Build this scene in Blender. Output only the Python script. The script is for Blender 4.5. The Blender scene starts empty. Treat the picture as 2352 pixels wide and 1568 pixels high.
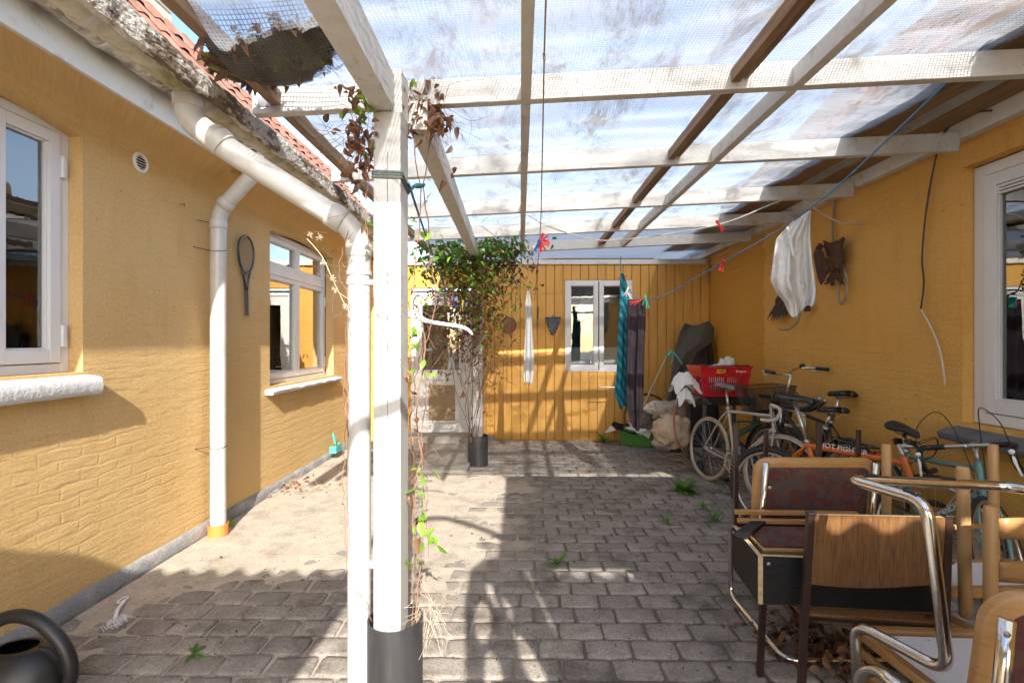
import bpy, bmesh, math, random
from mathutils import Vector as V, Matrix, Euler, noise as mnoise
sc = bpy.context.scene
R = math.radians
PI = math.pi
rnd = random.Random(7)

# ---------------------------------------------------------------- camera, sky, sun, exposure
YAW, CAMH = 0.0171, 1.5
cam_data = bpy.data.cameras.new('camera')
cam_data.sensor_width = 36.0
cam_data.lens = 17.0
cam_data.clip_start = 0.05
cam_data.clip_end = 500.0
cam = bpy.data.objects.new('camera', cam_data)
cam.location = (0, 0, CAMH)
cam.rotation_euler = (PI / 2, 0, YAW)
sc.collection.objects.link(cam)
sc.camera = cam

SUN_DIR = V((-1.0, 4.8, -3.0)).normalized()          # the way the light travels
world = bpy.data.worlds.new('World')
sc.world = world
world.use_nodes = True
wn, wl = world.node_tree.nodes, world.node_tree.links
bg = wn['Background']
sky = wn.new('ShaderNodeTexSky')
sky.sky_type = 'NISHITA'
sky.sun_disc = False
sky.sun_elevation = math.asin(-SUN_DIR.z)
sky.sun_rotation = math.atan2(-SUN_DIR.x, -SUN_DIR.y)
sky.air_density = 1.0
sky.dust_density = 1.2
sky.ozone_density = 1.0
bg.inputs['Strength'].default_value = 0.15
# thin white cloud over the blue, all round the sky
tcs = wn.new('ShaderNodeTexCoord')
mps = wn.new('ShaderNodeMapping')
mps.inputs['Scale'].default_value = (1.0, 1.6, 2.6)
ns = wn.new('ShaderNodeTexNoise')
ns.inputs['Scale'].default_value = 2.6
ns.inputs['Detail'].default_value = 6
rs = wn.new('ShaderNodeValToRGB')
rs.color_ramp.elements[0].position = 0.47
rs.color_ramp.elements[1].position = 0.72
rs.color_ramp.elements[0].color = (0, 0, 0, 1)
rs.color_ramp.elements[1].color = (0.14, 0.14, 0.14, 1)
mxs = wn.new('ShaderNodeMixRGB')
mxs.inputs[2].default_value = (9.0, 9.2, 9.6, 1)
wl.new(tcs.outputs['Generated'], mps.inputs['Vector'])
wl.new(mps.outputs[0], ns.inputs['Vector'])
wl.new(ns.outputs[0], rs.inputs[0])
wl.new(rs.outputs[0], mxs.inputs[0])
wl.new(sky.outputs[0], mxs.inputs[1])
wl.new(mxs.outputs[0], bg.inputs['Color'])

sun_data = bpy.data.lights.new('sun', 'SUN')
sun_data.energy = 3.5
sun_data.angle = R(0.53)
sun_data.color = (1.0, 0.945, 0.86)
sun = bpy.data.objects.new('sun', sun_data)
sun.rotation_euler = SUN_DIR.to_track_quat('-Z', 'Y').to_euler()
sun.location = (3, -12, 9)
sc.collection.objects.link(sun)

sc.view_settings.view_transform = 'Standard'
sc.view_settings.look = 'None'
sc.view_settings.exposure = 1.6
sc.view_settings.gamma = 1.0
sc.view_settings.use_curve_mapping = False
sc.render.engine = 'CYCLES'
sc.cycles.use_denoising = True
sc.cycles.max_bounces = 7
sc.cycles.adaptive_threshold = 0.03
sc.cycles.caustics_reflective = False
sc.cycles.caustics_refractive = False
sc.cycles.diffuse_bounces = 4
sc.cycles.glossy_bounces = 4
sc.cycles.transmission_bounces = 6
sc.cycles.transparent_max_bounces = 12
sc.cycles.sample_clamp_indirect = 6.0

# ---------------------------------------------------------------- helpers
FPX = 1110.7
def ray(u, v):
    a, b = (u - 1176) / FPX, -(v - 784) / FPX
    return V((a * math.cos(YAW) - math.sin(YAW), a * math.sin(YAW) + math.cos(YAW), b))
ORG = V((0, 0, CAMH))
def onX(u, v, X): d = ray(u, v); return ORG + d * (X / d.x)
def onY(u, v, Y): d = ray(u, v); return ORG + d * (Y / d.y)
def onZ(u, v, Z=0.0): d = ray(u, v); return ORG + d * ((Z - CAMH) / d.z)
def onD(u, v, D): return ORG + ray(u, v) * D

class MB:
    def __init__(self):
        self.v, self.f, self.m = [], [], []
        self.mi = 0
    def add(self, vs, fs):
        o = len(self.v)
        self.v += [V(p) for p in vs]
        for f in fs:
            self.f.append([i + o for i in f]); self.m.append(self.mi)
        return self
    def box(self, a, b):
        x0, x1 = sorted((a[0], b[0])); y0, y1 = sorted((a[1], b[1])); z0, z1 = sorted((a[2], b[2]))
        return self.add([(x0,y0,z0),(x1,y0,z0),(x1,y1,z0),(x0,y1,z0),(x0,y0,z1),(x1,y0,z1),(x1,y1,z1),(x0,y1,z1)],
                        [(0,3,2,1),(4,5,6,7),(0,1,5,4),(1,2,6,5),(2,3,7,6),(3,0,4,7)])
    def bar(self, p, q, w, h, up=(0,0,1), w2=None, h2=None):
        p, q = V(p), V(q); d = (q - p).normalized(); up = V(up)
        s = d.cross(up)
        if s.length < 1e-4: s = d.cross(V((1,0,0)))
        s.normalize(); t = s.cross(d)
        w2 = w if w2 is None else w2; h2 = h if h2 is None else h2
        vs = [c + s*(i*ww/2) + t*(j*hh/2) for c, ww, hh in ((p,w,h),(q,w2,h2)) for i, j in ((-1,-1),(1,-1),(1,1),(-1,1))]
        return self.add(vs, [(0,1,2,3),(7,6,5,4),(0,4,5,1),(1,5,6,2),(2,6,7,3),(3,7,4,0)])
    def tube(self, pts, r, seg=8, closed=False, caps=True):
        pts = [V(p) for p in pts]; n = len(pts)
        rr = r if isinstance(r, (list, tuple)) else [r]*n
        ring = []
        tan = []
        for i in range(n):
            a = pts[(i-1) % n] if (closed or i > 0) else pts[i]
            b = pts[(i+1) % n] if (closed or i < n-1) else pts[i]
            d = b - a
            tan.append(d.normalized() if d.length > 1e-9 else V((0,0,1)))
        t0 = tan[0]
        u = t0.cross(V((0,0,1)))
        if u.length < 1e-3: u = t0.cross(V((1,0,0)))
        u.normalize()
        vs = []
        for i in range(n):
            if i:
                ax = tan[i-1].cross(tan[i])
                if ax.length > 1e-8:
                    u = Matrix.Rotation(tan[i-1].angle(tan[i]), 3, ax.normalized()) @ u
            w = tan[i].cross(u)
            for k in range(seg):
                an = 2*PI*k/seg
                vs.append(pts[i] + (u*math.cos(an) + w*math.sin(an))*rr[i])
        fs = []
        m = n if closed else n-1
        for i in range(m):
            j = (i+1) % n
            for k in range(seg):
                l = (k+1) % seg
                fs.append((i*seg+k, i*seg+l, j*seg+l, j*seg+k))
        if caps and not closed:
            fs.append(tuple(range(seg-1,-1,-1))); fs.append(tuple((n-1)*seg+k for k in range(seg)))
        return self.add(vs, fs)
    def lathe(self, prof, c=(0,0,0), seg=24, axis='z', open_=True):
        c = V(c); vs = []; n = len(prof)
        for r, z in prof:
            for k in range(seg):
                a = 2*PI*k/seg
                p = (r*math.cos(a), r*math.sin(a), z)
                if axis == 'x': p = (z, p[0], p[1])
                if axis == 'y': p = (p[0], z, -p[1])
                vs.append(c + V(p))
        fs = []
        for i in range(n-1):
            for k in range(seg):
                l = (k+1) % seg
                fs.append((i*seg+k, i*seg+l, (i+1)*seg+l, (i+1)*seg+k))
        return self.add(vs, fs)
    def grid(self, fn, nu, nv, thick=None):
        vs = [fn(i/nu, j/nv) for j in range(nv+1) for i in range(nu+1)]
        fs = [(j*(nu+1)+i, j*(nu+1)+i+1, (j+1)*(nu+1)+i+1, (j+1)*(nu+1)+i) for j in range(nv) for i in range(nu)]
        return self.add(vs, fs)
    def xform(self, M, start=0):
        for i in range(start, len(self.v)): self.v[i] = M @ self.v[i]
        return self
    def mesh(self, name, mats, off=V((0,0,0)), smooth=False):
        me = bpy.data.meshes.new(name)
        me.from_pydata([tuple(p - off) for p in self.v], [], self.f)
        for m in (mats if isinstance(mats, (list, tuple)) else [mats]): me.materials.append(m)
        if any(self.m): me.polygons.foreach_set('material_index', self.m)
        if smooth: me.polygons.foreach_set('use_smooth', [True]*len(me.polygons))
        me.update()
        return me
    def build(self, name, mats, parent=None, smooth=False, bevel=0, local=False, recalc=False, solid=0, auto=None, sub=0):
        off = V((0,0,0))
        if not local:
            if parent: off = origin(parent)
            else:
                xs = [p.x for p in self.v]; ys = [p.y for p in self.v]
                off = V(((min(xs)+max(xs))/2, (min(ys)+max(ys))/2, min(p.z for p in self.v)))
        me = self.mesh(name, mats, off, smooth)
        if recalc:
            b = bmesh.new(); b.from_mesh(me); bmesh.ops.recalc_face_normals(b, faces=b.faces); b.to_mesh(me); b.free()
        o = bpy.data.objects.new(name, me)
        sc.collection.objects.link(o)
        if parent: o.parent = parent
        elif not local: o.location = off
        if sub:
            md = o.modifiers.new('sub', 'SUBSURF'); md.levels = md.render_levels = sub
        if solid:
            md = o.modifiers.new('solid', 'SOLIDIFY'); md.thickness = solid; md.offset = 0
        if bevel:
            md = o.modifiers.new('bevel', 'BEVEL'); md.width = bevel; md.segments = 2; md.limit_method = 'ANGLE'; md.angle_limit = R(40)
        if auto: smooth_by_angle(o, auto)
        return o

def smooth_by_angle(o, deg=35):
    b = bmesh.new(); b.from_mesh(o.data)
    for f in b.faces: f.smooth = True
    for e in b.edges:
        e.smooth = not (len(e.link_faces) == 2 and e.calc_face_angle(0) > R(deg))
    b.to_mesh(o.data); b.free()

def origin(o):
    p = V((0,0,0))
    while o is not None:
        p += o.location; o = o.parent
    return p
def tag(o, label=None, cat=None, group=None, kind=None):
    if label: o['label'] = label
    if cat: o['category'] = cat
    if group: o['group'] = group
    if kind: o['kind'] = kind
    return o
def thing(name, label, cat, loc=(0,0,0), group=None, rot=None):
    o = bpy.data.objects.new(name, None)
    o.empty_display_size = 0.1
    sc.collection.objects.link(o)
    o.location = loc
    if rot: o.rotation_euler = rot
    return tag(o, label, cat, group)
def copy_tree(o, parent=None):
    c = o.copy(); sc.collection.objects.link(c)
    if parent: c.parent = parent
    for ch in list(o.children): copy_tree(ch, c)
    return c
def one(name, src, loc, parent=None, rot=None, scale=None):          # another object on shared mesh data
    o = bpy.data.objects.new(name, src); sc.collection.objects.link(o)
    o.location = loc
    if rot is not None: o.rotation_euler = rot
    if scale is not None: o.scale = scale
    if parent: o.parent = parent
    return o
def bez(p, q, r, s, n=12):
    p, q, r, s = V(p), V(q), V(r), V(s)
    return [(p*(1-t)**3 + q*3*t*(1-t)**2 + r*3*t*t*(1-t) + s*t**3) for t in [i/n for i in range(n+1)]]
def spline(pts, n=8):
    pts = [V(p) for p in pts]; out = []
    for i in range(len(pts)-1):
        p0 = pts[max(i-1,0)]; p1 = pts[i]; p2 = pts[i+1]; p3 = pts[min(i+2,len(pts)-1)]
        for k in range(n):
            t = k/n
            out.append(0.5*((2*p1) + (p2-p0)*t + (2*p0-5*p1+4*p2-p3)*t*t + (3*p1-p0-3*p2+p3)*t**3))
    out.append(pts[-1])
    return out
def fillet(pts, rad, n=6, closed=False):                              # round the corners of a polyline
    pts = [V(p) for p in pts]; out = []
    N = len(pts)
    for i, p in enumerate(pts):
        if not closed and (i == 0 or i == N-1): out.append(p); continue
        a, b = pts[(i-1) % N]-p, pts[(i+1) % N]-p
        r = min(rad, a.length*.48, b.length*.48)
        s, e = p + a.normalized()*r, p + b.normalized()*r
        for k in range(n+1):
            t = k/n
            out.append(s*(1-t)**2 + p*2*t*(1-t) + e*t*t)
    return out
def nz(x, y=0, z=0): return mnoise.noise(V((x, y, z)))
def sm(a, b, x):
    t = max(0, min(1, (x-a)/(b-a))); return t*t*(3-2*t)

# ---------------------------------------------------------------- materials
def nm(name):
    m = bpy.data.materials.new(name); m.use_nodes = True
    n = m.node_tree.nodes; return m, n, m.node_tree.links, n['Principled BSDF']
def c4(c): return (c[0], c[1], c[2], 1)
def mat(name, c1, c2=None, scale=6.0, rough=0.6, bump=0.0, bscale=60.0, metal=0.0, spec=0.5, stretch=(1,1,1),
        c3=None, s3=2.0, t3=(0.52, 0.7), island=0.0, world=False, grain=None, rvar=0.0, coat=0.0, trans=0.0, detail=5, bdist=0.004):
    m, n, l, p = nm(name)
    tc = n.new('ShaderNodeTexCoord'); mp = n.new('ShaderNodeMapping')
    mp.inputs['Scale'].default_value = stretch
    if world:
        gp_ = n.new('ShaderNodeNewGeometry'); l.new(gp_.outputs['Position'], mp.inputs[0])
    else: l.new(tc.outputs['Object'], mp.inputs[0])
    p.inputs['Roughness'].default_value = rough
    p.inputs['Metallic'].default_value = metal
    p.inputs['Specular IOR Level'].default_value = spec
    if coat: p.inputs['Coat Weight'].default_value = coat
    if trans: p.inputs['Transmission Weight'].default_value = trans
    col = None
    t = n.new('ShaderNodeTexNoise'); t.inputs['Scale'].default_value = scale; t.inputs['Detail'].default_value = detail
    l.new(mp.outputs[0], t.inputs['Vector'])
    r = n.new('ShaderNodeValToRGB')
    r.color_ramp.elements[0].position = 0.3; r.color_ramp.elements[1].position = 0.7
    r.color_ramp.elements[0].color = c4(c1); r.color_ramp.elements[1].color = c4(c2 or c1)
    l.new(t.outputs[0], r.inputs[0]); col = r.outputs[0]
    if c3:
        t3n = n.new('ShaderNodeTexNoise'); t3n.inputs['Scale'].default_value = s3; t3n.inputs['Detail'].default_value = 8
        t3n.inputs['Roughness'].default_value = 0.7
        l.new(mp.outputs[0], t3n.inputs['Vector'])
        r3 = n.new('ShaderNodeMapRange'); r3.inputs[1].default_value = t3[0]; r3.inputs[2].default_value = t3[1]
        l.new(t3n.outputs[0], r3.inputs[0])
        mx = n.new('ShaderNodeMixRGB'); mx.inputs[2].default_value = c4(c3)
        l.new(r3.outputs[0], mx.inputs[0]); l.new(col, mx.inputs[1]); col = mx.outputs[0]
    if grain:
        tg = n.new('ShaderNodeTexNoise'); tg.inputs['Scale'].default_value = grain[0]; tg.inputs['Detail'].default_value = 3; tg.inputs['Roughness'].default_value = .75
        l.new(mp.outputs[0], tg.inputs['Vector'])
        mg = n.new('ShaderNodeMapRange'); mg.inputs[1].default_value = .3; mg.inputs[2].default_value = .7; mg.inputs[3].default_value = 1-grain[1]; mg.inputs[4].default_value = 1+grain[1]
        l.new(tg.outputs[0], mg.inputs[0])
        hg = n.new('ShaderNodeHueSaturation'); l.new(mg.outputs[0], hg.inputs['Value']); l.new(col, hg.inputs['Color']); col = hg.outputs[0]
    if island:
        g = n.new('ShaderNodeNewGeometry'); oi = n.new('ShaderNodeObjectInfo')
        ad = n.new('ShaderNodeMath'); ad.operation = 'ADD'
        l.new(g.outputs['Random Per Island'], ad.inputs[0]); l.new(oi.outputs['Random'], ad.inputs[1])
        fr = n.new('ShaderNodeMath'); fr.operation = 'FRACT'; l.new(ad.outputs[0], fr.inputs[0])
        mr = n.new('ShaderNodeMapRange'); mr.inputs[3].default_value = 1-island; mr.inputs[4].default_value = 1+island
        l.new(fr.outputs[0], mr.inputs[0])
        hs = n.new('ShaderNodeHueSaturation'); l.new(mr.outputs[0], hs.inputs['Value']); l.new(col, hs.inputs['Color']); col = hs.outputs[0]
    l.new(col, p.inputs['Base Color'])
    if rvar:
        rr = n.new('ShaderNodeMapRange'); rr.inputs[3].default_value = max(0, rough-rvar); rr.inputs[4].default_value = min(1, rough+rvar)
        l.new(t.outputs[0], rr.inputs[0]); l.new(rr.outputs[0], p.inputs['Roughness'])
    if bump:
        tb = n.new('ShaderNodeTexNoise'); tb.inputs['Scale'].default_value = bscale; tb.inputs['Detail'].default_value = 4
        l.new(mp.outputs[0], tb.inputs['Vector'])
        b = n.new('ShaderNodeBump'); b.inputs['Strength'].default_value = bump; b.inputs['Distance'].default_value = bdist
        l.new(tb.outputs[0], b.inputs['Height']); l.new(b.outputs[0], p.inputs['Normal'])
    return m

def wall_mat(name, c1, c2, dirt, axis, relief=1.0, patch=None):
    """painted plaster over brick; axis 'x' = wall facing along x (texture runs over y,z)"""
    m, n, l, p = nm(name)
    geo = n.new('ShaderNodeNewGeometry')
    sp = n.new('ShaderNodeSeparateXYZ'); l.new(geo.outputs['Position'], sp.inputs[0])
    cb = n.new('ShaderNodeCombineXYZ')
    sxy = n.new('ShaderNodeMath'); sxy.operation = 'ADD'; l.new(sp.outputs['X'], sxy.inputs[0]); l.new(sp.outputs['Y'], sxy.inputs[1])
    l.new(sxy.outputs[0], cb.inputs[0]); l.new(sp.outputs['Z'], cb.inputs[1])
    n1 = n.new('ShaderNodeTexNoise'); n1.inputs['Scale'].default_value = 1.6; n1.inputs['Detail'].default_value = 8; n1.inputs['Roughness'].default_value = 0.65
    l.new(cb.outputs[0], n1.inputs['Vector'])
    r = n.new('ShaderNodeValToRGB'); r.color_ramp.elements[0].position = .3; r.color_ramp.elements[1].position = .7
    r.color_ramp.elements[0].color = c4(c1); r.color_ramp.elements[1].color = c4(c2)
    l.new(n1.outputs[0], r.inputs[0]); col = r.outputs[0]
    if patch:                                                            # an older, more orange coat of paint, with a brushed edge
        n5 = n.new('ShaderNodeTexNoise'); n5.inputs['Scale'].default_value = 5; n5.inputs['Detail'].default_value = 5
        l.new(cb.outputs[0], n5.inputs['Vector'])
        ad = n.new('ShaderNodeMath'); ad.operation = 'MULTIPLY_ADD'; ad.inputs[1].default_value = 0.3
        l.new(n5.outputs[0], ad.inputs[0]); l.new(sp.outputs['Y'], ad.inputs[2])
        mr = n.new('ShaderNodeMapRange'); mr.inputs[1].default_value = patch[0]+.15; mr.inputs[2].default_value = patch[0]+.19
        l.new(ad.outputs[0], mr.inputs[0])
        mx = n.new('ShaderNodeMixRGB'); mx.inputs[2].default_value = c4(patch[1])
        l.new(mr.outputs[0], mx.inputs[0]); l.new(col, mx.inputs[1]); col = mx.outputs[0]
    # dark flecks and rain streaks
    mp = n.new('ShaderNodeMapping'); mp.inputs['Scale'].default_value = (3.5, 0.6, 1)
    l.new(cb.outputs[0], mp.inputs[0])
    n2 = n.new('ShaderNodeTexNoise'); n2.inputs['Scale'].default_value = 2.4; n2.inputs['Detail'].default_value = 9; n2.inputs['Roughness'].default_value = .72
    l.new(mp.outputs[0], n2.inputs['Vector'])
    mr2 = n.new('ShaderNodeMapRange'); mr2.inputs[1].default_value = .52; mr2.inputs[2].default_value = .78; mr2.inputs[4].default_value = .42
    l.new(n2.outputs[0], mr2.inputs[0])
    mx2 = n.new('ShaderNodeMixRGB'); mx2.inputs[2].default_value = c4(dirt)
    l.new(mr2.outputs[0], mx2.inputs[0]); l.new(col, mx2.inputs[1]); col = mx2.outputs[0]
    n4 = n.new('ShaderNodeTexNoise'); n4.inputs['Scale'].default_value = 22; n4.inputs['Detail'].default_value = 3
    l.new(cb.outputs[0], n4.inputs['Vector'])
    mr4 = n.new('ShaderNodeMapRange'); mr4.inputs[1].default_value = .70; mr4.inputs[2].default_value = .78; mr4.inputs[4].default_value = .7
    l.new(n4.outputs[0], mr4.inputs[0])
    mx4 = n.new('ShaderNodeMixRGB'); mx4.inputs[2].default_value = c4([x*.45 for x in dirt])
    l.new(mr4.outputs[0], mx4.inputs[0]); l.new(col, mx4.inputs[1]); col = mx4.outputs[0]
    tg = n.new('ShaderNodeTexNoise'); tg.inputs['Scale'].default_value = 55; tg.inputs['Detail'].default_value = 5; tg.inputs['Roughness'].default_value = .75
    l.new(cb.outputs[0], tg.inputs['Vector'])
    mg = n.new('ShaderNodeMapRange'); mg.inputs[1].default_value = .3; mg.inputs[2].default_value = .7; mg.inputs[3].default_value = .86; mg.inputs[4].default_value = 1.12
    l.new(tg.outputs[0], mg.inputs[0])
    hg = n.new('ShaderNodeHueSaturation'); l.new(mg.outputs[0], hg.inputs['Value']); l.new(col, hg.inputs['Color']); col = hg.outputs[0]
    l.new(col, p.inputs['Base Color'])
    p.inputs['Roughness'].default_value = .82
    p.inputs['Specular IOR Level'].default_value = .25
    # relief: brick courses under the paint, trowel lumps, roller stipple
    wob = n.new('ShaderNodeTexNoise'); wob.inputs['Scale'].default_value = 7; wob.inputs['Detail'].default_value = 2
    l.new(cb.outputs[0], wob.inputs['Vector'])
    vm = n.new('ShaderNodeVectorMath'); vm.operation = 'MULTIPLY_ADD'; vm.inputs[1].default_value = (.07, .05, 0)
    l.new(wob.outputs['Color'], vm.inputs[0]); l.new(cb.outputs[0], vm.inputs[2])
    bk = n.new('ShaderNodeTexBrick'); bk.offset = .5
    bk.inputs['Scale'].default_value = 1.0
    bk.inputs['Brick Width'].default_value = .24; bk.inputs['Row Height'].default_value = .068
    bk.inputs['Mortar Size'].default_value = .011; bk.inputs['Mortar Smooth'].default_value = 1.0
    bk.inputs['Color1'].default_value = (1,1,1,1); bk.inputs['Color2'].default_value = (.8,.8,.8,1); bk.inputs['Mortar'].default_value = (.0,.0,.0,1)
    l.new(vm.outputs[0], bk.inputs['Vector'])
    fade = n.new('ShaderNodeTexNoise'); fade.inputs['Scale'].default_value = 1.3; fade.inputs['Detail'].default_value = 3
    l.new(cb.outputs[0], fade.inputs['Vector'])
    fr = n.new('ShaderNodeMapRange'); fr.inputs[1].default_value = .38; fr.inputs[2].default_value = .62; fr.inputs[3].default_value = .15*relief; fr.inputs[4].default_value = relief
    l.new(fade.outputs[0], fr.inputs[0])
    hz = n.new('ShaderNodeMapRange'); hz.inputs[1].default_value = 2.0; hz.inputs[2].default_value = 1.3; hz.inputs[3].default_value = .25
    l.new(sp.outputs['Z'], hz.inputs[0])
    mu = n.new('ShaderNodeMath'); mu.operation = 'MULTIPLY'; l.new(fr.outputs[0], mu.inputs[0]); l.new(hz.outputs[0], mu.inputs[1])
    b1 = n.new('ShaderNodeBump'); b1.inputs['Distance'].default_value = .007
    l.new(bk.outputs['Color'], b1.inputs['Height']); l.new(mu.outputs[0], b1.inputs['Strength'])
    n3 = n.new('ShaderNodeTexNoise'); n3.inputs['Scale'].default_value = 10; n3.inputs['Detail'].default_value = 7; n3.inputs['Roughness'].default_value = .6
    m3 = n.new('ShaderNodeMapping'); m3.inputs['Scale'].default_value = (.45, 1.7, 1); l.new(cb.outputs[0], m3.inputs[0]); l.new(m3.outputs[0], n3.inputs['Vector'])
    b2 = n.new('ShaderNodeBump'); b2.inputs['Distance'].default_value = .014; b2.inputs['Strength'].default_value = .5
    l.new(n3.outputs[0], b2.inputs['Height']); l.new(b1.outputs[0], b2.inputs['Normal'])
    n6 = n.new('ShaderNodeTexNoise'); n6.inputs['Scale'].default_value = 160; n6.inputs['Detail'].default_value = 3
    l.new(cb.outputs[0], n6.inputs['Vector'])
    b3 = n.new('ShaderNodeBump'); b3.inputs['Distance'].default_value = .0015; b3.inputs['Strength'].default_value = .6
    l.new(n6.outputs[0], b3.inputs['Height']); l.new(b2.outputs[0], b3.inputs['Normal'])
    l.new(b3.outputs[0], p.inputs['Normal'])
    return m

def sheet_mat():
    """net-reinforced clear plastic: woven threads, hazy film, leaf dirt lying on it"""
    m, n, l, p = nm('reinforced_plastic_film'); n.remove(p)
    out = n['Material Output']
    uv = n.new('ShaderNodeUVMap')
    sp = n.new('ShaderNodeSeparateXYZ'); l.new(uv.outputs[0], sp.inputs[0])
    def thread(ch, per, w):
        a = n.new('ShaderNodeMath'); a.operation = 'DIVIDE'; a.inputs[1].default_value = per; l.new(sp.outputs[ch], a.inputs[0])
        b = n.new('ShaderNodeMath'); b.operation = 'FRACT'; l.new(a.outputs[0], b.inputs[0])
        c = n.new('ShaderNodeMath'); c.operation = 'SUBTRACT'; c.inputs[1].default_value = .5; l.new(b.outputs[0], c.inputs[0])
        d = n.new('ShaderNodeMath'); d.operation = 'ABSOLUTE'; l.new(c.outputs[0], d.inputs[0])
        e = n.new('ShaderNodeMapRange'); e.inputs[1].default_value = .5-w; e.inputs[2].default_value = .5-w*.6
        l.new(d.outputs[0], e.inputs[0]); return e.outputs[0]
    mx = n.new('ShaderNodeMath'); mx.operation = 'MAXIMUM'
    l.new(thread('X', .015, .17), mx.inputs[0]); l.new(thread('Y', .015, .17), mx.inputs[1])
    tc = n.new('ShaderNodeTexCoord')
    mp = n.new('ShaderNodeMapping'); mp.inputs['Scale'].default_value = (1.0, 3.4, 1); l.new(uv.outputs[0], mp.inputs[0])
    n1 = n.new('ShaderNodeTexNoise'); n1.inputs['Scale'].default_value = 2.6; n1.inputs['Detail'].default_value = 6; n1.inputs['Roughness'].default_value = .6
    n1.inputs['Distortion'].default_value = .6
    l.new(mp.outputs[0], n1.inputs['Vector'])
    hz = n.new('ShaderNodeMapRange'); hz.inputs[1].default_value = .36; hz.inputs[2].default_value = .66; hz.inputs[3].default_value = .22; hz.inputs[4].default_value = .80
    l.new(n1.outputs[0], hz.inputs[0])
    n2 = n.new('ShaderNodeTexNoise'); n2.inputs['Scale'].default_value = 1.7; n2.inputs['Detail'].default_value = 9; n2.inputs['Roughness'].default_value = .78
    mp2 = n.new('ShaderNodeMapping'); mp2.inputs['Scale'].default_value = (1.9, .75, 1); l.new(uv.outputs[0], mp2.inputs[0]); n2.inputs['Distortion'].default_value = .4
    l.new(mp2.outputs[0], n2.inputs['Vector'])
    dm = n.new('ShaderNodeMapRange'); dm.inputs[1].default_value = .49; dm.inputs[2].default_value = .61; dm.inputs[4].default_value = .82
    l.new(n2.outputs[0], dm.inputs[0])
    vc = n.new('ShaderNodeVertexColor'); vc.layer_name = 'lap'          # double film along the overlaps
    a1 = n.new('ShaderNodeMath'); a1.operation = 'MAXIMUM'; l.new(mx.outputs[0], a1.inputs[0])
    l.new(hz.outputs[0], a1.inputs[1])
    a2 = n.new('ShaderNodeMath'); a2.operation = 'MAXIMUM'; l.new(a1.outputs[0], a2.inputs[0]); l.new(dm.outputs[0], a2.inputs[1])
    lp = n.new('ShaderNodeMath'); lp.operation = 'MULTIPLY_ADD'; lp.inputs[1].default_value = .2; l.new(vc.outputs[0], lp.inputs[0]); l.new(a2.outputs[0], lp.inputs[2]); lp.use_clamp = True
    cm = n.new('ShaderNodeMixRGB'); cm.inputs[1].default_value = (.40,.412,.425,1); cm.inputs[2].default_value = (.20,.155,.10,1)
    l.new(dm.outputs[0], cm.inputs[0])
    df = n.new('ShaderNodeBsdfDiffuse'); tl = n.new('ShaderNodeBsdfTranslucent')
    l.new(cm.outputs[0], df.inputs[0]); l.new(cm.outputs[0], tl.inputs[0])
    ms = n.new('ShaderNodeMixShader'); ms.inputs[0].default_value = .72
    l.new(df.outputs[0], ms.inputs[1]); l.new(tl.outputs[0], ms.inputs[2])
    tr = n.new('ShaderNodeBsdfTransparent'); tr.inputs[0].default_value = (.97,.98,1,1)
    gl = n.new('ShaderNodeBsdfGlossy'); gl.inputs['Roughness'].default_value = .25
    m0 = n.new('ShaderNodeMixShader'); m0.inputs[0].default_value = .05
    l.new(tr.outputs[0], m0.inputs[1]); l.new(gl.outputs[0], m0.inputs[2])
    m2 = n.new('ShaderNodeMixShader')
    l.new(lp.outputs[0], m2.inputs[0]); l.new(m0.outputs[0], m2.inputs[1]); l.new(ms.outputs[0], m2.inputs[2])
    l.new(m2.outputs[0], out.inputs['Surface'])
    return m

def glass_mat(name, refl=1.0, tint=(.9,.93,.92)):
    m, n, l, p = nm(name); n.remove(p)
    out = n['Material Output']
    fr = n.new('ShaderNodeFresnel'); fr.inputs[0].default_value = 1.5
    mu = n.new('ShaderNodeMath'); mu.operation = 'MULTIPLY'; mu.inputs[1].default_value = 5.0*refl; mu.use_clamp = True
    l.new(fr.outputs[0], mu.inputs[0])
    gl = n.new('ShaderNodeBsdfGlossy'); gl.inputs['Roughness'].default_value = .015
    tn = n.new('ShaderNodeTexNoise'); tn.inputs['Scale'].default_value = 2.2
    bp = n.new('ShaderNodeBump'); bp.inputs['Strength'].default_value = .05; bp.inputs['Distance'].default_value = .02
    l.new(tn.outputs[0], bp.inputs['Height']); l.new(bp.outputs[0], gl.inputs['Normal'])
    tr = n.new('ShaderNodeBsdfTransparent'); tr.inputs[0].default_value = c4(tint)
    ms = n.new('ShaderNodeMixShader'); l.new(mu.outputs[0], ms.inputs[0]); l.new(tr.outputs[0], ms.inputs[1]); l.new(gl.outputs[0], ms.inputs[2])
    l.new(ms.outputs[0], out.inputs['Surface'])
    return m

def film_mat(name, col, alpha, rough=.25):
    m, n, l, p = nm(name); n.remove(p)
    out = n['Material Output']
    tl = n.new('ShaderNodeBsdfTranslucent'); tl.inputs[0].default_value = c4(col)
    df = n.new('ShaderNodeBsdfDiffuse'); df.inputs[0].default_value = c4(col)
    gl = n.new('ShaderNodeBsdfGlossy'); gl.inputs['Roughness'].default_value = rough
    tr = n.new('ShaderNodeBsdfTransparent')
    a = n.new('ShaderNodeMixShader'); l.new(df.outputs[0], a.inputs[1]); l.new(tl.outputs[0], a.inputs[2])
    b = n.new('ShaderNodeMixShader'); b.inputs[0].default_value = .12; l.new(a.outputs[0], b.inputs[1]); l.new(gl.outputs[0], b.inputs[2])
    c = n.new('ShaderNodeMixShader'); c.inputs[0].default_value = alpha; l.new(tr.outputs[0], c.inputs[1]); l.new(b.outputs[0], c.inputs[2])
    l.new(c.outputs[0], out.inputs['Surface'])
    return m

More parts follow.
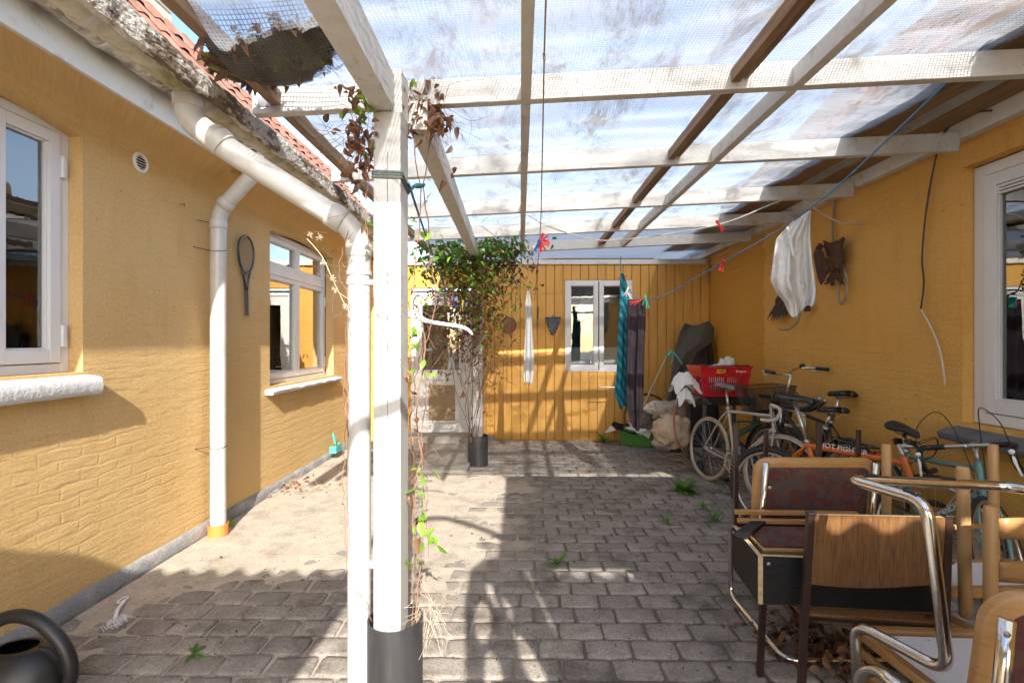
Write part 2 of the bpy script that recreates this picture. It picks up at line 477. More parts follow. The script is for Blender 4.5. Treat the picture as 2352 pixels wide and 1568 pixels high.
def leaf_mat(name, c1, c2):
    m, n, l, p = nm(name); n.remove(p)
    out = n['Material Output']
    g = n.new('ShaderNodeNewGeometry'); oi = n.new('ShaderNodeObjectInfo')
    ad = n.new('ShaderNodeMath'); ad.operation = 'ADD'; l.new(g.outputs['Random Per Island'], ad.inputs[0]); l.new(oi.outputs['Random'], ad.inputs[1])
    fr = n.new('ShaderNodeMath'); fr.operation = 'FRACT'; l.new(ad.outputs[0], fr.inputs[0])
    mx = n.new('ShaderNodeMixRGB'); mx.inputs[1].default_value = c4(c1); mx.inputs[2].default_value = c4(c2); l.new(fr.outputs[0], mx.inputs[0])
    df = n.new('ShaderNodeBsdfDiffuse'); tl = n.new('ShaderNodeBsdfTranslucent')
    l.new(mx.outputs[0], df.inputs[0]); l.new(mx.outputs[0], tl.inputs[0])
    gl = n.new('ShaderNodeBsdfGlossy'); gl.inputs['Roughness'].default_value = .4
    a = n.new('ShaderNodeMixShader'); a.inputs[0].default_value = .4; l.new(df.outputs[0], a.inputs[1]); l.new(tl.outputs[0], a.inputs[2])
    b = n.new('ShaderNodeMixShader'); b.inputs[0].default_value = .04; l.new(a.outputs[0], b.inputs[1]); l.new(gl.outputs[0], b.inputs[2])
    l.new(b.outputs[0], out.inputs['Surface'])
    return m

M = {}
M['wall_left'] = wall_mat('ochre_plaster_house', (.60,.395,.163), (.65,.45,.213), (.47,.275,.09), 'x', .30)
M['wall_right'] = wall_mat('ochre_plaster_neighbour', (.66,.36,.085), (.71,.41,.118), (.48,.235,.052), 'x', .28, patch=(5.72, (.60,.295,.048)))
M['wall_back'] = wall_mat('ochre_plaster_back', (.56,.30,.062), (.60,.34,.08), (.38,.19,.04), 'y', .3)
M['board'] = mat('ochre_painted_board', (.60,.305,.06), (.66,.36,.085), 5, .6, .35, 30, stretch=(9,9,.5), c3=(.34,.17,.035), s3=3.5, t3=(.6,.8), island=.05, world=True)
M['white'] = mat('white_painted_timber', (.60,.59,.555), (.67,.66,.635), 4, .55, .5, 26, stretch=(4,4,4), c3=(.36,.325,.265), s3=6, t3=(.55,.76))
M['white_post'] = mat('white_painted_post', (.49,.487,.475), (.55,.547,.535), 5, .55, .8, 24, stretch=(7,7,.45), c3=(.40,.37,.31), s3=5, t3=(.57,.80))
M['white_old'] = mat('weathered_white_timber', (.61,.59,.55), (.68,.665,.63), 5, .65, .5, 30, c3=(.33,.29,.23), s3=5, t3=(.53,.74))
M['white_win'] = mat('white_window_paint', (.68,.68,.69), (.73,.73,.74), 4, .4, .15, 40, c3=(.45,.42,.38), s3=7, t3=(.66,.82))
M['plinth'] = mat('grey_painted_plinth', (.20,.205,.21), (.30,.30,.30), 5, .85, .9, 70, grain=(140,.25), c3=(.42,.40,.37), s3=4, t3=(.5,.7), bdist=.008)
M['slate'] = mat('grey_stone_sill', (.11,.115,.125), (.16,.165,.18), 6, .75, .8, 40, c3=(.3,.3,.3), s3=9, t3=(.62,.75), bdist=.008)
M['limestone'] = mat('whitewashed_stone_sill', (.52,.525,.53), (.60,.60,.60), 7, .8, .6, 45, c3=(.40,.39,.37), s3=7, t3=(.54,.72), bdist=.006, grain=(60,.12))
M['pvc'] = mat('white_plastic_pipe', (.48,.477,.465), (.53,.527,.517), 3, .32, .05, 20, c3=(.40,.355,.29), s3=6, t3=(.54,.78))
M['pvc_dirty'] = mat('grimy_white_plastic', (.62,.58,.50), (.72,.68,.60), 4, .45, .1, 20, c3=(.13,.10,.07), s3=5, t3=(.42,.58))
M['pvc_moss'] = mat('mossy_white_plastic', (.58,.55,.46), (.66,.63,.55), 5, .5, .2, 25, c3=(.24,.22,.05), s3=5, t3=(.45,.66))
M['rot'] = mat('rotten_peeling_timber', (.07,.045,.028), (.26,.19,.13), 14, .9, 1.0, 60, stretch=(1.4,.7,1.4), c3=(.60,.58,.54), s3=8, t3=(.47,.53), bdist=.012, grain=(90,.3))
M['brown_wood'] = mat('bare_brown_timber', (.20,.12,.065), (.33,.215,.125), 5, .7, .6, 30, stretch=(9,.7,9), c3=(.11,.065,.04), s3=6, t3=(.55,.75))
M['soffit'] = mat('stained_soffit_timber', (.24,.135,.06), (.34,.21,.11), 5, .75, .5, 30, stretch=(9,.7,9), c3=(.12,.075,.045), s3=3, t3=(.5,.75))
M['grey_wood'] = mat('weathered_grey_timber', (.17,.155,.15), (.27,.25,.24), 5, .8, .7, 30, stretch=(9,.7,9))
M['fibre'] = mat('fibre_cement', (.34,.33,.31), (.44,.43,.41), 6, .85, .4, 50, c3=(.2,.19,.17), s3=3)
M['zinc'] = mat('zinc_sheet', (.42,.45,.50), (.52,.55,.60), 3, .35, .05, 20, metal=.7)
M['film'] = sheet_mat()
M['glass'] = glass_mat('window_glass')
M['glass_dim'] = glass_mat('dusty_window_glass', .8, (.8,.83,.82))
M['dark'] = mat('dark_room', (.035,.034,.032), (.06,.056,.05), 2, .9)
M['room'] = mat('room_wall_paint', (.26,.25,.23), (.32,.31,.29), 2, .9)
M['sand'] = mat('yard_sand', (.40,.345,.275), (.52,.455,.37), 9, .95, 1.0, 190, grain=(85,.20), c3=(.26,.225,.18), s3=3.0, t3=(.52,.72), bdist=.006, detail=8)
M['paver'] = mat('worn_concrete_paver', (.235,.205,.174), (.325,.29,.25), 9, .9, .9, 120, grain=(75,.30), c3=(.10,.084,.066), s3=2.6, t3=(.50,.68), island=.13, world=True, bdist=.004, detail=8)
M['concrete'] = mat('old_concrete', (.29,.27,.235), (.40,.375,.33), 6, .92, .8, 60, grain=(150,.25), c3=(.20,.19,.12), s3=4, t3=(.5,.7), bdist=.006)
M['tile'] = mat('red_clay_tile', (.22,.105,.07), (.34,.165,.11), 8, .8, .3, 40, c3=(.20,.10,.07), s3=4, t3=(.55,.75), island=.15, world=True)
M['tile_dark'] = mat('weathered_clay_tile', (.10,.075,.065), (.34,.14,.085), 6, .85, .3, 40, island=.2, world=True)
M['cream'] = mat('cream_board', (.72,.66,.50), (.76,.71,.56), 4, .6)
M['chrome'] = mat('chromed_steel', (.62,.60,.57), (.70,.68,.65), 20, .14, 0, metal=1.0, c3=(.35,.31,.27), s3=14, t3=(.62,.8), rvar=.06)
M['alloy'] = mat('dull_alloy', (.50,.50,.49), (.60,.60,.58), 20, .34, 0, metal=.9, c3=(.25,.22,.2), s3=14, t3=(.6,.8))
M['black_plastic'] = mat('black_plastic', (.010,.010,.012), (.02,.02,.021), 6, .42, .08, 60, c3=(.07,.066,.06), s3=7, t3=(.60,.85))
M['black_pot'] = mat('black_plastic_pipe', (.022,.022,.024), (.045,.045,.047), 5, .5, .15, 40, stretch=(4,4,.6), c3=(.085,.08,.075), s3=5, t3=(.58,.82))
M['rubber'] = mat('tyre_rubber', (.020,.020,.021), (.035,.034,.033), 20, .75, .4, 120)
M['tan_rubber'] = mat('perished_tan_tyre', (.36,.29,.21), (.46,.39,.30), 14, .8, .3, 80, c3=(.16,.12,.09), s3=9, t3=(.6,.8))
M['steel'] = mat('steel_wire', (.40,.39,.38), (.48,.47,.45), 20, .3, metal=.9)
M['beech'] = mat('lacquered_beech', (.36,.185,.065), (.45,.255,.10), 4, .35, .12, 60, stretch=(3,3,14), c3=(.33,.16,.055), s3=3, t3=(.55,.8), coat=.25)
M['beech_round'] = mat('turned_beech', (.46,.265,.105), (.54,.335,.15), 5, .42, .2, 50, stretch=(10,10,1), c3=(.36,.19,.07), s3=3, t3=(.55,.8))
M['oak_ply'] = mat('oak_veneer', (.11,.046,.014), (.24,.115,.040), 8, .45, .25, 60, stretch=(30,30,1.6), c3=(.27,.14,.052), s3=2.4, t3=(.5,.75))
M['ply_edge'] = mat('plywood_edge', (.42,.28,.15), (.56,.40,.24), 30, .7, stretch=(1,1,20))
M['black_ash'] = mat('black_ash_board', (.007,.007,.008), (.017,.0165,.0165), 8, .6, .6, 22, stretch=(1.2,1.2,26), spec=.3)
M['chipboard'] = mat('raw_chipboard_edge', (.40,.28,.15), (.58,.43,.26), 60, .85, .4, 90)
M['brown_metal'] = mat('dark_brown_enamel', (.026,.012,.009), (.045,.02,.015), 8, .4, .1, 40, c3=(.15,.075,.05), s3=18, t3=(.64,.78))
M['white_board'] = mat('speckled_white_hardboard', (.66,.67,.70), (.74,.75,.77), 4, .7, .2, 60, c3=(.05,.045,.04), s3=20, t3=(.63,.66))
M['red_plastic'] = mat('red_plastic', (.52,.012,.022), (.60,.02,.03), 4, .3, .04, 30, c3=(.36,.01,.015), s3=6)
M['green_plastic'] = mat('green_plastic', (.055,.20,.022), (.075,.26,.03), 4, .42, .1, 30, c3=(.08,.11,.05), s3=5)
M['teal_plastic'] = mat('teal_plastic', (.06,.42,.36), (.09,.5,.43), 4, .4)
M['orange_plastic'] = mat('orange_plastic', (.72,.20,.035), (.78,.26,.06), 4, .5, c3=(.5,.2,.08), s3=8)
M['orange_paint'] = mat('orange_bicycle_paint', (.55,.115,.016), (.60,.14,.022), 6, .35, coat=.4, c3=(.42,.11,.04), s3=10, t3=(.62,.8))
M['grey_paint'] = mat('dusty_silver_paint', (.42,.39,.345), (.52,.485,.43), 8, .45, metal=.25, c3=(.25,.2,.15), s3=12, t3=(.6,.8))
M['celeste'] = mat('pale_green_bicycle_paint', (.10,.25,.24), (.14,.31,.29), 6, .3, coat=.4)
M['black_paint'] = mat('black_bicycle_paint', (.018,.018,.02), (.03,.03,.03), 6, .35, coat=.3)
M['red_lens'] = mat('red_reflector', (.62,.02,.012), (.7,.05,.03), 60, .2, .5, 200)
M['white_plastic'] = mat('white_plastic', (.76,.76,.75), (.82,.82,.81), 4, .4)
M['white_cloth'] = mat('white_cotton', (.74,.74,.73), (.80,.80,.80), 5, .95, .35, 240)
M['cover_cloth'] = film_mat('cream_cover_cloth', (.82,.80,.75), 1.0, .6)  # cloth of the added cover, translucent so soft light passes below
M['cream_cloth'] = mat('cream_cotton', (.66,.62,.54), (.72,.68,.6), 5, .95, .3, 200)
M['rope_blue'] = mat('blue_rope', (.05,.17,.32), (.10,.27,.44), 160, .8, .8, 200)
M['rope_tan'] = mat('tan_cord', (.30,.225,.15), (.42,.33,.24), 60, .85)
M['cable_grey'] = mat('old_grey_cable', (.20,.18,.15), (.34,.31,.27), 14, .6)
M['cable_dark'] = mat('black_cable', (.03,.025,.02), (.07,.06,.05), 14, .6)
M['cable_white'] = mat('old_white_cable', (.52,.50,.45), (.62,.6,.55), 14, .6)
M['rust'] = mat('rusted_iron', (.055,.026,.018), (.12,.055,.034), 20, .85, .6, 60)
def soil_joints(m):                                                   # dark soil fills the open joints, pale sand lies on top of it elsewhere
    n, l = m.node_tree.nodes, m.node_tree.links
    p = n['Principled BSDF']; src = p.inputs['Base Color'].links[0].from_socket
    vc = n.new('ShaderNodeVertexColor'); vc.layer_name = 'soil'
    mx = n.new('ShaderNodeMixRGB'); mx.inputs[2].default_value = (.075,.061,.046,1)
    l.new(vc.outputs[0], mx.inputs[0]); l.new(src, mx.inputs[1]); l.new(mx.outputs[0], p.inputs['Base Color'])
soil_joints(M['sand'])
M['leaf_green'] = leaf_mat('fresh_leaf', (.16,.33,.03), (.30,.48,.06))
M['leaf_dark'] = leaf_mat('green_leaf', (.06,.17,.025), (.17,.33,.05))
M['leaf_dry'] = leaf_mat('dead_leaf', (.11,.052,.028), (.30,.165,.095))
M['leaf_red'] = leaf_mat('red_brown_leaf', (.19,.07,.03), (.40,.20,.11))
M['leaf_pale'] = leaf_mat('pale_dead_leaf', (.34,.20,.12), (.46,.30,.2))
M['stem'] = mat('dry_vine_stem', (.13,.075,.05), (.26,.16,.105), 14, .9)
M['stem_red'] = mat('red_vine_stem', (.24,.115,.07), (.34,.18,.115), 14, .8)
M['seed'] = mat('dry_seed_head', (.55,.44,.32), (.64,.54,.42), 30, 1)
M['moss'] = mat('moss_and_leaf_mould', (.010,.007,.004), (.16,.095,.045), 22, .95, 1, 60, c3=(.26,.24,.04), s3=9, t3=(.53,.60), bdist=.03, detail=9)
M['crumpled'] = mat('crumpled_cotton', (.68,.68,.67), (.74,.74,.74), 5, .95, 1.0, 16, bdist=.03)
M['soil'] = mat('dry_soil', (.05,.04,.03), (.09,.07,.055), 14, 1, .8, 60)

# ---------------------------------------------------------------- ground and pavers
def sand_h(x, y):
    left = sm(-.15, -.75, x)
    a = nz(x*.9+3.1, y*.9, 1.3)*.6 + nz(x*3.1, y*3.1, 7.7)*.35 + nz(x*9, y*9, 2.2)*.16
    near = sm(3.0, 2.2, y)
    mid = sm(.55, -.25, x)*sm(2.3, 3.2, y)*sm(6.6, 5.0, y)
    edge = sm(-1.75, -2.35, x)
    a += nz(x*6.3, y*6.3, 11)*.30
    bury = -.14 + left*(.20 - .36*near) + mid*.70 + edge*.62 + a*.95
    wob = nz(x*7, y*7, 5)*.0016 + nz(x*22, y*22, 9)*.0012
    return -.0105 + .0165*sm(-.25, .85, bury) + wob
fx = [-60, -25, -9, -4] + [-2.6 + i*.034 for i in range(int(5.7/.034))] + [3.4, 6, 12, 25, 60]
fy = [-60, -25, -9, -3, -1, .4, 1.2] + [1.6 + i*.034 for i in range(int(5.9/.034))] + [7.8, 9, 14, 30, 60]
b = MB()
b.v = [V((x, y, sand_h(x, y) if -2.6 <= x <= 3.3 and 1.5 < y < 7.6 else -.012)) for y in fy for x in fx]
W = len(fx)
b.f = [(j*W+i, j*W+i+1, (j+1)*W+i+1, (j+1)*W+i) for j in range(len(fy)-1) for i in range(W-1)]
b.m = [0]*len(b.f)
ground = b.build('ground', M['sand'], smooth=True, local=True)
vcl = ground.data.color_attributes.new('soil', 'BYTE_COLOR', 'POINT')
for v_ in ground.data.vertices:
    x, y = v_.co.x, v_.co.y
    q = sm(.0045, -.0060, v_.co.z)*sm(-.7, .45, x + .5*nz(x*1.2, y*1.2, 4))*.8
    vcl.data[v_.index].color = (q, q, q, 1)
tag(ground, kind='structure')
ground['label'] = 'sandy yard ground with half buried grey pavers'

def paver_mesh(seed, L=.212, D=.138):
    r = random.Random(seed); b = MB(); n = 14
    def ring(k, z, jit):
        out = []
        for i in range(n):
            a = 2*PI*(i+.5)/n
            c, s = math.cos(a), math.sin(a)
            e = .20
            x = math.copysign(abs(c)**e, c)*(L/2-k); y = math.copysign(abs(s)**e, s)*(D/2-k)
            out.append((x + J[i][0]*jit, y + J[i][1]*jit, z + J[i][2]*.4*jit))
        return out
    J = [(r.uniform(-.004,.004), r.uniform(-.004,.004), r.uniform(-.004,.004)) for _ in range(n)]
    vs = ring(0, -.05, 1) + ring(0, -.0065, 1) + ring(.003, -.0012, 1) + ring(.022, .0004, .8) + [(0,0,.0015)]
    fs = []
    for q in range(3):
        for i in range(n):
            j = (i+1) % n; fs.append((q*n+i, q*n+j, (q+1)*n+j, (q+1)*n+i))
    for i in range(n): fs.append((3*n+i, 3*n+(i+1) % n, 4*n))
    b.add(vs, fs)
    return b
PV = [paver_mesh(k) for k in range(7)]
PVM = [p.mesh('paver', M['paver'], smooth=True) for p in PV]
slots = []
row = 0
y = 1.93
while y < 7.35:
    x = -2.40 + (row % 2)*.113 + rnd.uniform(-.02, .02)
    while x < 2.85:
        if not (y > 5.45 and -1.75 < x < -.62) :
            slots.append((x, y)); 
        x += .2265 + rnd.uniform(-.003, .004)
    y += .1475 + rnd.uniform(-.002, .003); row += 1
def inview(x, y):
    zc = y*math.cos(YAW) - x*math.sin(YAW); xc = x*math.cos(YAW) + y*math.sin(YAW)
    return zc > 1.9 and abs(xc/zc) < 1.08
vis = [s for s in slots if inview(*s)]
score = lambda s: s[1] + (3.5 if sand_h(*s) > .002 else 0) + (1.5 if s[0] > 1.35 else 0)
vis.sort(key=score)
rest = MB()
for i, (x, y) in enumerate(vis):
    k = rnd.randrange(7)
    z = rnd.uniform(-.003, .003) + .001*nz(x*1.3, y*1.3)
    rot = (rnd.uniform(-.012, .012), rnd.uniform(-.012, .012), rnd.uniform(-.03, .03) + (PI if rnd.random() < .5 else 0))
    if i < 300:
        one('paver', PVM[k], (x, y, z), ground, rot)
    else:
        s = len(rest.v); rest.add(PV[k].v, PV[k].f)
        rest.xform(Matrix.Translation((x, y, z)) @ Euler(rot).to_matrix().to_4x4(), s)
tag(rest.build('paver_field', M['paver'], ground, smooth=True), kind='stuff')

# ---------------------------------------------------------------- wall with openings
def pierced(fn, outline, holes, depth, out):
    bm = bmesh.new(); edges = []
    for loop in [outline] + holes:
        vs = [bm.verts.new(fn(*p, 0)) for p in loop]
        edges += [bm.edges.new((vs[i], vs[(i+1) % len(vs)])) for i in range(len(vs))]
    bmesh.ops.triangle_fill(bm, edges=edges, use_beauty=True, use_dissolve=False)
    bmesh.ops.recalc_face_normals(bm, faces=bm.faces)
    if bm.faces and bm.faces[0].normal.dot(out) < 0: bmesh.ops.reverse_faces(bm, faces=bm.faces)
    b = MB()
    bm.verts.index_update()
    b.add([v.co.copy() for v in bm.verts], [[v.index for v in f.verts] for f in bm.faces])
    bm.free()
    for h in holes:
        n = len(h)
        b.add([fn(*p, 0) for p in h] + [fn(*p, depth) for p in h], [(i, (i+1) % n, n+(i+1) % n, n+i) for i in range(n)])
    # a back skin so that the wall is solid
    n = len(outline)
    b.add([fn(*p, 0) for p in outline] + [fn(*p, depth+.02) for p in outline], [(i, (i+1) % n, n+(i+1) % n, n+i) for i in range(n)])
    return b
def arch(y0, y1, z0, z1, rise, n=8):
    return [(y0, z0), (y1, z0)] + [(y1+(y0-y1)*i/n, z1 + rise*math.sin(PI*i/n)) for i in range(n+1)]

class FR:                                                             # boxes in a window's own frame: along, up, out
    def __init__(s, O, A, N): s.O, s.A, s.N = V(O), V(A), V(N)
    def p(s, a, z, n): return s.O + s.A*a + V((0,0,1))*z + s.N*n
    def box(s, b, a0, a1, z0, z1, n0, n1):
        P = [s.p(a,z,n) for a in (a0,a1) for z in (z0,z1) for n in (n0,n1)]
        b.add(P, [(0,1,3,2),(4,6,7,5),(0,4,5,1),(2,3,7,6),(0,2,6,4),(1,5,7,3)])
        return b
    def ring(s, b, a0, a1, z0, z1, w, n0, n1, wb=None):
        wb = wb or w
        s.box(b, a0, a0+w, z0, z1, n0, n1); s.box(b, a1-w, a1, z0, z1, n0, n1)
        s.box(b, a0+w, a1-w, z0, z0+wb, n0, n1-.001); s.box(b, a0+w, a1-w, z1-w, z1, n0, n1-.001)
        return b

def window(parent, fr, W, H, cells, glass, mat_=None, fw=.045, sash=.055, depth=.07, hinge_side=1, label=None):
    """cells: (a0,a1,z0,z1) of each casement inside the frame"""
    mat_ = mat_ or M['white_win']
    b = MB(); fr.ring(b, 0, W, 0, H, fw, -depth, 0)
    w = b.build('window', mat_, parent, bevel=.003)
    if label: w['label'] = label
    for (a0, a1, z0, z1) in cells:
        b = MB(); fr.ring(b, a0, a1, z0, z1, sash, -depth+.012, .009, sash*1.15)
        fr.ring(b, a0+sash, a1-sash, z0+sash*1.15, z1-sash, .010, -depth+.014, -.006)
        b.build('casement', mat_, w, bevel=.003)
        b = MB(); fr.box(b, a0+sash-.004, a1-sash+.004, z0+sash, z1-sash+.004, -.030, -.026)
        b.build('pane', glass, w)
    return w
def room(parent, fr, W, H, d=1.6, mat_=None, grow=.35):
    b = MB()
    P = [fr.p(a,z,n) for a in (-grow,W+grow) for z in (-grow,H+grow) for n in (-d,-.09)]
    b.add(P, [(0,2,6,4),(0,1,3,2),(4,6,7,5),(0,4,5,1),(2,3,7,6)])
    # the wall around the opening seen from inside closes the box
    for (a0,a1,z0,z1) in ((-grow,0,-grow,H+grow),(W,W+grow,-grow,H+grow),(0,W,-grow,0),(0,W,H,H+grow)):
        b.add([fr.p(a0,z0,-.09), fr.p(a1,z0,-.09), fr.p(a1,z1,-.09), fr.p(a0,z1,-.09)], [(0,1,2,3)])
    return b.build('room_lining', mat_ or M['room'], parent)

# ---------------------------------------------------------------- house on the left
XL = -2.45
house = thing('house', 'long ochre rendered house with grey plinth and red tiled roof', 'house', (XL, 4, 0))
fL = lambda y, z, d: V((XL - d, y, z))
w1 = (1.86, 2.667, 1.33, 2.645); w2 = (4.69, 6.30, 1.06, 2.585)
b = pierced(fL, [(-1.5, .0), (8.2, .0), (8.2, 2.75), (-1.5, 2.75)],
            [arch(w1[0], w1[1], w1[2], w1[3], .05), arch(w2[0], w2[1], w2[2], w2[3], .06)], .10, V((1,0,0)))
wall_l = b.build('wall', M['wall_left'], house)
b = MB()
b.add([V((XL-.3, -1.5, 0)), V((XL-.3, 8.2, 0)), V((XL-.3, 8.2, 4.5)), V((XL-.3, -1.5, 4.5))], [(0,1,2,3)])
# plinth with a rough, uneven face and a chamfered top
b = MB()
N = 130
sec = [(.0, .0), (.030, .0), (.034, .055), (.026, .085), (.022, .118), (.002, .128)]
rows = []
for i in range(N+1):
    yy = -1.5 + 9.7*i/N
    q = []
    for k, (ox, oz) in enumerate(sec):
        jx = .006*nz(yy*9, k*2.7) + .004*nz(yy*27, k*5)
        drop = .04*sm(2, 7, yy)*(-1 if oz > .05 else 0)
        q.append(V((XL + ox + (jx if 0 < k < 5 else 0), yy, oz - .02 + (.004*nz(yy*6, k) if k > 1 else 0) + (drop*.6 if oz > .05 else 0))))
    rows.append(q)
K = len(sec)
b.add([p for q in rows for p in q], [(i*K+k, i*K+k+1, (i+1)*K+k+1, (i+1)*K+k) for i in range(N) for k in range(K-1)])
b.build('plinth', M['plinth'], house, smooth=True, recalc=True)
# first window, half out of the picture
f1 = FR((XL-.08, 1.86, 1.33), (0,1,0), (1,0,0))
win = window(house, f1, .807, 1.36, [(.055,.40,.055,1.305), (.407,.752,.055,1.305)], M['glass'], fw=.05, sash=.062)
b = MB()
for z in (.20, 1.13):
    b = MB(); f1.box(b, .752, .776, z-.06, z+.06, .0, .022); b.build('hinge', M['white_win'], win, bevel=.004)
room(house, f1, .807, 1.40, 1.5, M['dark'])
def rough_sill(name, y0, y1, x0, x1, z0, z1, m, nyy=26, amp=.008, slope=.02):
    b = MB()
    def P(i, k):
        yy = y0 + (y1-y0)*i/nyy
        sec = [(x0, z0), (x1-.012, z0), (x1, z0+.02), (x1, (z0+z1)/2), (x1-.004, z1-.012-slope), (x1-.02, z1-slope), (x0, z1)]
        x, z = sec[k]
        e = 1 if 0 < k < 6 else 0
        return V((x + e*amp*nz(yy*13, k*3.1, x1*7), yy + (amp*nz(k*5.3, i) if i in (0, nyy) else 0), z + e*amp*.7*nz(yy*11, k*2.2, 5)))
    b.add([P(i, k) for i in range(nyy+1) for k in range(7)],
          [(i*7+k, i*7+(k+1) % 7, (i+1)*7+(k+1) % 7, (i+1)*7+k) for i in range(nyy) for k in range(7)] + [tuple(range(7)), tuple(nyy*7+k for k in range(6,-1,-1))])
    return b
rough_sill('sill', 1.80, 2.70, XL-.09, XL+.088, 1.205, 1.325, M['limestone'], 34, .003).build('sill', M['limestone'], house, recalc=True, auto=50)
# second window
f2 = FR((XL-.11, 4.69, 1.06), (0,1,0), (1,0,0))
win = window(house, f2, 1.61, 1.57, [(.05,.80,.05,1.13), (.81,1.56,.05,1.13), (.05,.80,1.20,1.52), (.81,1.56,1.20,1.52)], M['glass'], fw=.045, sash=.05)
b = MB(); f2.box(b, .045, 1.565, 1.13, 1.20, -.05, .018); b.build('transom', M['white_win'], win, bevel=.004)
b = MB()
for z in (.18, .95):
    b = MB(); f2.box(b, 1.562, 1.58, z-.06, z+.06, 0, .02); b.build('hinge', M['white_win'], win, bevel=.004)
room(house, f2, 1.61, 1.60, 1.8)
b = MB(); f2.box(b, .55, .95, -.2, 1.5, -.9, -.86); b.build('curtain', M['cream_cloth'], win)
rough_sill('sill', 4.60, 6.40, XL-.12, XL+.085, .985, 1.05, M['limestone'], 40).build('sill', M['limestone'], house, recalc=True, auto=50)
# eaves
cv = [(XL+.0005,2.70),(XL+.012,2.735),(XL+.04,2.762),(XL+.09,2.780),(XL+.17,2.790),(-2.114,2.797)]
b = MB(); b.grid(lambda s, t: V((cv[round(s*5)][0], -1.5+9.7*t, cv[round(s*5)][1])), 5, 1); b.build('soffit', M['wall_left'], house, smooth=True)
for (y0, y1) in ((-1.5, 1.72), (1.726, 5.2), (5.206, 8.2)):
    b = MB(); b.box((-2.113, y0, 2.785), (-2.088, y1, 2.975)); b.build('fascia_board', M['white_old'], house, bevel=.003)
def gutter(parent, x, y0, y1, z, r, m, seg=10, brackets=(), bm_=None, wob=0):
    b = MB(); ny = 40
    def fn(s, t):
        a = PI + PI*s; yy = y0 + (y1-y0)*t
        return V((x + r*math.cos(a), yy, z + wob*nz(yy*1.5, x) + r*math.sin(a)))
    b.grid(fn, seg, ny)
    b.tube([(x+r+.004, y0+(y1-y0)*k/ny, z+wob*nz((y0+(y1-y0)*k/ny)*1.5, x)) for k in range(ny+1)], .007, 6)
    g = b.build('gutter', m, parent, smooth=True, solid=.003)
    for yb in brackets:
        b = MB(); b.tube([(x + (r+.006)*math.cos(PI+PI*k/12), yb, z + (r+.006)*math.sin(PI+PI*k/12) + .002) for k in range(13)], .007, 6)
        for k in range(len(b.v)): b.v[k].y = yb + (b.v[k].y-yb)*2.6
        b.build('bracket', bm_ or M['pvc'], g)
    return g
gutter(house, -2.015, -1.4, 8.1, 2.985, .066, M['pvc_dirty'], brackets=[1.05+.62*k for k in range(11)], wob=.008)
# tiled roof: 50 degrees, one object for each tile
ROOF = thing('tile_roof', None, None); del ROOF
rs_ = R(50)
tm = MB()
nT = 6
def tile_fn(s, t):
    yy = -.105 + .225*s
    prof = .022*math.sin(2*PI*(s*.96+.04)) + .012*math.sin(PI*s)
    d = .36*t
    return V((-d*math.cos(rs_) - (prof+.018*(1-t))*math.sin(rs_)*-1, yy, d*math.sin(rs_) + (prof+.018*(1-t))*math.cos(rs_)))
tm.grid(tile_fn, nT, 1)
TM = tm.mesh('tile', M['tile'], smooth=True)
roof = MB().box((-4.62, -1.5, 2.85), (-4.60, 8.2, 2.87))
roof = MB()
roof.add([V((-2.02,-1.5,2.975)), V((-2.02,8.3,2.975)), V((-3.00,8.3,2.975+.98*math.tan(rs_))), V((-3.00,-1.5,2.975+.98*math.tan(rs_)))], [(0,1,2,3)])
roof = roof.build('roof', M['soffit'], house)
for rw in range(5):
    for k in range(31):
        d = .30*rw
        one('tile', TM, V((-2.0 - d*math.cos(rs_), 1.7+.2*k, 3.01 + d*math.sin(rs_))) - origin(roof), roof, (rnd.uniform(-.01,.01), rnd.uniform(-.02,.02), rnd.uniform(-.01,.01)))
b = MB(); b.box((-3.9, 2.4, 3.9), (-3.05, 4.15, 4.55)); dm = b.build('dormer', M['cream'], house, bevel=.01)
b = MB(); b.box((-3.95, 2.35, 4.56), (-2.95, 4.25, 4.62)); b.build('dormer_roof', M['black_paint'], dm)
for k in range(6):
    b = MB(); b.box((-3.046, 2.4, 3.92+k*.105), (-3.03, 4.15, 4.01+k*.105)); b.build('dormer_board', M['cream'], dm)
# air vent with slats, hook, screw holes
pv = onX(322, 374, XL)
vent = thing('air_vent', 'round white plastic air vent with dark slats on the ochre wall', 'vent', pv)
b = MB(); b.lathe([(.030,.0),(.064,.0),(.066,.006),(.058,.013),(.046,.013),(.043,.004)], pv, 28, 'x'); b.build('ring', M['white_plastic'], vent, smooth=True)
b = MB(); b.lathe([(.0,.001),(.046,.001)], pv, 24, 'x'); b.build('opening', M['dark'], vent)
for k in range(5):
    dz = (k-2)*.0165; hw = math.sqrt(max(0, .043**2-dz**2))
    b = MB(); b.bar(pv+V((.006,-hw,dz)), pv+V((.006,hw,dz)), .007, .0025, (.6,0,.8)); b.build('slat', M['white_plastic'], vent)
for a in (2.2, -.9):
    b = MB(); b.lathe([(0,.002),(.004,.0)], pv+V((.0125, .054*math.cos(a), .054*math.sin(a))), 8, 'x'); b.build('screw', M['rust'], vent)
ph = onX(411, 470, XL)
b = MB(); b.tube([ph+V((0,0,0)), ph+V((.02,0,0))] + [ph + V((.03, -.009*math.cos(a)+.009, .011*math.sin(a))) for a in [k*.55 for k in range(10)]], .0022, 6)
tag(b.build('wall_hook', M['rust'], None), 'small rusty eye hook screwed into the ochre house wall', 'hook')

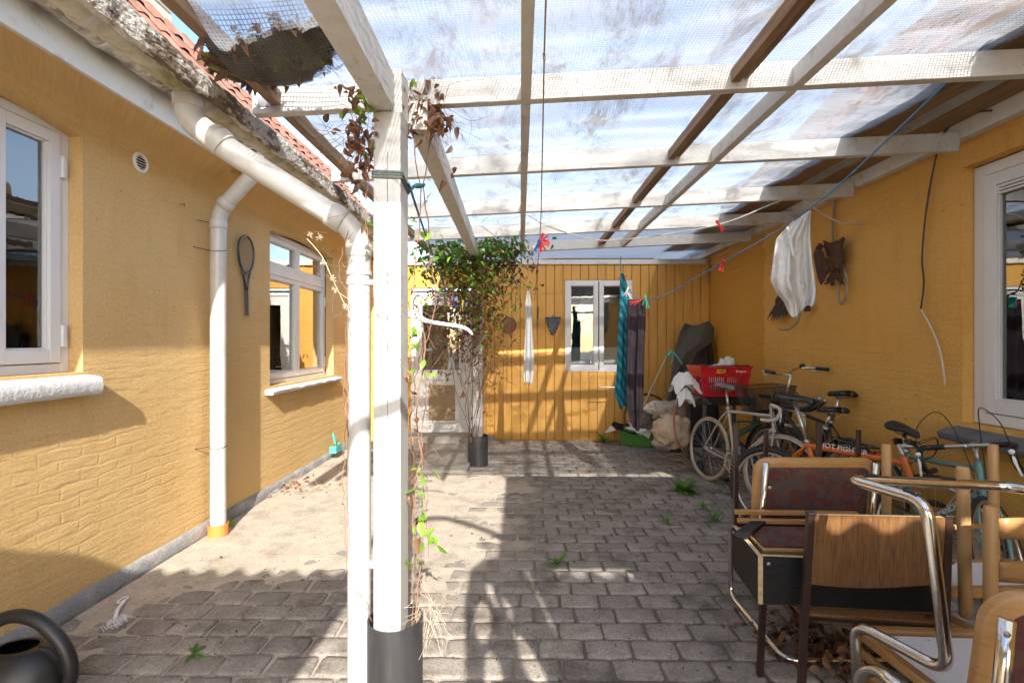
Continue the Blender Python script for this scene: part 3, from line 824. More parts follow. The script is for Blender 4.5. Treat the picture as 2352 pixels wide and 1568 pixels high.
# ---------------------------------------------------------------- outbuilding across the back
YB = 7.37
out = thing('outbuilding', 'ochre boarded outbuilding with white door closing the end of the yard', 'building', (0.3, YB, 0))
bx0, bx1 = -.519, 2.86
wx0, wx1 = onY(1298, 700, YB).x, onY(1452, 700, YB).x
wz0, wz1 = onY(1375, 853, YB).z, onY(1375, 644, YB).z
nb = 26; bw = (bx1-bx0)/nb
for k in range(nb):
    x0 = bx0 + k*bw; x1 = x0 + bw - .0035
    spans = [(.02, 2.70)]
    if x1 > wx0+.01 and x0 < wx1-.01:
        spans = [(.02, wz0-.004), (wz1+.004, 2.70)]
    for (z0, z1) in spans:
        xa, xb = x0, x1
        b = MB(); c = .006
        b.add([V((xa, YB, z0)), V((xa+c, YB-.016, z0)), V((xb-c, YB-.016, z0)), V((xb, YB, z0)), V((xa, YB, z1)), V((xa+c, YB-.016, z1)), V((xb-c, YB-.016, z1)), V((xb, YB, z1))],
              [(0,1,5,4),(1,2,6,5),(2,3,7,6),(0,3,2,1),(4,5,6,7)])
        b.build('board', M['board'], out)
# the rest of the wall, behind the vine and the door
dx0, dx1 = onY(952, 800, YB).x, onY(1077, 800, YB).x
b = MB(); b.box((-2.8, YB+.004, 0), (dx0-.05, YB+.1, 2.75)); b.box((dx1+.06, YB+.002, 0), (bx0+.02, YB+.1, 2.75)); b.box((dx0-.05, YB+.002, 2.32), (dx1+.06, YB+.1, 2.75))
b.box((bx0+.02, YB+.003, -.1), (wx0, YB+.1, 2.75)); b.box((wx1, YB+.003, -.1), (2.95, YB+.1, 2.75)); b.box((wx0, YB+.003, -.1), (wx1, YB+.1, wz0)); b.box((wx0, YB+.003, wz1), (wx1, YB+.1, 2.75))
b.build('wall', M['wall_back'], out)
b = MB(); b.box((bx0-.02, YB-.03, -.02), (bx0+.13, YB-.002, .06)); b.build('footing', M['plinth'], out, bevel=.004)
# window of two casements
f3 = FR((wx0, YB-.012, wz0), (1,0,0), (0,-1,0))
WW, HH = wx1-wx0, wz1-wz0
win = window(out, f3, WW, HH, [(.02, WW/2-.008, .02, HH-.02), (WW/2+.008, WW-.02, .02, HH-.02)], M['glass_dim'], fw=.022, sash=.062, depth=.05)
b = MB()
for z in (.30, HH-.28):
    b = MB(); f3.box(b, -.006, .012, z-.05, z+.05, 0, .016); b.build('hinge', M['white_win'], win)
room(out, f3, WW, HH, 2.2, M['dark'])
b = MB(); f3.box(b, .05, WW-.02, .0, .36, -.75, -.35); b.build('worktop', M['white_board'], win)
bag = MB(); bag.lathe([(.0,.0),(.06,.02),(.075,.08),(.06,.16),(.018,.25),(.03,.30)], f3.p(.28, .52, -.2), 14); bag.build('hanging_bag', film_mat('milky_bag_film', (.6,.6,.58), .5), win, smooth=True)
# door with a cat flap panel
f4 = FR((dx0, YB-.02, .135), (1,0,0), (0,-1,0))
DW, DH = dx1-dx0, 2.05
b = MB(); f4.ring(b, -.05, DW+.05, -.03, DH+.06, .05, -.05, .01); b.build('door_frame', M['white'], out, bevel=.003)
b = MB()
f4.box(b, .0, .12, 0, DH, -.045, -.005); f4.box(b, DW-.12, DW, 0, DH, -.045, -.005)
f4.box(b, .12, DW-.12, 0, .12, -.045, -.0055); f4.box(b, .12, DW-.12, .78, .93, -.045, -.0055); f4.box(b, .12, DW-.12, DH-.13, DH, -.045, -.0055)
door = b.build('door', M['white'], out, bevel=.004)
b = MB(); f4.box(b, .12, DW-.12, .12, .78, -.035, -.018); b.build('door_panel', M['white_old'], door)
b = MB(); f4.box(b, .12, DW-.12, .93, DH-.13, -.028, -.024); b.build('pane', M['glass_dim'], door)
fa = onY(985, 975, YB).x-dx0; fb = onY(1046, 975, YB).x-dx0
b = MB(); f4.box(b, fa, fb, .16, .70, -.017, -.004); b.build('pet_flap', mat('stained_plywood_flap', (.25,.17,.09), (.42,.32,.19), 4, .8, .4, 30, stretch=(2,2,9), c3=(.10,.07,.04), s3=4, t3=(.5,.7)), door, bevel=.003)
b = MB(); f4.ring(b, fa-.03, fb+.03, .13, .73, .03, -.017, .002); b.build('flap_trim', M['white_old'], door)
b = MB(); b.tube([f4.p(.06, .98, .0), f4.p(.06, .98, .05), f4.p(.17, .98, .055)], .009, 8); b.build('door_handle', M['alloy'], door, smooth=True)
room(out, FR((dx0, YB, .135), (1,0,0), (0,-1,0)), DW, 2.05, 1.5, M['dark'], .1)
# steps
def slab(name, x0, x1, y0, y1, z0, z1, parent, seed):
    b = MB(); nx, ny = 16, 10
    b.grid(lambda s, t: V((x0+(x1-x0)*s, y0+(y1-y0)*t + (.012*nz(s*9, seed) if t == 0 else 0), z1 + .006*nz(s*7, t*5, seed) - (.012 if t == 0 else 0))), nx, ny)
    b.grid(lambda s, t: V((x0+(x1-x0)*s, y0 + .012*nz(s*9, seed) - .006*nz(s*14, t*4, seed)*(1-t), z0 + (z1-.012 + .006*nz(s*7, 0, seed) - z0)*t)), nx, 4)
    b.grid(lambda s, t: V((x1, y0+(y1-y0)*s, z0+(z1-z0)*t)), 6, 2)
    return b.build(name, M['concrete'], parent, smooth=False)
slab('doorstep', -1.78, -.66, 6.92, YB-.01, -.02, .125, out, 2)
slab('doorstep', -1.80, -.60, 5.50, 6.93, -.02, .045, out, 6)
# roof edge: fascia and corrugated sheet falling towards the yard
b = MB(); b.box((-2.0, YB-.045, 2.665), (2.80, YB-.004, 2.735)); b.build('fascia', M['white_old'], out, bevel=.004)
b = MB()
yy0, yy1 = 5.13, 8.2
def corr(s, t):
    x = -1.15 + 4.2*s; y_ = yy0 + (yy1-yy0)*t
    return V((x, y_, 2.735 + .043*x + .035*t + .009*math.sin(2*PI*y_/.076)))
b.grid(corr, 4, 320); b.build('roof_sheet', film_mat('corrugated_translucent_sheet', (.50,.55,.62), .93), out, smooth=True)

# ---------------------------------------------------------------- neighbouring house on the right
XR = 2.87
nb_ = thing('neighbouring_house', 'ochre rendered neighbouring house with timber eaves and dark tiled roof', 'house', (XR, 4, 0))
fR_ = lambda y, z, d: V((XR + d, y, z))
b = pierced(fR_, [(-3.5, 0), (8.0, 0), (8.0, 2.95), (-3.5, 2.95)], [[(1.7, .975), (3.19, .975), (3.19, 2.625), (1.7, 2.625)]], .085, V((-1,0,0)))
b.build('wall', M['wall_right'], nb_)
b = MB(); nyp = 60
b.grid(lambda s, t: V((XR-.008-.012*(1-t)-.006*nz(s*40, t*3), -1+8.4*s, -.02+.16*t)), nyp, 3); b.build('plinth', M['plinth'], nb_, smooth=True)
f5 = FR((XR+.07, 3.185, .98), (0,-1,0), (-1,0,0))
win = window(nb_, f5, 1.48, 1.635, [(.075, .70, .075, 1.56), (.78, 1.40, .075, 1.56)], M['glass'], fw=.07, sash=.075, depth=.06)
b = MB()
for k in range(3): f5.box(b, .15, .625, 1.425+k*.02, 1.437+k*.02, -.03+.004*k, .002)
b.build('trickle_vent', M['white_win'], win)
room(nb_, f5, 1.48, 1.64, 1.6)
b = MB()
for k in range(9): f5.box(b, .10+.08*k, .145+.08*k, .0, 1.6, -.55, -.53)
b.build('pale_slats', M['cream_cloth'], win)  # pale slats added behind the glass to lighten a too dark window
rs2 = MB()
b = rough_sill('sill', 1.55, 3.225, 0, .16, .865, .955, M['slate'], 30, .007, .03)
for p in b.v: p.x = XR + .03 - p.x
b.build('sill', M['slate'], nb_, recalc=True, auto=50)
# wall plate, soffit boards, edge board
for (y0, y1) in ((-1, 3.30), (3.305, 8)):
    b = MB(); b.box((2.79, y0, 2.785), (2.862, y1, 2.905)); b.build('wall_plate', M['white_old'], nb_, bevel=.004)
for (x0, x1, z, m) in ((2.135, 2.29, 2.865, 'soffit'), (2.296, 2.44, 2.868, 'soffit'), (2.62, 2.785, 2.885, 'soffit')):
    b = MB(); b.box((x0, .9, z), (x1, 7.3, z+.02)); b.build('soffit_board', M[m], nb_, bevel=.003)
b = MB()
b.grid(lambda s, t: V((2.43+.20*s, .9+6.4*t, 2.915+.02*math.cos(2*PI*s*1.4))), 16, 2); b.build('roof_sheet', M['fibre'], nb_, smooth=True)
for (y0, y1) in ((.9, 3.4), (3.42, 5.05)):
    b = MB(); b.box((2.075, y0, 2.822), (2.13, y1, 2.90)); b.build('edge_board', M['grey_wood'], nb_, bevel=.003)
    b = MB(); b.box((2.132, y0, 2.842), (2.165, y1, 2.862)); b.build('batten', M['soffit'], nb_)
# tiles
rs_ = R(46)
tm = MB()
def tile_fn2(s, t):
    q = tile_fn(s, t); return V((-q.x, q.y, q.z))
tm.grid(tile_fn2, nT, 1)
TM2 = tm.mesh('tile', M['tile_dark'], smooth=True)
roof = MB().add([V((2.70,-.5,3.02)), V((2.70,8.3,3.02)), V((5.6,8.3,3.02+2.9*math.tan(rs_))), V((5.6,-.5,3.02+2.9*math.tan(rs_)))], [(0,3,2,1)])
roof = roof.build('roof', M['soffit'], nb_)
for rw in range(11):
    for k in range(27):
        d = .33*rw
        one('tile', TM2, V((2.66 + d*math.cos(rs_), .9+.2*k, 3.05 + d*math.sin(rs_))) - origin(roof), roof, (rnd.uniform(-.01,.01), rnd.uniform(-.02,.02), rnd.uniform(-.01,.01)))

# ---------------------------------------------------------------- pergola
perg = thing('pergola', 'white timber pergola roofed with netted clear plastic sheeting', 'pergola', (-.56, 2.1, 0))
zb = lambda x: 2.592 + .043*x
BY = [2.19, 3.115, 4.09, 4.98]
BH = .115
# posts
b = MB(); b.box((-.62, 2.03, .06), (-.505, 2.17, 2.470)); post1 = b.build('post', M['white_post'], perg, bevel=.004)
post1['label'] = 'white post with blue rope tied round its upper part'
b = MB(); b.box((-.552, 2.05, 2.47), (-.505, 2.168, 2.66)); b.build('post_tongue', M['white'], post1, bevel=.003)
b = MB()
for z, y_ in ((2.60, 2.10), (2.515, 2.08)): b.lathe([(0,.006),(.009,.006),(.014,.0)], (-.505, y_, z), 12, 'x')
b.build('bolt', M['steel'], post1)
crack = MB(); crack.tube([(-.560+.006*nz(k*.7), 2.0295, .4+k*.1) for k in range(20)], .0011, 4); crack.build('crack', M['dark'], post1)
b = MB(); b.box((-.575, 5.82, .06), (-.455, 5.94, 2.46)); post2 = b.build('post', M['white_post'], perg, bevel=.004)
# beams along the yard
b = MB(); b.box((-.622, 1.05, 2.474), (-.53, 2.026, 2.622)); b.box((-.622, 2.026, 2.474), (-.554, 2.168, 2.622)); b.build('beam', M['white'], perg, bevel=.004)
b = MB(); b.bar((-.462, 2.175, 2.52), (-.53, 5.95, 2.52), .086, .13); b.build('beam', M['white'], perg, bevel=.004)
# rafters across the yard, falling to the gutter
for k, y_ in enumerate(BY + [5.88]):
    b = MB(); x0, x1 = -1.225, 2.785
    if k == 4: x0 = -1.1
    b.add([V((x,y_+dy,zb(x)+dz)) for x in (x0,x1) for dy in (0,.046) for dz in (0,BH)], [(0,1,3,2),(4,6,7,5),(0,4,5,1),(2,3,7,6),(0,2,6,4),(1,5,7,3)])
    b.build('rafter', M['white_old'] if k > 2 else M['white'], perg, bevel=.003)
    if k < 4:
        b = MB(); b.box((-1.20, y_-.003, zb(-1.2)+.03), (-1.13, y_-.0005, zb(-1.2)+.075)); b.build('bracket_plate', M['steel'], perg)
        b = MB(); b.box((2.72, y_-.003, zb(2.75)+.025), (2.784, y_-.0005, zb(2.75)+.085)); b.build('bracket_plate', M['white_old'], perg)
# purlins let in between the rafters
def purlins(x, w, drop, m, h=.07, top=None, x2=None, skip=()):
    ys = [1.05] + [y_ for y_ in BY] + [5.88]
    for i in range(len(ys)-1):
        if i in skip: continue
        xa = x if x2 is None else x + (x2-x)*i/4; xb = x if x2 is None else x + (x2-x)*(i+1)/4
        ya, yb = ys[i]+(.048 if i else 0), ys[i+1]-.002
        b = MB(); b.bar((xa, ya, zb(x)+drop+h/2), (xb, yb, zb(x)+drop+h/2), w, h); b.build('purlin', m, perg, bevel=.003)
purlins(.025, .045, -.003, M['white_old'])
purlins(.965, .040, .028, M['brown_wood'], h=.06)
purlins(1.015, .022, .045, M['brown_wood'], h=.06)
purlins(1.245, .046, -.002, M['white_old'], h=.085)
purlins(-1.115, .046, .03, M['brown_wood'], h=.07)
# rotten board along the gutter: splintered edge
for (y0, y1) in ((1.05, 3.2), (3.21, 5.3)):
    b = MB(); n = 90
    prof = []
    for i in range(n+1):
        yy = y0 + (y1-y0)*i/n
        r1 = .016*nz(yy*3.1, 2) + .014*nz(yy*11, 3) + .012*nz(yy*31, 4) - .03*max(0, nz(yy*2.2, 21))
        r2 = .02*nz(yy*4.3, 8) + .010*nz(yy*19, 9)
        prof.append([V((-1.262+.006*nz(yy*9,1), yy, 2.468+r2*.7)), V((-1.232+.006*nz(yy*9,4), yy, 2.468+r2)), V((-1.230+.008*nz(yy*13,5), yy, 2.53)), V((-1.236, yy, 2.556+r1)), V((-1.258, yy, 2.55+r1*1.3)), V((-1.266, yy, 2.53))])
    b.add([p for q in prof for p in q], [(i*6+k, i*6+(k+1) % 6, (i+1)*6+(k+1) % 6, (i+1)*6+k) for i in range(n) for k in range(6)] + [tuple(range(6)), tuple(n*6+5-k for k in range(6))])
    b.build('gutter_board', M['rot'], perg, recalc=True)
g2 = gutter(perg, -1.325, 1.0, 5.4, 2.530, .058, M['pvc_moss'], brackets=[1.45, 2.02, 2.62, 3.25, 3.9, 4.5], wob=.01)
# netted plastic sheeting, sagging between the rafters
def sheet(x0, x1, y0, y1, z_fn, nx, ny, name='roof_film'):
    b = MB(); b.grid(lambda s, t: V((x0+(x1-x0)*s, y0+(y1-y0)*t, z_fn(x0+(x1-x0)*s, y0+(y1-y0)*t, s, t))), nx, ny)
    o = b.build(name, M['film'], perg, smooth=True)
    me = o.data
    uvl = me.uv_layers.new(name='UVMap'); vcl = me.color_attributes.new('lap', 'BYTE_COLOR', 'POINT')
    off = origin(perg)
    for lp in me.loops:
        p = me.vertices[lp.vertex_index].co + off
        uvl.data[lp.index].uv = (p.x + .02*nz(p.x*2, p.y*2), p.y + .02*nz(p.y*2, p.x*2, 4))
    for v_ in me.vertices:
        p = v_.co + off
        q = max(sm(.07, .03, abs(p.x+.12+.03*nz(p.y*2))), sm(.13, .05, abs(p.x-.77+.05*nz(p.y*1.7, 3)))*(.6+.4*nz(p.x*5, p.y*4)))
        vcl.data[v_.index].color = (q, q, q, 1)
    return o
def sag(x, y_, s, t):
    ys = [1.05] + BY + [5.1]
    for i in range(len(ys)-1):
        if ys[i] <= y_ <= ys[i+1]+1e-6:
            q = (y_-ys[i])/(ys[i+1]-ys[i]); break
    else: q = 0
    bow = math.sin(PI*max(0,min(1,q)))
    wr = .010*math.sin(y_*26 + 3*nz(x*1.2, y_*1.2)*2 + x*1.5)*bow*(.3+.7*abs(nz(x*.8, y_*.8, 3))) + .014*nz(x*2.4, y_*4.5, 2)*bow
    pile = math.exp(-(((x+.98)/.30)**2 + ((y_-1.88)/.26)**2))
    return zb(x) + BH + .006 - .035*bow + wr - .10*pile*sm(2.185, 2.08, y_)*1.0
sheet(-1.135, 2.12, 1.05, 5.10, sag, 150, 190)
# the leaf mould that has slid down the film and hangs in the sag
b = MB()
def pile_fn(s, t):
    a = 2*PI*s; r = t
    ed = 1 + .28*nz(math.cos(a)*2.2, math.sin(a)*2.2, 3) + .16*nz(math.cos(a)*7, math.sin(a)*7, 8)
    x = -.98 + .30*r*ed*math.cos(a) ; y_ = 1.87 + .17*r*ed*math.sin(a) - .10*math.cos(a)
    zz = sag(x, y_, 0, 0) + .008 + .055*(1-r**2)*(1+.6*nz(x*14, y_*14))
    return V((x, y_, zz))
b.grid(pile_fn, 60, 10)
b.grid(lambda s, t: (lambda p: V((p.x, p.y, sag(p.x, p.y, 0, 0)+.004)))(pile_fn(s, t)), 60, 10)
for k in range(len(b.v)): b.v[k] += V((.006*nz(k*1.7), .006*nz(k*2.3, 4), .010*nz(k*3.1, 9)))
heap_obj = tag(b.build('leaf_mould_heap', M['moss'], None, smooth=True), 'dark mossy heap of leaf mould caught in the sagging plastic roof', 'debris')

# ---------------------------------------------------------------- lean-tos behind the camera, and unseen shapes added to throw shadows
def corrugated(name, x0, x1, y0, y1, z, slope, label, posts):
    t = thing(name, label, 'canopy', ((x0+x1)/2, y0, 0))
    b = MB(); n = int((x1-x0)/.177*8)
    b.grid(lambda s, q: V((x0+(x1-x0)*s, y1+(y0-y1)*q, z + slope*q + .026*math.sin(2*PI*(x0+(x1-x0)*s)/.177))), n, 1)
    b.build('roof_sheet', M['fibre'], t, smooth=True)
    for (px, py) in posts:
        b = MB(); b.box((px-.045, py-.045, 0), (px+.045, py+.045, z-.035)); b.build('post', M['white_old'], t)
    return t
corrugated('lean_to', -2.5, -.16, -3.2, -.80, 2.45, .12, 'corrugated lean-to against the ochre house behind the viewpoint', [(-.3, -3.0), (-2.3, -3.0)])
corrugated('lean_to', 1.0, 2.9, -3.2, -.80, 2.45, .12, 'corrugated lean-to beside the neighbouring house behind the viewpoint', [(2.75, -3.0), (1.1, -3.0)])
t = thing('shade_cover', 'unseen translucent cloth cover added to shade the right of the yard', 'shade_cover', (1.8, .2, 0))
b = MB(); b.grid(lambda s, q: V((.74+2.1*s, -1.13+2.15*q, 2.70+.02*math.sin(PI*q)*-1)), 8, 8); b.build('cover_cloth', M['cover_cloth'], t)  # unseen cover: blocks the sun, translucent to brighten the yard beneath
for y_ in (-1.13, 1.02):
    b = MB(); b.bar((.70, y_, 2.72), (2.84, y_, 2.72), .03, .03); b.build('pole', M['white_old'], t)
b = MB(); b.bar((.70, -1.13, 0), (.70, -1.13, 2.72), .035, .035); b.build('support', M['white_old'], t)
# unseen arched screen and bent hoop, added and shaped to cast the shadows
t = thing('shadow_screen', 'unseen arched screen with leaf-shaped cut-outs added to shape the shadows on the paving', 'screen', (.65, -.45, 0))
def petal(cx_, cz_, a_, c_, th, n=12):
    return [(cx_ + a_*math.cos(2*PI*k/n)*math.cos(th) - c_*math.sin(2*PI*k/n)*math.sin(th)*1.0, cz_ + a_*math.cos(2*PI*k/n)*math.sin(th) + c_*math.sin(2*PI*k/n)*math.cos(th)) for k in range(n)]
hl = [petal(.555,2.04,.13,.045,1.85), petal(.435,1.91,.13,.042,1.35), petal(.60,1.73,.16,.05,1.85), petal(.425,1.61,.15,.042,1.45),
      petal(.56,1.38,.14,.045,1.8), petal(.42,1.25,.14,.042,1.4), petal(.58,1.02,.14,.045,1.8), petal(.43,.88,.14,.042,1.4), [(.79,1.86),(.805,1.86),(.805,2.28),(.79,2.28)]]
b = pierced(lambda x, z, d: V((x, -.45-d, z)), [(.27,0),(.98,0),(.98,2.40),(.70,2.40),(.54,2.37),(.43,2.27),(.36,2.05),(.30,1.6)], hl, .02, V((0,1,0)))
b.build('panel', M['brown_wood'], t)
for x in (.30, .95):
    b = MB(); b.box((x-.02, -.52, 0), (x+.02, -.475, 1.55)); b.build('post', M['brown_wood'], t)
b = MB(); b.tube(spline([V((-.24,-.82,2.52)), V((-.18,-.62,2.77)), V((-.01,-.60,2.86)), V((.30,-.60,2.935)), V((.58,-.60,2.82)), V((.82,-.60,2.62)), V((1.02,-.82,2.50))], 6), .030, 10)
tag(b.build('bent_hoop', M['brown_wood'], None, smooth=True), 'unseen bent hoop added behind the viewpoint to cast the arc shadow', 'hoop')

# ---------------------------------------------------------------- downpipes
def pipe_run(name, label, pts, r, rad, m, rings, clamps, loc):
    t = thing(name, label, 'downpipe', loc)
    path = fillet(pts, rad, 8)
    b = MB(); b.tube(path, r, 20); b.build('pipe', m, t, smooth=True, auto=50)
    for (p, d, L) in rings:
        d = V(d).normalized(); p = V(p)
        b = MB(); b.tube([p-d*L/2, p-d*L*.42, p+d*L*.42, p+d*L/2], [r+.001, r+.006, r+.006, r+.001], 20); b.build('socket', m, t, smooth=True, auto=50)
    for (p, q, kind) in clamps:
        b = MB(); p = V(p)
        if kind == 'band':
            b.tube([p+V((0,0,-.012)), p+V((0,0,.012))], r+.004, 20); b.bar(p, V(q), .03, .022); b.build('clamp', M['pvc'], t)
        else:
            b.tube([p + V(((r+.002)*math.cos(a), (r+.002)*math.sin(a), .012*math.sin(a))) for a in [2*PI*k/16 for k in range(16)]], .0025, 6, closed=True)
            b.tube([p+V((-r,-.01,0)), V(q)], .003, 6); b.build('wire_tie', M['rust'], t)
    return t
X1, Y1 = -2.335, 3.70
dp = pipe_run('downpipe', 'thin white downpipe with orange foot collar on the ochre house wall',
         [(-2.015,3.66,2.93), (-2.02,3.66,2.80), (X1,Y1,2.50), (X1,Y1,.03)], .056, .10, M['pvc'],
         [((X1,Y1,2.40),(0,0,1),.07), ((-2.27,3.69,2.56),(.315,-.04,.30),.06)],
         [((X1,Y1,2.415),(-2.45,3.62,2.42),'w'), ((X1,Y1,2.20),(-2.45,3.58,2.21),'w'), ((X1,Y1,.69),(-2.45,3.60,.69),'b')], (X1, Y1, 0))
b = MB(); b.lathe([(.064,-.02),(.064,.095),(.071,.095),(.071,-.02)], (X1,Y1,0), 28); b.build('collar', M['orange_plastic'], dp, smooth=True, auto=40)['label'] = 'orange plastic foot collar'
X2, Y2 = -.712, 2.125
pipe_run('downpipe', 'thick white downpipe bending from the gutter down beside the rope-tied white post',
         [(-1.325,1.91,2.485), (-1.325,1.91,2.39), (-1.22,1.95,2.30), (X2,Y2,1.985), (X2,Y2,-.01)], .050, .10, M['pvc'],
         [((-1.325,1.91,2.455),(0,0,1),.05), ((-1.22,1.95,2.31),(.10,.03,-.10),.05), ((-.80,2.09,2.04),(.5,.17,-.31),.07), ((X2,Y2,1.90),(0,0,1),.06), ((X2,Y2,1.80),(0,0,1),.02)],
         [((X2,Y2,1.76),(-.622,2.12,1.76),'band'), ((X2,Y2,.52),(-.622,2.12,.52),'band')], (X2, Y2, 0))

# ---------------------------------------------------------------- black sleeves round the post feet
def sleeve(label, c, r, h, grp):
    t = thing('post_sleeve', label, 'pot', c, grp)
    b = MB(); b.lathe([(r-.008,.01),(r-.008,h),(r,h),(r,0)], c, 36); b.build('tube', M['black_pot'], t, smooth=True, auto=40)
    b = MB(); b.lathe([(0,h-.05),(r-.008,h-.055)], c, 24); b.build('soil', M['soil'], t)
    return t
sleeve('large black plastic sleeve round the foot of the post beside the thick downpipe', V((-.545,2.10,0)), .118, .30, 'black sleeves round the post feet')
sleeve('black plastic sleeve round the foot of the post by the white door', V((-.515,5.88,0)), .122, .36, 'black sleeves round the post feet')

# ---------------------------------------------------------------- tennis racket on the wall
c = onX(565.5, 585, XL+.03); L0 = .69
t = thing('tennis_racket', 'black tennis racket with green tinted frame hanging on the ochre wall', 'racket', onX(567, 725, XL+.03))
hz_ = c.z
def oval(k, n=40, a=.118, bb=.165):
    an = 2*PI*k/n
    return V((c.x, c.y + a*math.sin(an)*(1-.10*math.cos(an)*-1), hz_ + bb*math.cos(an)))
b = MB(); b.tube([oval(k) for k in range(40)], .0105, 8, closed=True); b.build('head', mat('black_green_frame', (.010,.012,.014), (.010,.085,.07), 4, .3, coat=.5), t, smooth=True)
b = MB(); 
for s_ in (-1, 1): b.tube([c+V((0, s_*.066, -.135)), c+V((0, s_*.04, -.20)), c+V((0, s_*.016, -.27)), c+V((0, s_*.010, -.32))], [.010,.010,.011,.012], 8)
b.build('throat', mat('blue_black_throat', (.010,.011,.014), (.02,.035,.07), 9, .3, coat=.5), t, smooth=True)
gt = onX(567, 725, XL+.03); g0 = c+V((0,0,-.31))
b = MB(); b.tube([g0, g0+(gt-g0)*.1, g0+(gt-g0)*.93, gt], [.0145,.0165,.0165,.019], 8); b.build('grip', mat('grey_grip_tape', (.06,.065,.075), (.10,.105,.12), 40, .8, .6, 60, stretch=(1,1,6)), t)
b = MB()
for k in range(-8, 9):
    y_ = k*.0128; h = .155*math.sqrt(max(0, 1-(y_/.115)**2)); b.tube([c+V((0,y_,-h)), c+V((0,y_,h))], .0014, 4, caps=False)
for k in range(-10, 11):
    z_ = k*.0148; h = .108*math.sqrt(max(0, 1-(z_/.162)**2)); b.tube([c+V((0,-h,z_)), c+V((0,h,z_))], .0014, 4, caps=False)
tag(b.build('strings', M['rope_tan'], t), kind='stuff')

# ---------------------------------------------------------------- watering can, brush, dustpan, cigarette end
wc = V((-1.985, 1.88, 0))
t = thing('watering_can', 'black plastic watering can with big looped handle on the ground below the sill', 'watering can', wc)
b = MB()
def canf(s, q):
    a = 2*PI*s
    prof = [(.09,0),(.15,.02),(.175,.08),(.18,.16),(.165,.23),(.12,.28),(.07,.295)]
    i = min(int(q*6), 5); f = q*6-i
    r = prof[i][0]+(prof[i+1][0]-prof[i][0])*f; z = prof[i][1]+(prof[i+1][1]-prof[i][1])*f
    return wc + V((r*math.cos(a)*1.0, r*math.sin(a)*.72, z))
b.grid(canf, 36, 12); b.build('body', M['black_plastic'], t, smooth=True, solid=.004)
hp = spline([wc+V((-.17,.0,.25)), wc+V((-.13,.0,.36)), wc+V((-.02,.0,.415)), wc+V((.09,.0,.39)), wc+V((.18,.0,.30)), wc+V((.21,.0,.19)), wc+V((.165,.0,.06))], 6)
b = MB(); b.tube(hp, .026, 12); b.build('handle', M['black_plastic'], t, smooth=True)
b = MB(); b.tube([wc+V((-.18,0,.06)), wc+V((-.33,-.02,.22)), wc+V((-.42,-.03,.36))], [.035,.024,.018], 12); b.build('spout', M['black_plastic'], t, smooth=True)
bp = onZ(263, 1432); be = onZ(282, 1384)
t = thing('dish_brush', 'white dish brush with looped handle lying on the sand', 'brush', bp)
b = MB(); d = (be-bp); z_ = V((0,0,.022))
b.tube(spline([bp+z_, bp+d*.3+V((0,0,.035)), bp+d*.62+V((.0,0,.022)), bp+d*1.0+V((.012,0,.014))], 6), [.010]*18+[.006], 8)
ctr = be+V((0,0,.015)); b.tube([ctr+V((.017*math.cos(a), .034*math.sin(a), .004)) for a in [2*PI*k/14 for k in range(14)]], .005, 6, closed=True)
b.build('handle', M['white_plastic'], t, smooth=True)
b = MB(); rr = random.Random(3)
for k in range(130):
    q = bp + V((rr.gauss(0,.018), rr.gauss(0,.028), .024)); e = q + V((rr.uniform(.0,.028), rr.uniform(-.012,.012), -.022+rr.uniform(-.002,.006)))
    b.bar(q, e, .0018, .0018)
tag(b.build('bristles', M['white_plastic'], t), kind='stuff')
cp = onZ(249+70, 1762/1.2755-48+2); 
cb_ = onZ(249, 1381)
b = MB(); b.tube([cb_+V((0,0,.006)), cb_+V((.008,.022,.006))], .004, 8); tag(b.build('cigarette_end', M['orange_plastic'], None), 'tan cigarette end on the sand near the dish brush', 'cigarette')
dpn = V((-2.395, 6.15, .09))
t = thing('dustpan', 'teal plastic dustpan propped on the plinth behind the thick downpipe', 'dustpan', dpn)
b = MB(); b.box(dpn+V((-.005,-.10,0)), dpn+V((.07,.10,.012))); b.box(dpn+V((.07,-.10,0)), dpn+V((.078,.10,.10))); b.box(dpn+V((-.005,-.105,0)), dpn+V((.078,-.098,.09))); b.box(dpn+V((-.005,.098,0)), dpn+V((.078,.105,.09))); b.build('pan', M['teal_plastic'], t, bevel=.004)
b = MB(); b.bar(dpn+V((.03,0,.1)), dpn+V((.0,0,.24)), .03, .02); b.build('handle', M['teal_plastic'], t, bevel=.004)

# ---------------------------------------------------------------- leaves, vines, weeds
def leaf_mesh(name, L, W_, m, curl=.15, fold=.2, n=4):
    b = MB(); vs = []; fs = []
    for i in range(n+1):
        q = i/n; w = W_*math.sin(PI*min(1, q*.92+.06))**.8*(1 if i < n else .05)
        z = -curl*L*q*q
        vs += [(-w/2, q*L, z+fold*w/2), (0, q*L, z), (w/2, q*L, z+fold*w/2)]
    for i in range(n):
        fs += [(i*3, i*3+1, i*3+4, i*3+3), (i*3+1, i*3+2, i*3+5, i*3+4)]
    b.add(vs, fs)
    return b, b.mesh(name, m, smooth=True)
LG, LGM = leaf_mesh('leaf', .062, .030, M['leaf_green'], .25, .25)
LG2, LGM2 = leaf_mesh('leaf', .042, .022, M['leaf_green'], .3, .3)
LD, LDM = leaf_mesh('dry_leaf', .050, .030, M['leaf_dry'], .7, .9)
LD2, LDM2 = leaf_mesh('dry_leaf', .038, .020, M['leaf_red'], -.6, 1.2)
def rot_rand(r, droop=.6): return (r.gauss(-droop, .6), r.gauss(0, .5), r.uniform(0, 2*PI))
def scatter(b, src, pts, r, s0=.7, s1=1.3, droop=.6):
    for p in pts:
        k = r.uniform(s0, s1); s_ = len(b.v); b.add(src.v, src.f)
        b.xform(Matrix.Translation(p) @ Euler(rot_rand(r, droop)).to_matrix().to_4x4() @ Matrix.Scale(k, 4), s_)
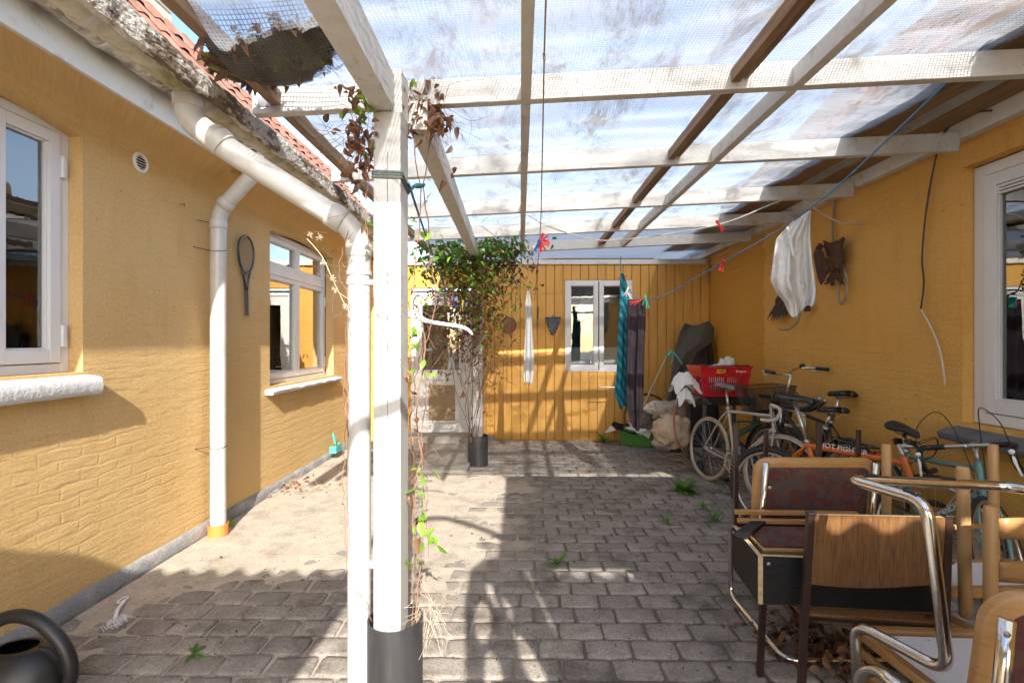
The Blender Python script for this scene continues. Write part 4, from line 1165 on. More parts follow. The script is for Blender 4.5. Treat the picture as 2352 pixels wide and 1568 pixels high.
def twig(r, p, d, L, n=7, wob=.35, grav=-.12):
    p = V(p); d = V(d).normalized(); out = [p.copy()]
    for i in range(n):
        d = (d + V((r.gauss(0,wob), r.gauss(0,wob), r.gauss(0,wob)+grav))*.5).normalized(); p = p + d*(L/n); out.append(p.copy())
    return out

fl = MB(); rf = random.Random(5)
pts = []
for _ in range(170):
    p = pile_fn(rf.random(), rf.uniform(.75, 1.12)); pts.append(V((p.x, p.y, sag(p.x, p.y, 0, 0)+.012+rf.uniform(0,.03))))
scatter(fl, LD, pts, rf, .5, 1.1, .1)
tag(fl.build('leaf_flakes', M['leaf_dry'], heap_obj, smooth=True), kind='stuff')
# clematis on the near post
rr = random.Random(11)
vine = thing('clematis_vine', 'thin clematis with fresh green leaves and dead foliage climbing the rope-tied white post', 'vine', (-.48, 2.17, .25))
st = MB(); sr = MB()
stems = [
 [(955,1440,2.10),(962,1300,2.15),(948,1180,2.16),(965,1050,2.20),(955,930,2.18),(975,800,2.2),(950,640,2.2),(965,480,2.2),(950,330,2.2),(940,200,2.2)],
 [(948,1440,2.12),(946,1250,2.2),(950,1080,2.2),(943,960,2.2),(958,850,2.2),(1000,700,2.25),(985,560,2.25),(975,400,2.25),(1000,300,2.25)],
 [(790,900,2.02),(800,1000,2.05),(795,760,2.05),(805,700,2.05)],
 [(985,1280,2.16),(975,1130,2.18),(968,1000,2.2),(985,890,2.2),(960,770,2.22),(940,700,2.2),(900,640,2.0),(862,590,1.98),(838,500,2.0),(845,420,2.0),(830,330,2.0),(800,250,2.05)],
 [(940,860,2.0),(895,790,1.98),(860,690,1.98),(850,640,1.98)],
 [(800,530,2.0),(780,620,2.0),(800,690,2.0),(770,730,2.0)],
 [(855,1425,1.98),(830,1370,1.97),(800,1320,1.97),(793,1200,1.98),(788,1100,2.0),(795,980,2.02),(790,860,2.02),(805,760,2.02)],
]
for i, s_ in enumerate(stems):
    pts = spline([onD(*q) for q in s_], 6)
    pts = [p + V((rr.gauss(0,.004), rr.gauss(0,.004), 0)) for p in pts]
    (sr if i in (0,3,6) else st).tube(pts, .0028 if i < 2 else .0016, 5)
# tangles of fine twigs
for (u, v_, D, su, sv, n, L) in ((820,300,2.08,40,70,60,.20), (985,250,2.22,35,45,60,.18), (960,1000,2.2,18,150,26,.16), (965,720,2.2,30,160,24,.18), (800,600,2.02,30,110,18,.16), (870,700,2.0,40,120,10,.16), (975,1390,2.15,25,40,16,.15)):
    for _ in range(n):
        p = onD(u+rr.gauss(0,su*.6), v_+rr.gauss(0,sv*.6), D+rr.gauss(0,.03))
        (st if rr.random() < .7 else sr).tube(twig(rr, p, (rr.gauss(0,1), rr.gauss(0,.3), rr.gauss(-.3,1)), L*rr.uniform(.5,1.3)), .0009, 4, caps=False)
straw = MB()
for _ in range(42):
    p = onD(980+rr.gauss(0,14), 1395+rr.gauss(0,18), 2.14)
    straw.tube(twig(rr, p, (rr.gauss(.1,.6), rr.gauss(-.2,.3), rr.gauss(-.6,.8)), rr.uniform(.06,.19), 6, .4, -.25), .0007, 4, caps=False)
tag(straw.build('dead_straw', M['seed'], vine), kind='stuff')
tag(st.build('stems', M['stem'], vine), kind='stuff'); tag(sr.build('runners', M['stem_red'], vine), kind='stuff')
def leaf_obj(src, p, par, r, k=1, droop=.6): 
    return one(src.name.split('.')[0], src, V(p)-origin(par), par, rot_rand(r, droop), (k,k,k))
for (u, v_, D, n, su, sv, k) in ((965,745,2.14,5,14,8,.9),(975,790,2.14,6,16,14,.9),(960,855,2.14,5,16,10,.8),(990,850,2.14,3,12,8,.8),(955,1110,2.14,4,12,20,1.0),(968,1180,2.12,6,14,20,1.05),(985,1235,2.12,6,12,14,1.0),(955,1300,2.1,3,12,8,1.1),(970,1060,2.14,5,14,18,.7),
      (835,245,2.04,16,14,18,.9),(850,205,2.04,10,14,12,.9),(850,330,2.05,4,8,20,.7),(962,500,2.2,4,16,12,.8),(985,540,2.2,4,14,12,.8),(1010,590,2.2,4,18,10,.8),(1000,680,2.2,5,20,14,.7),(985,460,2.2,2,6,6,.9),(848,508,2.0,2,6,4,.9),(870,215,2.03,3,8,12,.9),(945,185,2.15,3,8,6,.8),(940,900,2.1,3,8,20,.8),(955,660,2.15,4,14,30,.7)):
    for _ in range(n): leaf_obj(rr.choice((LGM, LGM2)), onD(u+rr.gauss(0,su), v_+rr.gauss(0,sv), D+rr.gauss(0,.02)), vine, rr, k*rr.uniform(.7,1.1))
for (u, v_, D, n, su, sv) in ((815,300,2.06,46,22,45),(835,345,2.06,34,14,25),(985,225,2.2,42,18,22),(1005,275,2.2,46,17,20),(955,250,2.2,26,10,35),(805,210,2.05,10,14,14),(950,960,2.15,8,8,60),(835,420,2.02,6,16,40),(1020,410,2.22,3,14,30),(950,1140,2.15,5,6,50)):
    for _ in range(n): leaf_obj(rr.choice((LDM, LDM2)), onD(u+rr.gauss(0,su), v_+rr.gauss(0,sv), D+rr.gauss(0,.025)), vine, rr, rr.uniform(.7,1.2), .9)
sd = MB()
for (u, v_, D) in ((712,540,2.02),(735,545,2.0),(742,602,2.0),(765,640,2.0),(770,665,2.0),(795,705,2.02),(952,785,2.1),(985,690,2.15),(1000,660,2.15),(800,560,2.0)):
    c = onD(u, v_, D)
    for _ in range(26):
        d = V((rr.gauss(0,1), rr.gauss(0,1), rr.gauss(0,1))).normalized()
        sd.bar(c, c+d*rr.uniform(.008,.019), .0014, .0014)
tag(sd.build('seed_heads', M['seed'], vine), kind='stuff')
br = MB(); br.tube(spline([onD(705,548,2.02), onD(740,590,2.0), onD(768,650,2.0), onD(800,712,2.02), onD(830,740,2.0)], 6), .0016, 5); br.tube(spline([onD(778,672,2.0), onD(810,690,2.0), onD(845,682,2.0)], 6), .0012, 4)
br.build('seed_branch', M['seed'], vine)
# chicken wire wrapped up the post
cw = MB(); hx = .020
for i in range(3):
    for j in range(26):
        cx_ = -.498 + i*hx*1.0 + (j % 2)*hx*.5; cz_ = .42 + j*hx*.86
        pts = [V((cx_ + hx*.56*math.cos(PI/6+PI/3*k), 2.185 + .02*math.sin(i*2.1), cz_ + hx*.56*math.sin(PI/6+PI/3*k))) for k in range(6)]
        cw.tube(pts, .0007, 3, closed=True)
tag(cw.build('chicken_wire', M['steel'], None), 'strip of chicken wire hanging against the foot of the rope-tied post', 'wire mesh')

# big dead and living creeper on the far post
rr = random.Random(23)
cr = thing('creeper', 'dense creeper, green on top and brown below, hanging round the far white post', 'vine', (-.5, 5.9, 0))
def blob(n, c, s, cond=None):
    out_ = []
    while len(out_) < n:
        p = V((rr.gauss(c[0],s[0]), rr.gauss(c[1],s[1]), rr.gauss(c[2],s[2])))
        if p.z < 2.74 and (not cond or cond(p)): out_.append(p)
    return out_
gm = MB(); dm_ = MB(); pm_ = MB(); lm_ = MB()
scatter(gm, LG2, blob(620, (-.76,5.52,2.46), (.25,.14,.13)), rr, 1.1, 2.1)
scatter(gm, LG2, blob(330, (-.25,5.56,2.56), (.16,.12,.06)), rr, 1.0, 1.9)
scatter(lm_, LG2, blob(520, (-.50,5.46,2.10), (.24,.12,.30)), rr, .9, 1.7)
scatter(dm_, LD, blob(420, (-.62,5.56,2.05), (.20,.12,.30)), rr, .7, 1.3)
scatter(dm_, LD, blob(360, (-.22,5.58,2.40), (.20,.10,.16)), rr, .7, 1.2)
scatter(dm_, LD, blob(240, (-.72,5.55,1.62), (.16,.10,.26)), rr, .7, 1.2)
scatter(pm_, LD2, blob(520, (-.60,5.48,1.95), (.22,.12,.40)), rr, .8, 1.5)
scatter(pm_, LD2, blob(150, (-.33,5.62,1.8), (.08,.08,.40)), rr, .7, 1.3)
tag(gm.build('green_leaves', M['leaf_dark'], cr, smooth=True), kind='stuff')
tag(lm_.build('fresh_leaves', M['leaf_green'], cr, smooth=True), kind='stuff')
tag(dm_.build('dead_leaves', M['leaf_dry'], cr, smooth=True), kind='stuff')
tag(pm_.build('red_leaves', M['leaf_red'], cr, smooth=True), kind='stuff')
st = MB()
for _ in range(150):
    p = V((rr.gauss(-.52,.16), rr.gauss(5.6,.09), rr.uniform(1.2,2.6))); st.tube(twig(rr, p, (rr.gauss(0,.6), rr.gauss(0,.4), -1), rr.uniform(.2,.8), 8, .45, -.1), .0018, 4, caps=False)
for _ in range(11):
    p = V((rr.gauss(-.58,.04), 5.78+rr.gauss(0,.03), .3)); st.tube(twig(rr, p, (rr.gauss(0,.12), rr.gauss(0,.1), 1), rr.uniform(.9,2.0), 12, .25, .25), .0035, 5, caps=False)
tag(st.build('stems', M['stem'], cr), kind='stuff')

# weeds in the joints
def weed(label, p, n, L, w, m='leaf_dark', up=.7, grp='weeds growing between the pavers'):
    t = thing('weed', label, 'weed', p, grp)
    b, me = leaf_mesh('leaf', L, w, M[m], .35, .3, 5)
    for k in range(n):
        a = 2*PI*k/n*1.618*2 + rr.uniform(-.3,.3)
        one('leaf', me, (0,0,.004), t, (rr.uniform(.15, up), 0, a), [rr.uniform(.55,1.1)]*3)
    return t
weed('rosette weed in the middle of the shaded paving', onZ(1281,1296), 16, .11, .016, up=1.2)
weed('big bushy dandelion weed by the silver bicycle rear wheel', onZ(1572,1128), 48, .21, .032, up=1.15)
weed('small weed on the paving beyond the middle rosette weed', onZ(1350,1105), 6, .05, .010)
weed('thin upright weed left of the bright grey tuft', onZ(1534,1205), 9, .09, .014, up=1.4)
weed('leafy stalk weed between the silver wheel and the mountain bike tyre', onZ(1615,1170), 10, .10, .02, up=1.4)
weed('grey green tuft beside the seat corner of the stacked chairs', onZ(1640,1200), 22, .14, .014, up=1.4)
weed('flat weed with two long leaves on the shaded sand at the front', onZ(445,1503), 6, .11, .024, up=.4)
weed('bright green weed beside the orange foot collar', onZ(524,1212), 9, .075, .02, 'leaf_green', 1.3)
weed('straggly weed at the foot of the ochre boards by the green box', onZ(1388,1017), 14, .22, .035, up=1.3)
weed('tiny seedling on the lit sand strip', onZ(1165,1140), 5, .03, .01, 'leaf_green')
weed('weed growing out of the pedal side of the silver bicycle', onZ(1664,1110), 10, .16, .02, 'leaf_green', 1.5)
# fallen leaves and straw against the plinth
def litter(name, label, c, s, n, mats_, straw=0):
    t = thing(name, label, 'leaf litter', c)
    b = MB()
    pts = [V((rr.gauss(c[0],s[0]), rr.gauss(c[1],s[1]), .006+rr.uniform(0,s[2]))) for _ in range(n)]
    scatter(b, LD, pts, rr, .6, 1.2, .2); tag(b.build('leaves', M[mats_[0]], t, smooth=True), kind='stuff')
    if straw:
        b = MB()
        for _ in range(straw):
            p = V((rr.gauss(c[0],s[0]), rr.gauss(c[1],s[1]), .01)); b.tube(twig(rr, p, (rr.gauss(0,1), rr.gauss(0,1), abs(rr.gauss(.2,.5))), rr.uniform(.06,.2), 5, .3, -.15), .0012, 4, caps=False)
        tag(b.build('straw', M[mats_[1]], t), kind='stuff')
    return t
litter('leaf_litter', 'dry leaves and straw blown against the plinth under the far house window', onZ(655,1118), (.08,.22,.02), 90, ('leaf_red','seed'), 60)
litter('leaf_litter', 'small patch of straw on the sand between plinth and thick downpipe', onZ(735,1125), (.10,.10,.01), 14, ('leaf_pale','seed'), 24)
# loose crumbs, twigs and soil on the paving
b = MB()
for _ in range(900):
    x, y_ = rr.uniform(-2.2,2.2), 1.95+abs(rr.gauss(0,1.9))
    if y_ > 7.2: continue
    s_ = rr.uniform(.002,.007)*(1 if rr.random() < .93 else 2.2); p = V((x, y_, max(.003, sand_h(x,y_))+s_*.3)); Rm = Euler((rr.uniform(0,6),rr.uniform(0,6),rr.uniform(0,6))).to_matrix()
    b.add([p + Rm @ (V(q)*s_) for q in ((1,0,0),(-.6,.8,0),(-.5,-.9,0),(0,0,.8))], [(0,1,2),(0,1,3),(1,2,3),(2,0,3)])
tag(b.build('crumbs_of_soil', M['soil'], None), 'crumbs of soil and grit strewn over the paving', 'debris', kind='stuff')

# ---------------------------------------------------------------- lines, pegs and washing
def line(name, label, cat, pts, r, m, n=8, seg=6):
    b = MB(); b.tube(spline(pts, n), r, seg)
    return tag(b.build(name, m, None, smooth=True), label, cat)
blue_pts = [onD(1426,590,5.85), onD(1431,640,5.25), onD(1489,690,4.75), onD(1662,601,4.0), onD(1860,480,3.30), onD(2100,262,2.5), onD(2360,4,1.95)]
line('washing_line', 'blue rope washing line sloping up across the yard from the back wall', 'rope', blue_pts, .0055, M['rope_blue'])
line('washing_line', 'blue rope sagging between the two white posts with pegs on it', 'rope', [onD(938,420,2.12), onD(985,560,3.2), onD(1035,690,4.4), onD(1060,702,4.9), onD(1092,676,5.8)], .006, M['rope_blue'])
rp = MB(); 
for k in range(3): rp.tube(fillet([(-.624,2.026,2.195+k*.011), (-.501,2.026,2.19+k*.011), (-.501,2.174,2.165+k*.011), (-.624,2.174,2.18+k*.011)], .012, 3, True), .0055, 6, closed=True)
tag(rp.build('rope_tie', mat('grey_green_rope', (.09,.13,.13), (.2,.24,.23), 120, .85, .6, 200), None), 'grey green rope wound round the near white post', 'rope')
kp = spline([V((-.50,2.16,2.17)), onD(955,425,2.2), onD(972,427,2.18), onD(955,430,2.2), onD(975,424,2.17)], 5)
rp = MB(); rp.tube(kp, .007, 6); tag(rp.build('rope_knot', mat('teal_rope', (.02,.10,.13), (.05,.17,.2), 120, .85, .6, 200), None), 'short teal knotted rope end sticking out from the near post', 'rope')
tan = [onD(1255,-30,1.42), onD(1250,130,1.75), onD(1245,380,2.55), onD(1240,545,3.52), onD(1228,690,5.4)]
line('washing_line', 'thin tan cord running overhead from the front of the pergola to the tea towel', 'cord', tan, .0032, M['rope_tan'])
line('hanging_cord', 'pale cord from the roof holding up the checked tea towel', 'cord', [onD(1215,555,5.45), onD(1214,610,5.45), onD(1214,672,5.45)], .004, M['rope_tan'])
kn = MB(); kc = onD(1250,130,1.75); kn.tube([kc+V((.004*math.cos(k*1.9),.004*math.sin(k*1.9),-.014+.003*k)) for k in range(10)], .0035, 6); tag(kn.build('cord_knot', M['rope_tan'], None), 'knot in the thin tan overhead cord', 'knot')
line('cable', 'looping pale cable slung across the yard to the neighbouring wall', 'cable', [onD(1085,545,5.2), onD(1112,505,4.9), onD(1165,476,4.6), onD(1200,487,4.5), onD(1260,520,4.4), onD(1370,551,4.2), onD(1480,545,4.1), onD(1650,516,4.05), onD(1770,470,4.04), onD(1812,454,4.04), onD(1842,457,4.04), onD(1880,485,4.03), onD(1930,511,4.0), onX(1985,516,XR-.005)], .006, M['cable_white'])
line('cable', 'stiff grey hanging cable looped in front of the rusty wall ornament', 'cable', [onX(1917,462,2.84), onX(1912,520,2.84), onX(1916,570,2.83), onX(1925,620,2.82), onX(1926,680,2.82), onX(1932,698,2.82), onX(1944,675,2.82), onX(1945,640,2.83), onX(1934,608,2.84)], .010, M['cable_grey'])
line('cable', 'thin dark cable hanging in front of the ochre wall beside the neighbouring window', 'cable', [V((2.78,2.9,2.86)), onX(2230,262,2.77), onX(2172,300,2.78), onX(2150,360,2.83), onX(2128,480,2.84), onX(2118,590,2.84), onX(2122,650,2.84), onX(2115,710,2.84)], .006, M['cable_dark'])
line('cable', 'short white cable end joined below the thin dark cable', 'cable', [onX(2115,710,2.84), onX(2135,745,2.83), onX(2152,785,2.83), onX(2164,830,2.83), onX(2171,884,2.83)], .0055, M['cable_white'])
line('cable', 'two old grey cable tails hanging in the far corner', 'cable', [onX(1628,588,2.83), onX(1627,620,2.83), onX(1622,660,2.82), onX(1608,700,2.78)], .008, M['cable_grey'])
line('cable', 'pale wire clipped along the wall plate of the neighbouring house', 'cable', [onX(1640,592,2.855), onX(1760,530,2.855), onX(1880,475,2.855), onX(1916,461,2.855)], .005, M['cable_white'])
line('bent_tube', 'bent grey tube end sticking out below the white shirt', 'tube', [onX(1838,712,2.8), onX(1834,735,2.78), onX(1815,755,2.76), onX(1790,756,2.74)], .010, M['cable_grey'])

PEG = {}
for nm_, col in (('red',(.62,.03,.03)), ('blue',(.03,.15,.50)), ('green',(.05,.42,.18)), ('yellow',(.66,.48,.05)), ('white',(.72,.72,.68)), ('teal',(.05,.42,.40)), ('pink',(.66,.13,.12))):
    b = MB()
    for s_ in (-1, 1):
        b.bar((s_*.010, 0, -.045), (s_*.002, 0, .010), .006, .010, (0,1,0)); b.bar((s_*.002, 0, .010), (s_*.005, 0, .035), .006, .010, (0,1,0))
    b.tube([(-.007,-.006,.006), (.007,-.006,.006), (.007,.006,.006), (-.007,.006,.006)], .0016, 5, closed=True)
    PEG[nm_] = b.mesh('clothes_peg', mat(nm_+'_peg_plastic', col, None, 5, .45))
def peg(label, col, p, rot, grp=None, k=1.0):
    o = one('clothes_peg', PEG[col], p, None, rot, (k,k,k)); return tag(o, label, 'clothes peg', grp)
peg('red clothes peg clipped on the pale cable near the wall plate', 'red', onD(1652,517,4.05), (0,-.7,.3), None, 1.3)
peg('red clothes peg on the blue line between towels and shirt', 'red', onD(1660,606,4.0), (0,.3,.2), None, 1.45)
for i, (u, v_, D, c_, rz) in enumerate(((1430,637,5.1,'red',1.2),(1440,668,5.0,'white',.4),(1447,682,4.9,'white',-.5),(1460,693,4.8,'red',1.3),(1466,692,4.8,'red',1.0),(1481,688,4.75,'green',.2),(1485,694,4.72,'teal',-.2))):
    peg(('red clothes peg at the top of the teal towel','white clothes peg below the top of the teal towel','white clothes peg where the two towels meet','red clothes peg lying along the top of the dark towel','second red clothes peg at the top of the dark towel','green clothes peg at the right corner of the dark towel','teal clothes peg beside the green one on the dark towel')[i], c_, onD(u,v_,D-.03), (0,rz,0), None, 1.3)
for i, (u, v_, D, c_) in enumerate(((1035,688,4.35,'red'),(1042,692,4.45,'blue'),(1062,700,4.9,'yellow'))):
    peg(('red','blue','yellow')[i]+' clothes peg on the rope between the posts', c_, onD(u,v_,D), (0,.2*i-.2,0), None, 1.4)
peg('white clothes peg clipped to the sagging rope high up by the near post', 'white', onD(988,602,3.3), (0,.7,0), None, 1.5)
pc = onD(1240,556,3.52)
star = [('pink',2.0),('red',1.7),('red',1.35),('pink',.95),('red',2.5),('white',-2.2),('blue',-2.55),('blue',-2.8),('red',.4),('red',3.0),('pink',-2.95)]
for i, (c_, a) in enumerate(star):
    o = peg({'pink':'pale red','red':'bright red','white':'white','blue':'blue'}[c_]+' clothes peg in the star-shaped bunch on the tan cord', c_, pc+V((.035*math.sin(a), .012*((i%3)-1), -.035*math.cos(a)*-1)), (0.2*((i%2)-.5), a+PI if False else a, .5*((i%3)-1)), 'bunch of pegs on the tan cord', 1.1)

def cloth(name, label, edges, D, m, nu, nv, fold, seed, thick=.004, cat='towel'):
    """edges: rows of (u_left, u_right, v); folds run down the cloth"""
    b = MB(); n = len(edges)-1
    def fn(s, t):
        i = min(int(t*n), n-1); f = t*n-i
        a, c_ = edges[i], edges[i+1]
        ul = a[0]+(c_[0]-a[0])*f; ur = a[1]+(c_[1]-a[1])*f; v_ = a[2]+(c_[2]-a[2])*f
        am = min(1, .25+t*1.5)
        dd = fold*am*(math.sin(s*11+seed+1.3*math.sin(t*3+seed)) + .5*math.sin(s*23+seed*2+t*2))
        return onD(ul+(ur-ul)*s, v_ + 4*math.sin(s*7+seed)*am*(1 if t > .97 else .15), D+dd)
    b.grid(fn, nu, nv)
    return tag(b.build(name, m, None, smooth=True, solid=thick), label, cat)
def stripe_mat(name, c1, c2, per, ang=0.9, c3=None):
    m, n, l, p = nm(name)
    tc = n.new('ShaderNodeTexCoord'); sp = n.new('ShaderNodeSeparateXYZ'); l.new(tc.outputs['Object'], sp.inputs[0])
    a = n.new('ShaderNodeMath'); a.operation = 'MULTIPLY_ADD'; a.inputs[1].default_value = ang; l.new(sp.outputs['X'], a.inputs[0]); l.new(sp.outputs['Z'], a.inputs[2])
    d = n.new('ShaderNodeMath'); d.operation = 'DIVIDE'; d.inputs[1].default_value = per; l.new(a.outputs[0], d.inputs[0])
    f = n.new('ShaderNodeMath'); f.operation = 'FRACT'; l.new(d.outputs[0], f.inputs[0])
    g = n.new('ShaderNodeMapRange'); g.inputs[1].default_value = .48; g.inputs[2].default_value = .52; l.new(f.outputs[0], g.inputs[0])
    mx = n.new('ShaderNodeMixRGB'); mx.inputs[1].default_value = c4(c1); mx.inputs[2].default_value = c4(c2); l.new(g.outputs[0], mx.inputs[0]); l.new(mx.outputs[0], p.inputs['Base Color'])
    tb = n.new('ShaderNodeTexNoise'); tb.inputs['Scale'].default_value = 220; b_ = n.new('ShaderNodeBump'); b_.inputs['Strength'].default_value = .5; b_.inputs['Distance'].default_value = .003
    l.new(tc.outputs['Object'], tb.inputs['Vector']); l.new(tb.outputs[0], b_.inputs['Height']); l.new(b_.outputs[0], p.inputs['Normal'])
    p.inputs['Roughness'].default_value = 1.0; p.inputs['Specular IOR Level'].default_value = .1
    return m
def check_mat(name, c1, c2, per):
    m, n, l, p = nm(name)
    tc = n.new('ShaderNodeTexCoord'); sp = n.new('ShaderNodeSeparateXYZ'); l.new(tc.outputs['Object'], sp.inputs[0])
    o = []
    for ch in ('X', 'Z'):
        d = n.new('ShaderNodeMath'); d.operation = 'DIVIDE'; d.inputs[1].default_value = per; l.new(sp.outputs[ch], d.inputs[0])
        f = n.new('ShaderNodeMath'); f.operation = 'FRACT'; l.new(d.outputs[0], f.inputs[0])
        g = n.new('ShaderNodeMath'); g.operation = 'LESS_THAN'; g.inputs[1].default_value = .16; l.new(f.outputs[0], g.inputs[0]); o.append(g)
    x = n.new('ShaderNodeMath'); x.operation = 'MAXIMUM'; l.new(o[0].outputs[0], x.inputs[0]); l.new(o[1].outputs[0], x.inputs[1])
    mx = n.new('ShaderNodeMixRGB'); mx.inputs[1].default_value = c4(c1); mx.inputs[2].default_value = c4(c2); l.new(x.outputs[0], mx.inputs[0]); l.new(mx.outputs[0], p.inputs['Base Color'])
    p.inputs['Roughness'].default_value = 1.0; p.inputs['Specular IOR Level'].default_value = .1
    return m
cloth('striped_towel', 'teal and blue diagonally striped towel hanging from the blue line', [(1425,1432,628),(1424,1442,660),(1423,1449,700),(1420,1448,760),(1417,1449,840),(1411,1447,905),(1425,1443,936)], 5.05, stripe_mat('teal_striped_terry', (.045,.36,.42), (.03,.15,.25), .13, 1.7), 26, 40, .022, 1)
cloth('dark_towel', 'dark aubergine bath towel hanging beside the teal striped towel', [(1441,1481,688),(1440,1483,720),(1439,1480,800),(1438,1478,880),(1442,1477,945),(1454,1472,986)], 4.78, mat('aubergine_terry', (.045,.034,.042), (.075,.058,.068), 8, 1, .8, 260, spec=.1), 30, 44, .028, 4)
cloth('tea_towel', 'white checked tea towel hanging from a cord in front of the boards', [(1211,1216,668),(1206,1221,700),(1208,1222,745),(1205,1225,800),(1202,1227,850),(1204,1222,880)], 5.45, check_mat('checked_cotton', (.76,.76,.75), (.36,.37,.42), .018), 22, 30, .022, 2)
# shirt
sh = MB()
def shirt(s, t):
    rows = [(1858,1863,484),(1822,1861,505),(1783,1861,545),(1775,1866,600),(1770,1872,640),(1783,1875,668),(1800,1873,690),(1812,1866,715)]
    n = len(rows)-1; i = min(int(t*n), n-1); f = t*n-i
    a, c_ = rows[i], rows[i+1]
    ul = a[0]+(c_[0]-a[0])*f; ur = a[1]+(c_[1]-a[1])*f; v_ = a[2]+(c_[2]-a[2])*f
    v_ += (14*math.sin(s*5.2+.4) if t > .9 else 0)*((t-.9)/.1) + (18*(1-s)*(1-t)*t)
    am = min(1, .15+t*1.6)
    return onD(ul+(ur-ul)*s, v_, 3.42 + .042*am*math.sin(s*9+t*2.2) + .022*am*math.sin(s*24+t*2) + .012*am*nz(s*14, t*9, 2) - .05*math.exp(-((s-.25)/.25)**2-((t-.62)/.2)**2))
sh.grid(shirt, 44, 44)
t = thing('shirt', 'white cotton shirt hanging crumpled from the blue line near the neighbouring wall', 'shirt', onD(1830,715,3.42))
sh.build('body', M['crumpled'], t, smooth=True, solid=.003)
b = MB(); b.grid(lambda s, q: onD(1806+q*14+s*6, 520-30*q*0+ s*2 - (1-q)*0 + 70*q, 3.36+.02*math.sin(q*5)) + V((0,0,0)), 6, 10); b.build('sleeve', M['white_cloth'], t, smooth=True, solid=.003)
# coat hanger on the vine
t = thing('coat_hanger', 'white plastic coat hanger arm sticking out from the near post', 'hanger', onD(1010,760,2.32))
pr = [(930,726,15),(945,722,17),(960,725,15),(975,735,11),(1000,741,9),(1040,747,8),(1062,751,8),(1075,757,7),(1086,768,4)]
b = MB(); b.tube(spline([onD(u, v_, 2.32) for u, v_, w in pr], 4), [ (lambda k: (pr[min(k//4,8)][2]+(pr[min(k//4+1,8)][2]-pr[min(k//4,8)][2])*((k%4)/4))*.5*2.32/FPX)(k) for k in range(33)], 10)
for p in b.v: p.y = 2.30 + (p.y-2.30)*.45
b.build('arm', M['white_plastic'], t, smooth=True)
b = MB(); b.tube(spline([onD(950,712,2.32), onD(950,690,2.32), onD(962,676,2.32), onD(972,684,2.32)], 5), .004, 8); b.build('hook', M['steel'], t, smooth=True)

# ---------------------------------------------------------------- things on the back boards
Yw = YB-.018
c = onY(1167,747,Yw-.02)
t = thing('landing_net', 'small brown round landing net with a thin cane handle on the boards', 'net', onY(1163,884,Yw-.02))
b = MB(); b.tube([c+V((.118*math.cos(a),0,.118*math.sin(a))) for a in [2*PI*k/28 for k in range(28)]], .006, 8, closed=True); b.build('hoop', M['rust'], t, smooth=True)
b = MB(); b.grid(lambda s, q: c+V((.115*q*math.cos(2*PI*s), -.05*(1-q*q)+.012*math.sin(12*s), .115*q*math.sin(2*PI*s)-.02*(1-q))), 28, 6); b.build('bag', film_mat('brown_net', (.24,.15,.085), .5, .6), t, smooth=True)
b = MB(); b.tube([c+V((.0,0,-.118)), onY(1164,884,Yw-.02)], .006, 8); b.build('handle', M['beech_round'], t)
c = onY(1235,748,Yw-.01)
t = thing('kitchen_utensil', 'dark handled metal utensil hanging on the boards beside the wall pot', 'utensil', c)
b = MB(); b.tube([onY(1236,708,Yw-.01), onY(1235.5,733,Yw-.01)], [.009,.006], 8); b.tube([onY(1236,708,Yw-.01)+V((.012*math.cos(a),0,.014+.012*math.sin(a))) for a in [2*PI*k/10 for k in range(10)]], .003, 6, closed=True); b.build('handle', M['black_plastic'], t, smooth=True)
b = MB()
for k in range(5):
    s_ = (k-2)*.010; b.tube([onY(1235.5,733,Yw-.01), onY(1235,740,Yw-.015)+V((s_,0,0)), c+V((s_*.6,0,-.005))], .0024, 6)
b.build('tines', M['alloy'], t, smooth=True)
c = onY(1270,768,Yw)
pm2, n, l, p = nm('blue_white_glaze')
tc = n.new('ShaderNodeTexCoord'); vo = n.new('ShaderNodeTexVoronoi'); vo.inputs['Scale'].default_value = 34; vo.feature = 'DISTANCE_TO_EDGE'; l.new(tc.outputs['Object'], vo.inputs['Vector'])
g = n.new('ShaderNodeValToRGB'); g.color_ramp.elements[0].position = .03; g.color_ramp.elements[1].position = .07; g.color_ramp.elements[0].color = (.5,.55,.6,1); g.color_ramp.elements[1].color = (.008,.018,.06,1)
l.new(vo.outputs[0], g.inputs[0]); l.new(g.outputs[0], p.inputs['Base Color']); p.inputs['Roughness'].default_value = .15
t = thing('wall_pot', 'blue and white glazed wall pot hanging on the ochre boards', 'wall pot', c)
b = MB()
def potf(s, q):
    r = [.03,.055,.075,.092,.108,.112][min(int(q*5),5)] if q in (0,.2,.4,.6,.8,1) else .03+.085*q
    a = PI*s
    return c + V((-r*math.cos(a), -r*.95*math.sin(a), .255*q))
b.grid(potf, 18, 5); b.grid(lambda s, q: c + V(((-.03-.085*q)*(1-2*s), 0, .255*q)), 4, 4); b.build('bowl', pm2, t, smooth=True, solid=.006)
b = MB(); b.tube([c+V((-.118*math.cos(a), -.112*math.sin(a), .256)) for a in [PI*k/14 for k in range(15)]], .008, 8); b.build('rim', pm2, t, smooth=True)
b = MB(); b.lathe([(0,-.012),(.026,-.008),(.03,.012)], c+V((0,-.012,0)), 14); b.build('foot', pm2, t, smooth=True)
b = MB(); b.lathe([(.0,.0),(.012,.0),(.016,-.008)], c+V((0,-.01,.275)), 10, 'y'); b.build('hanger', pm2, t)

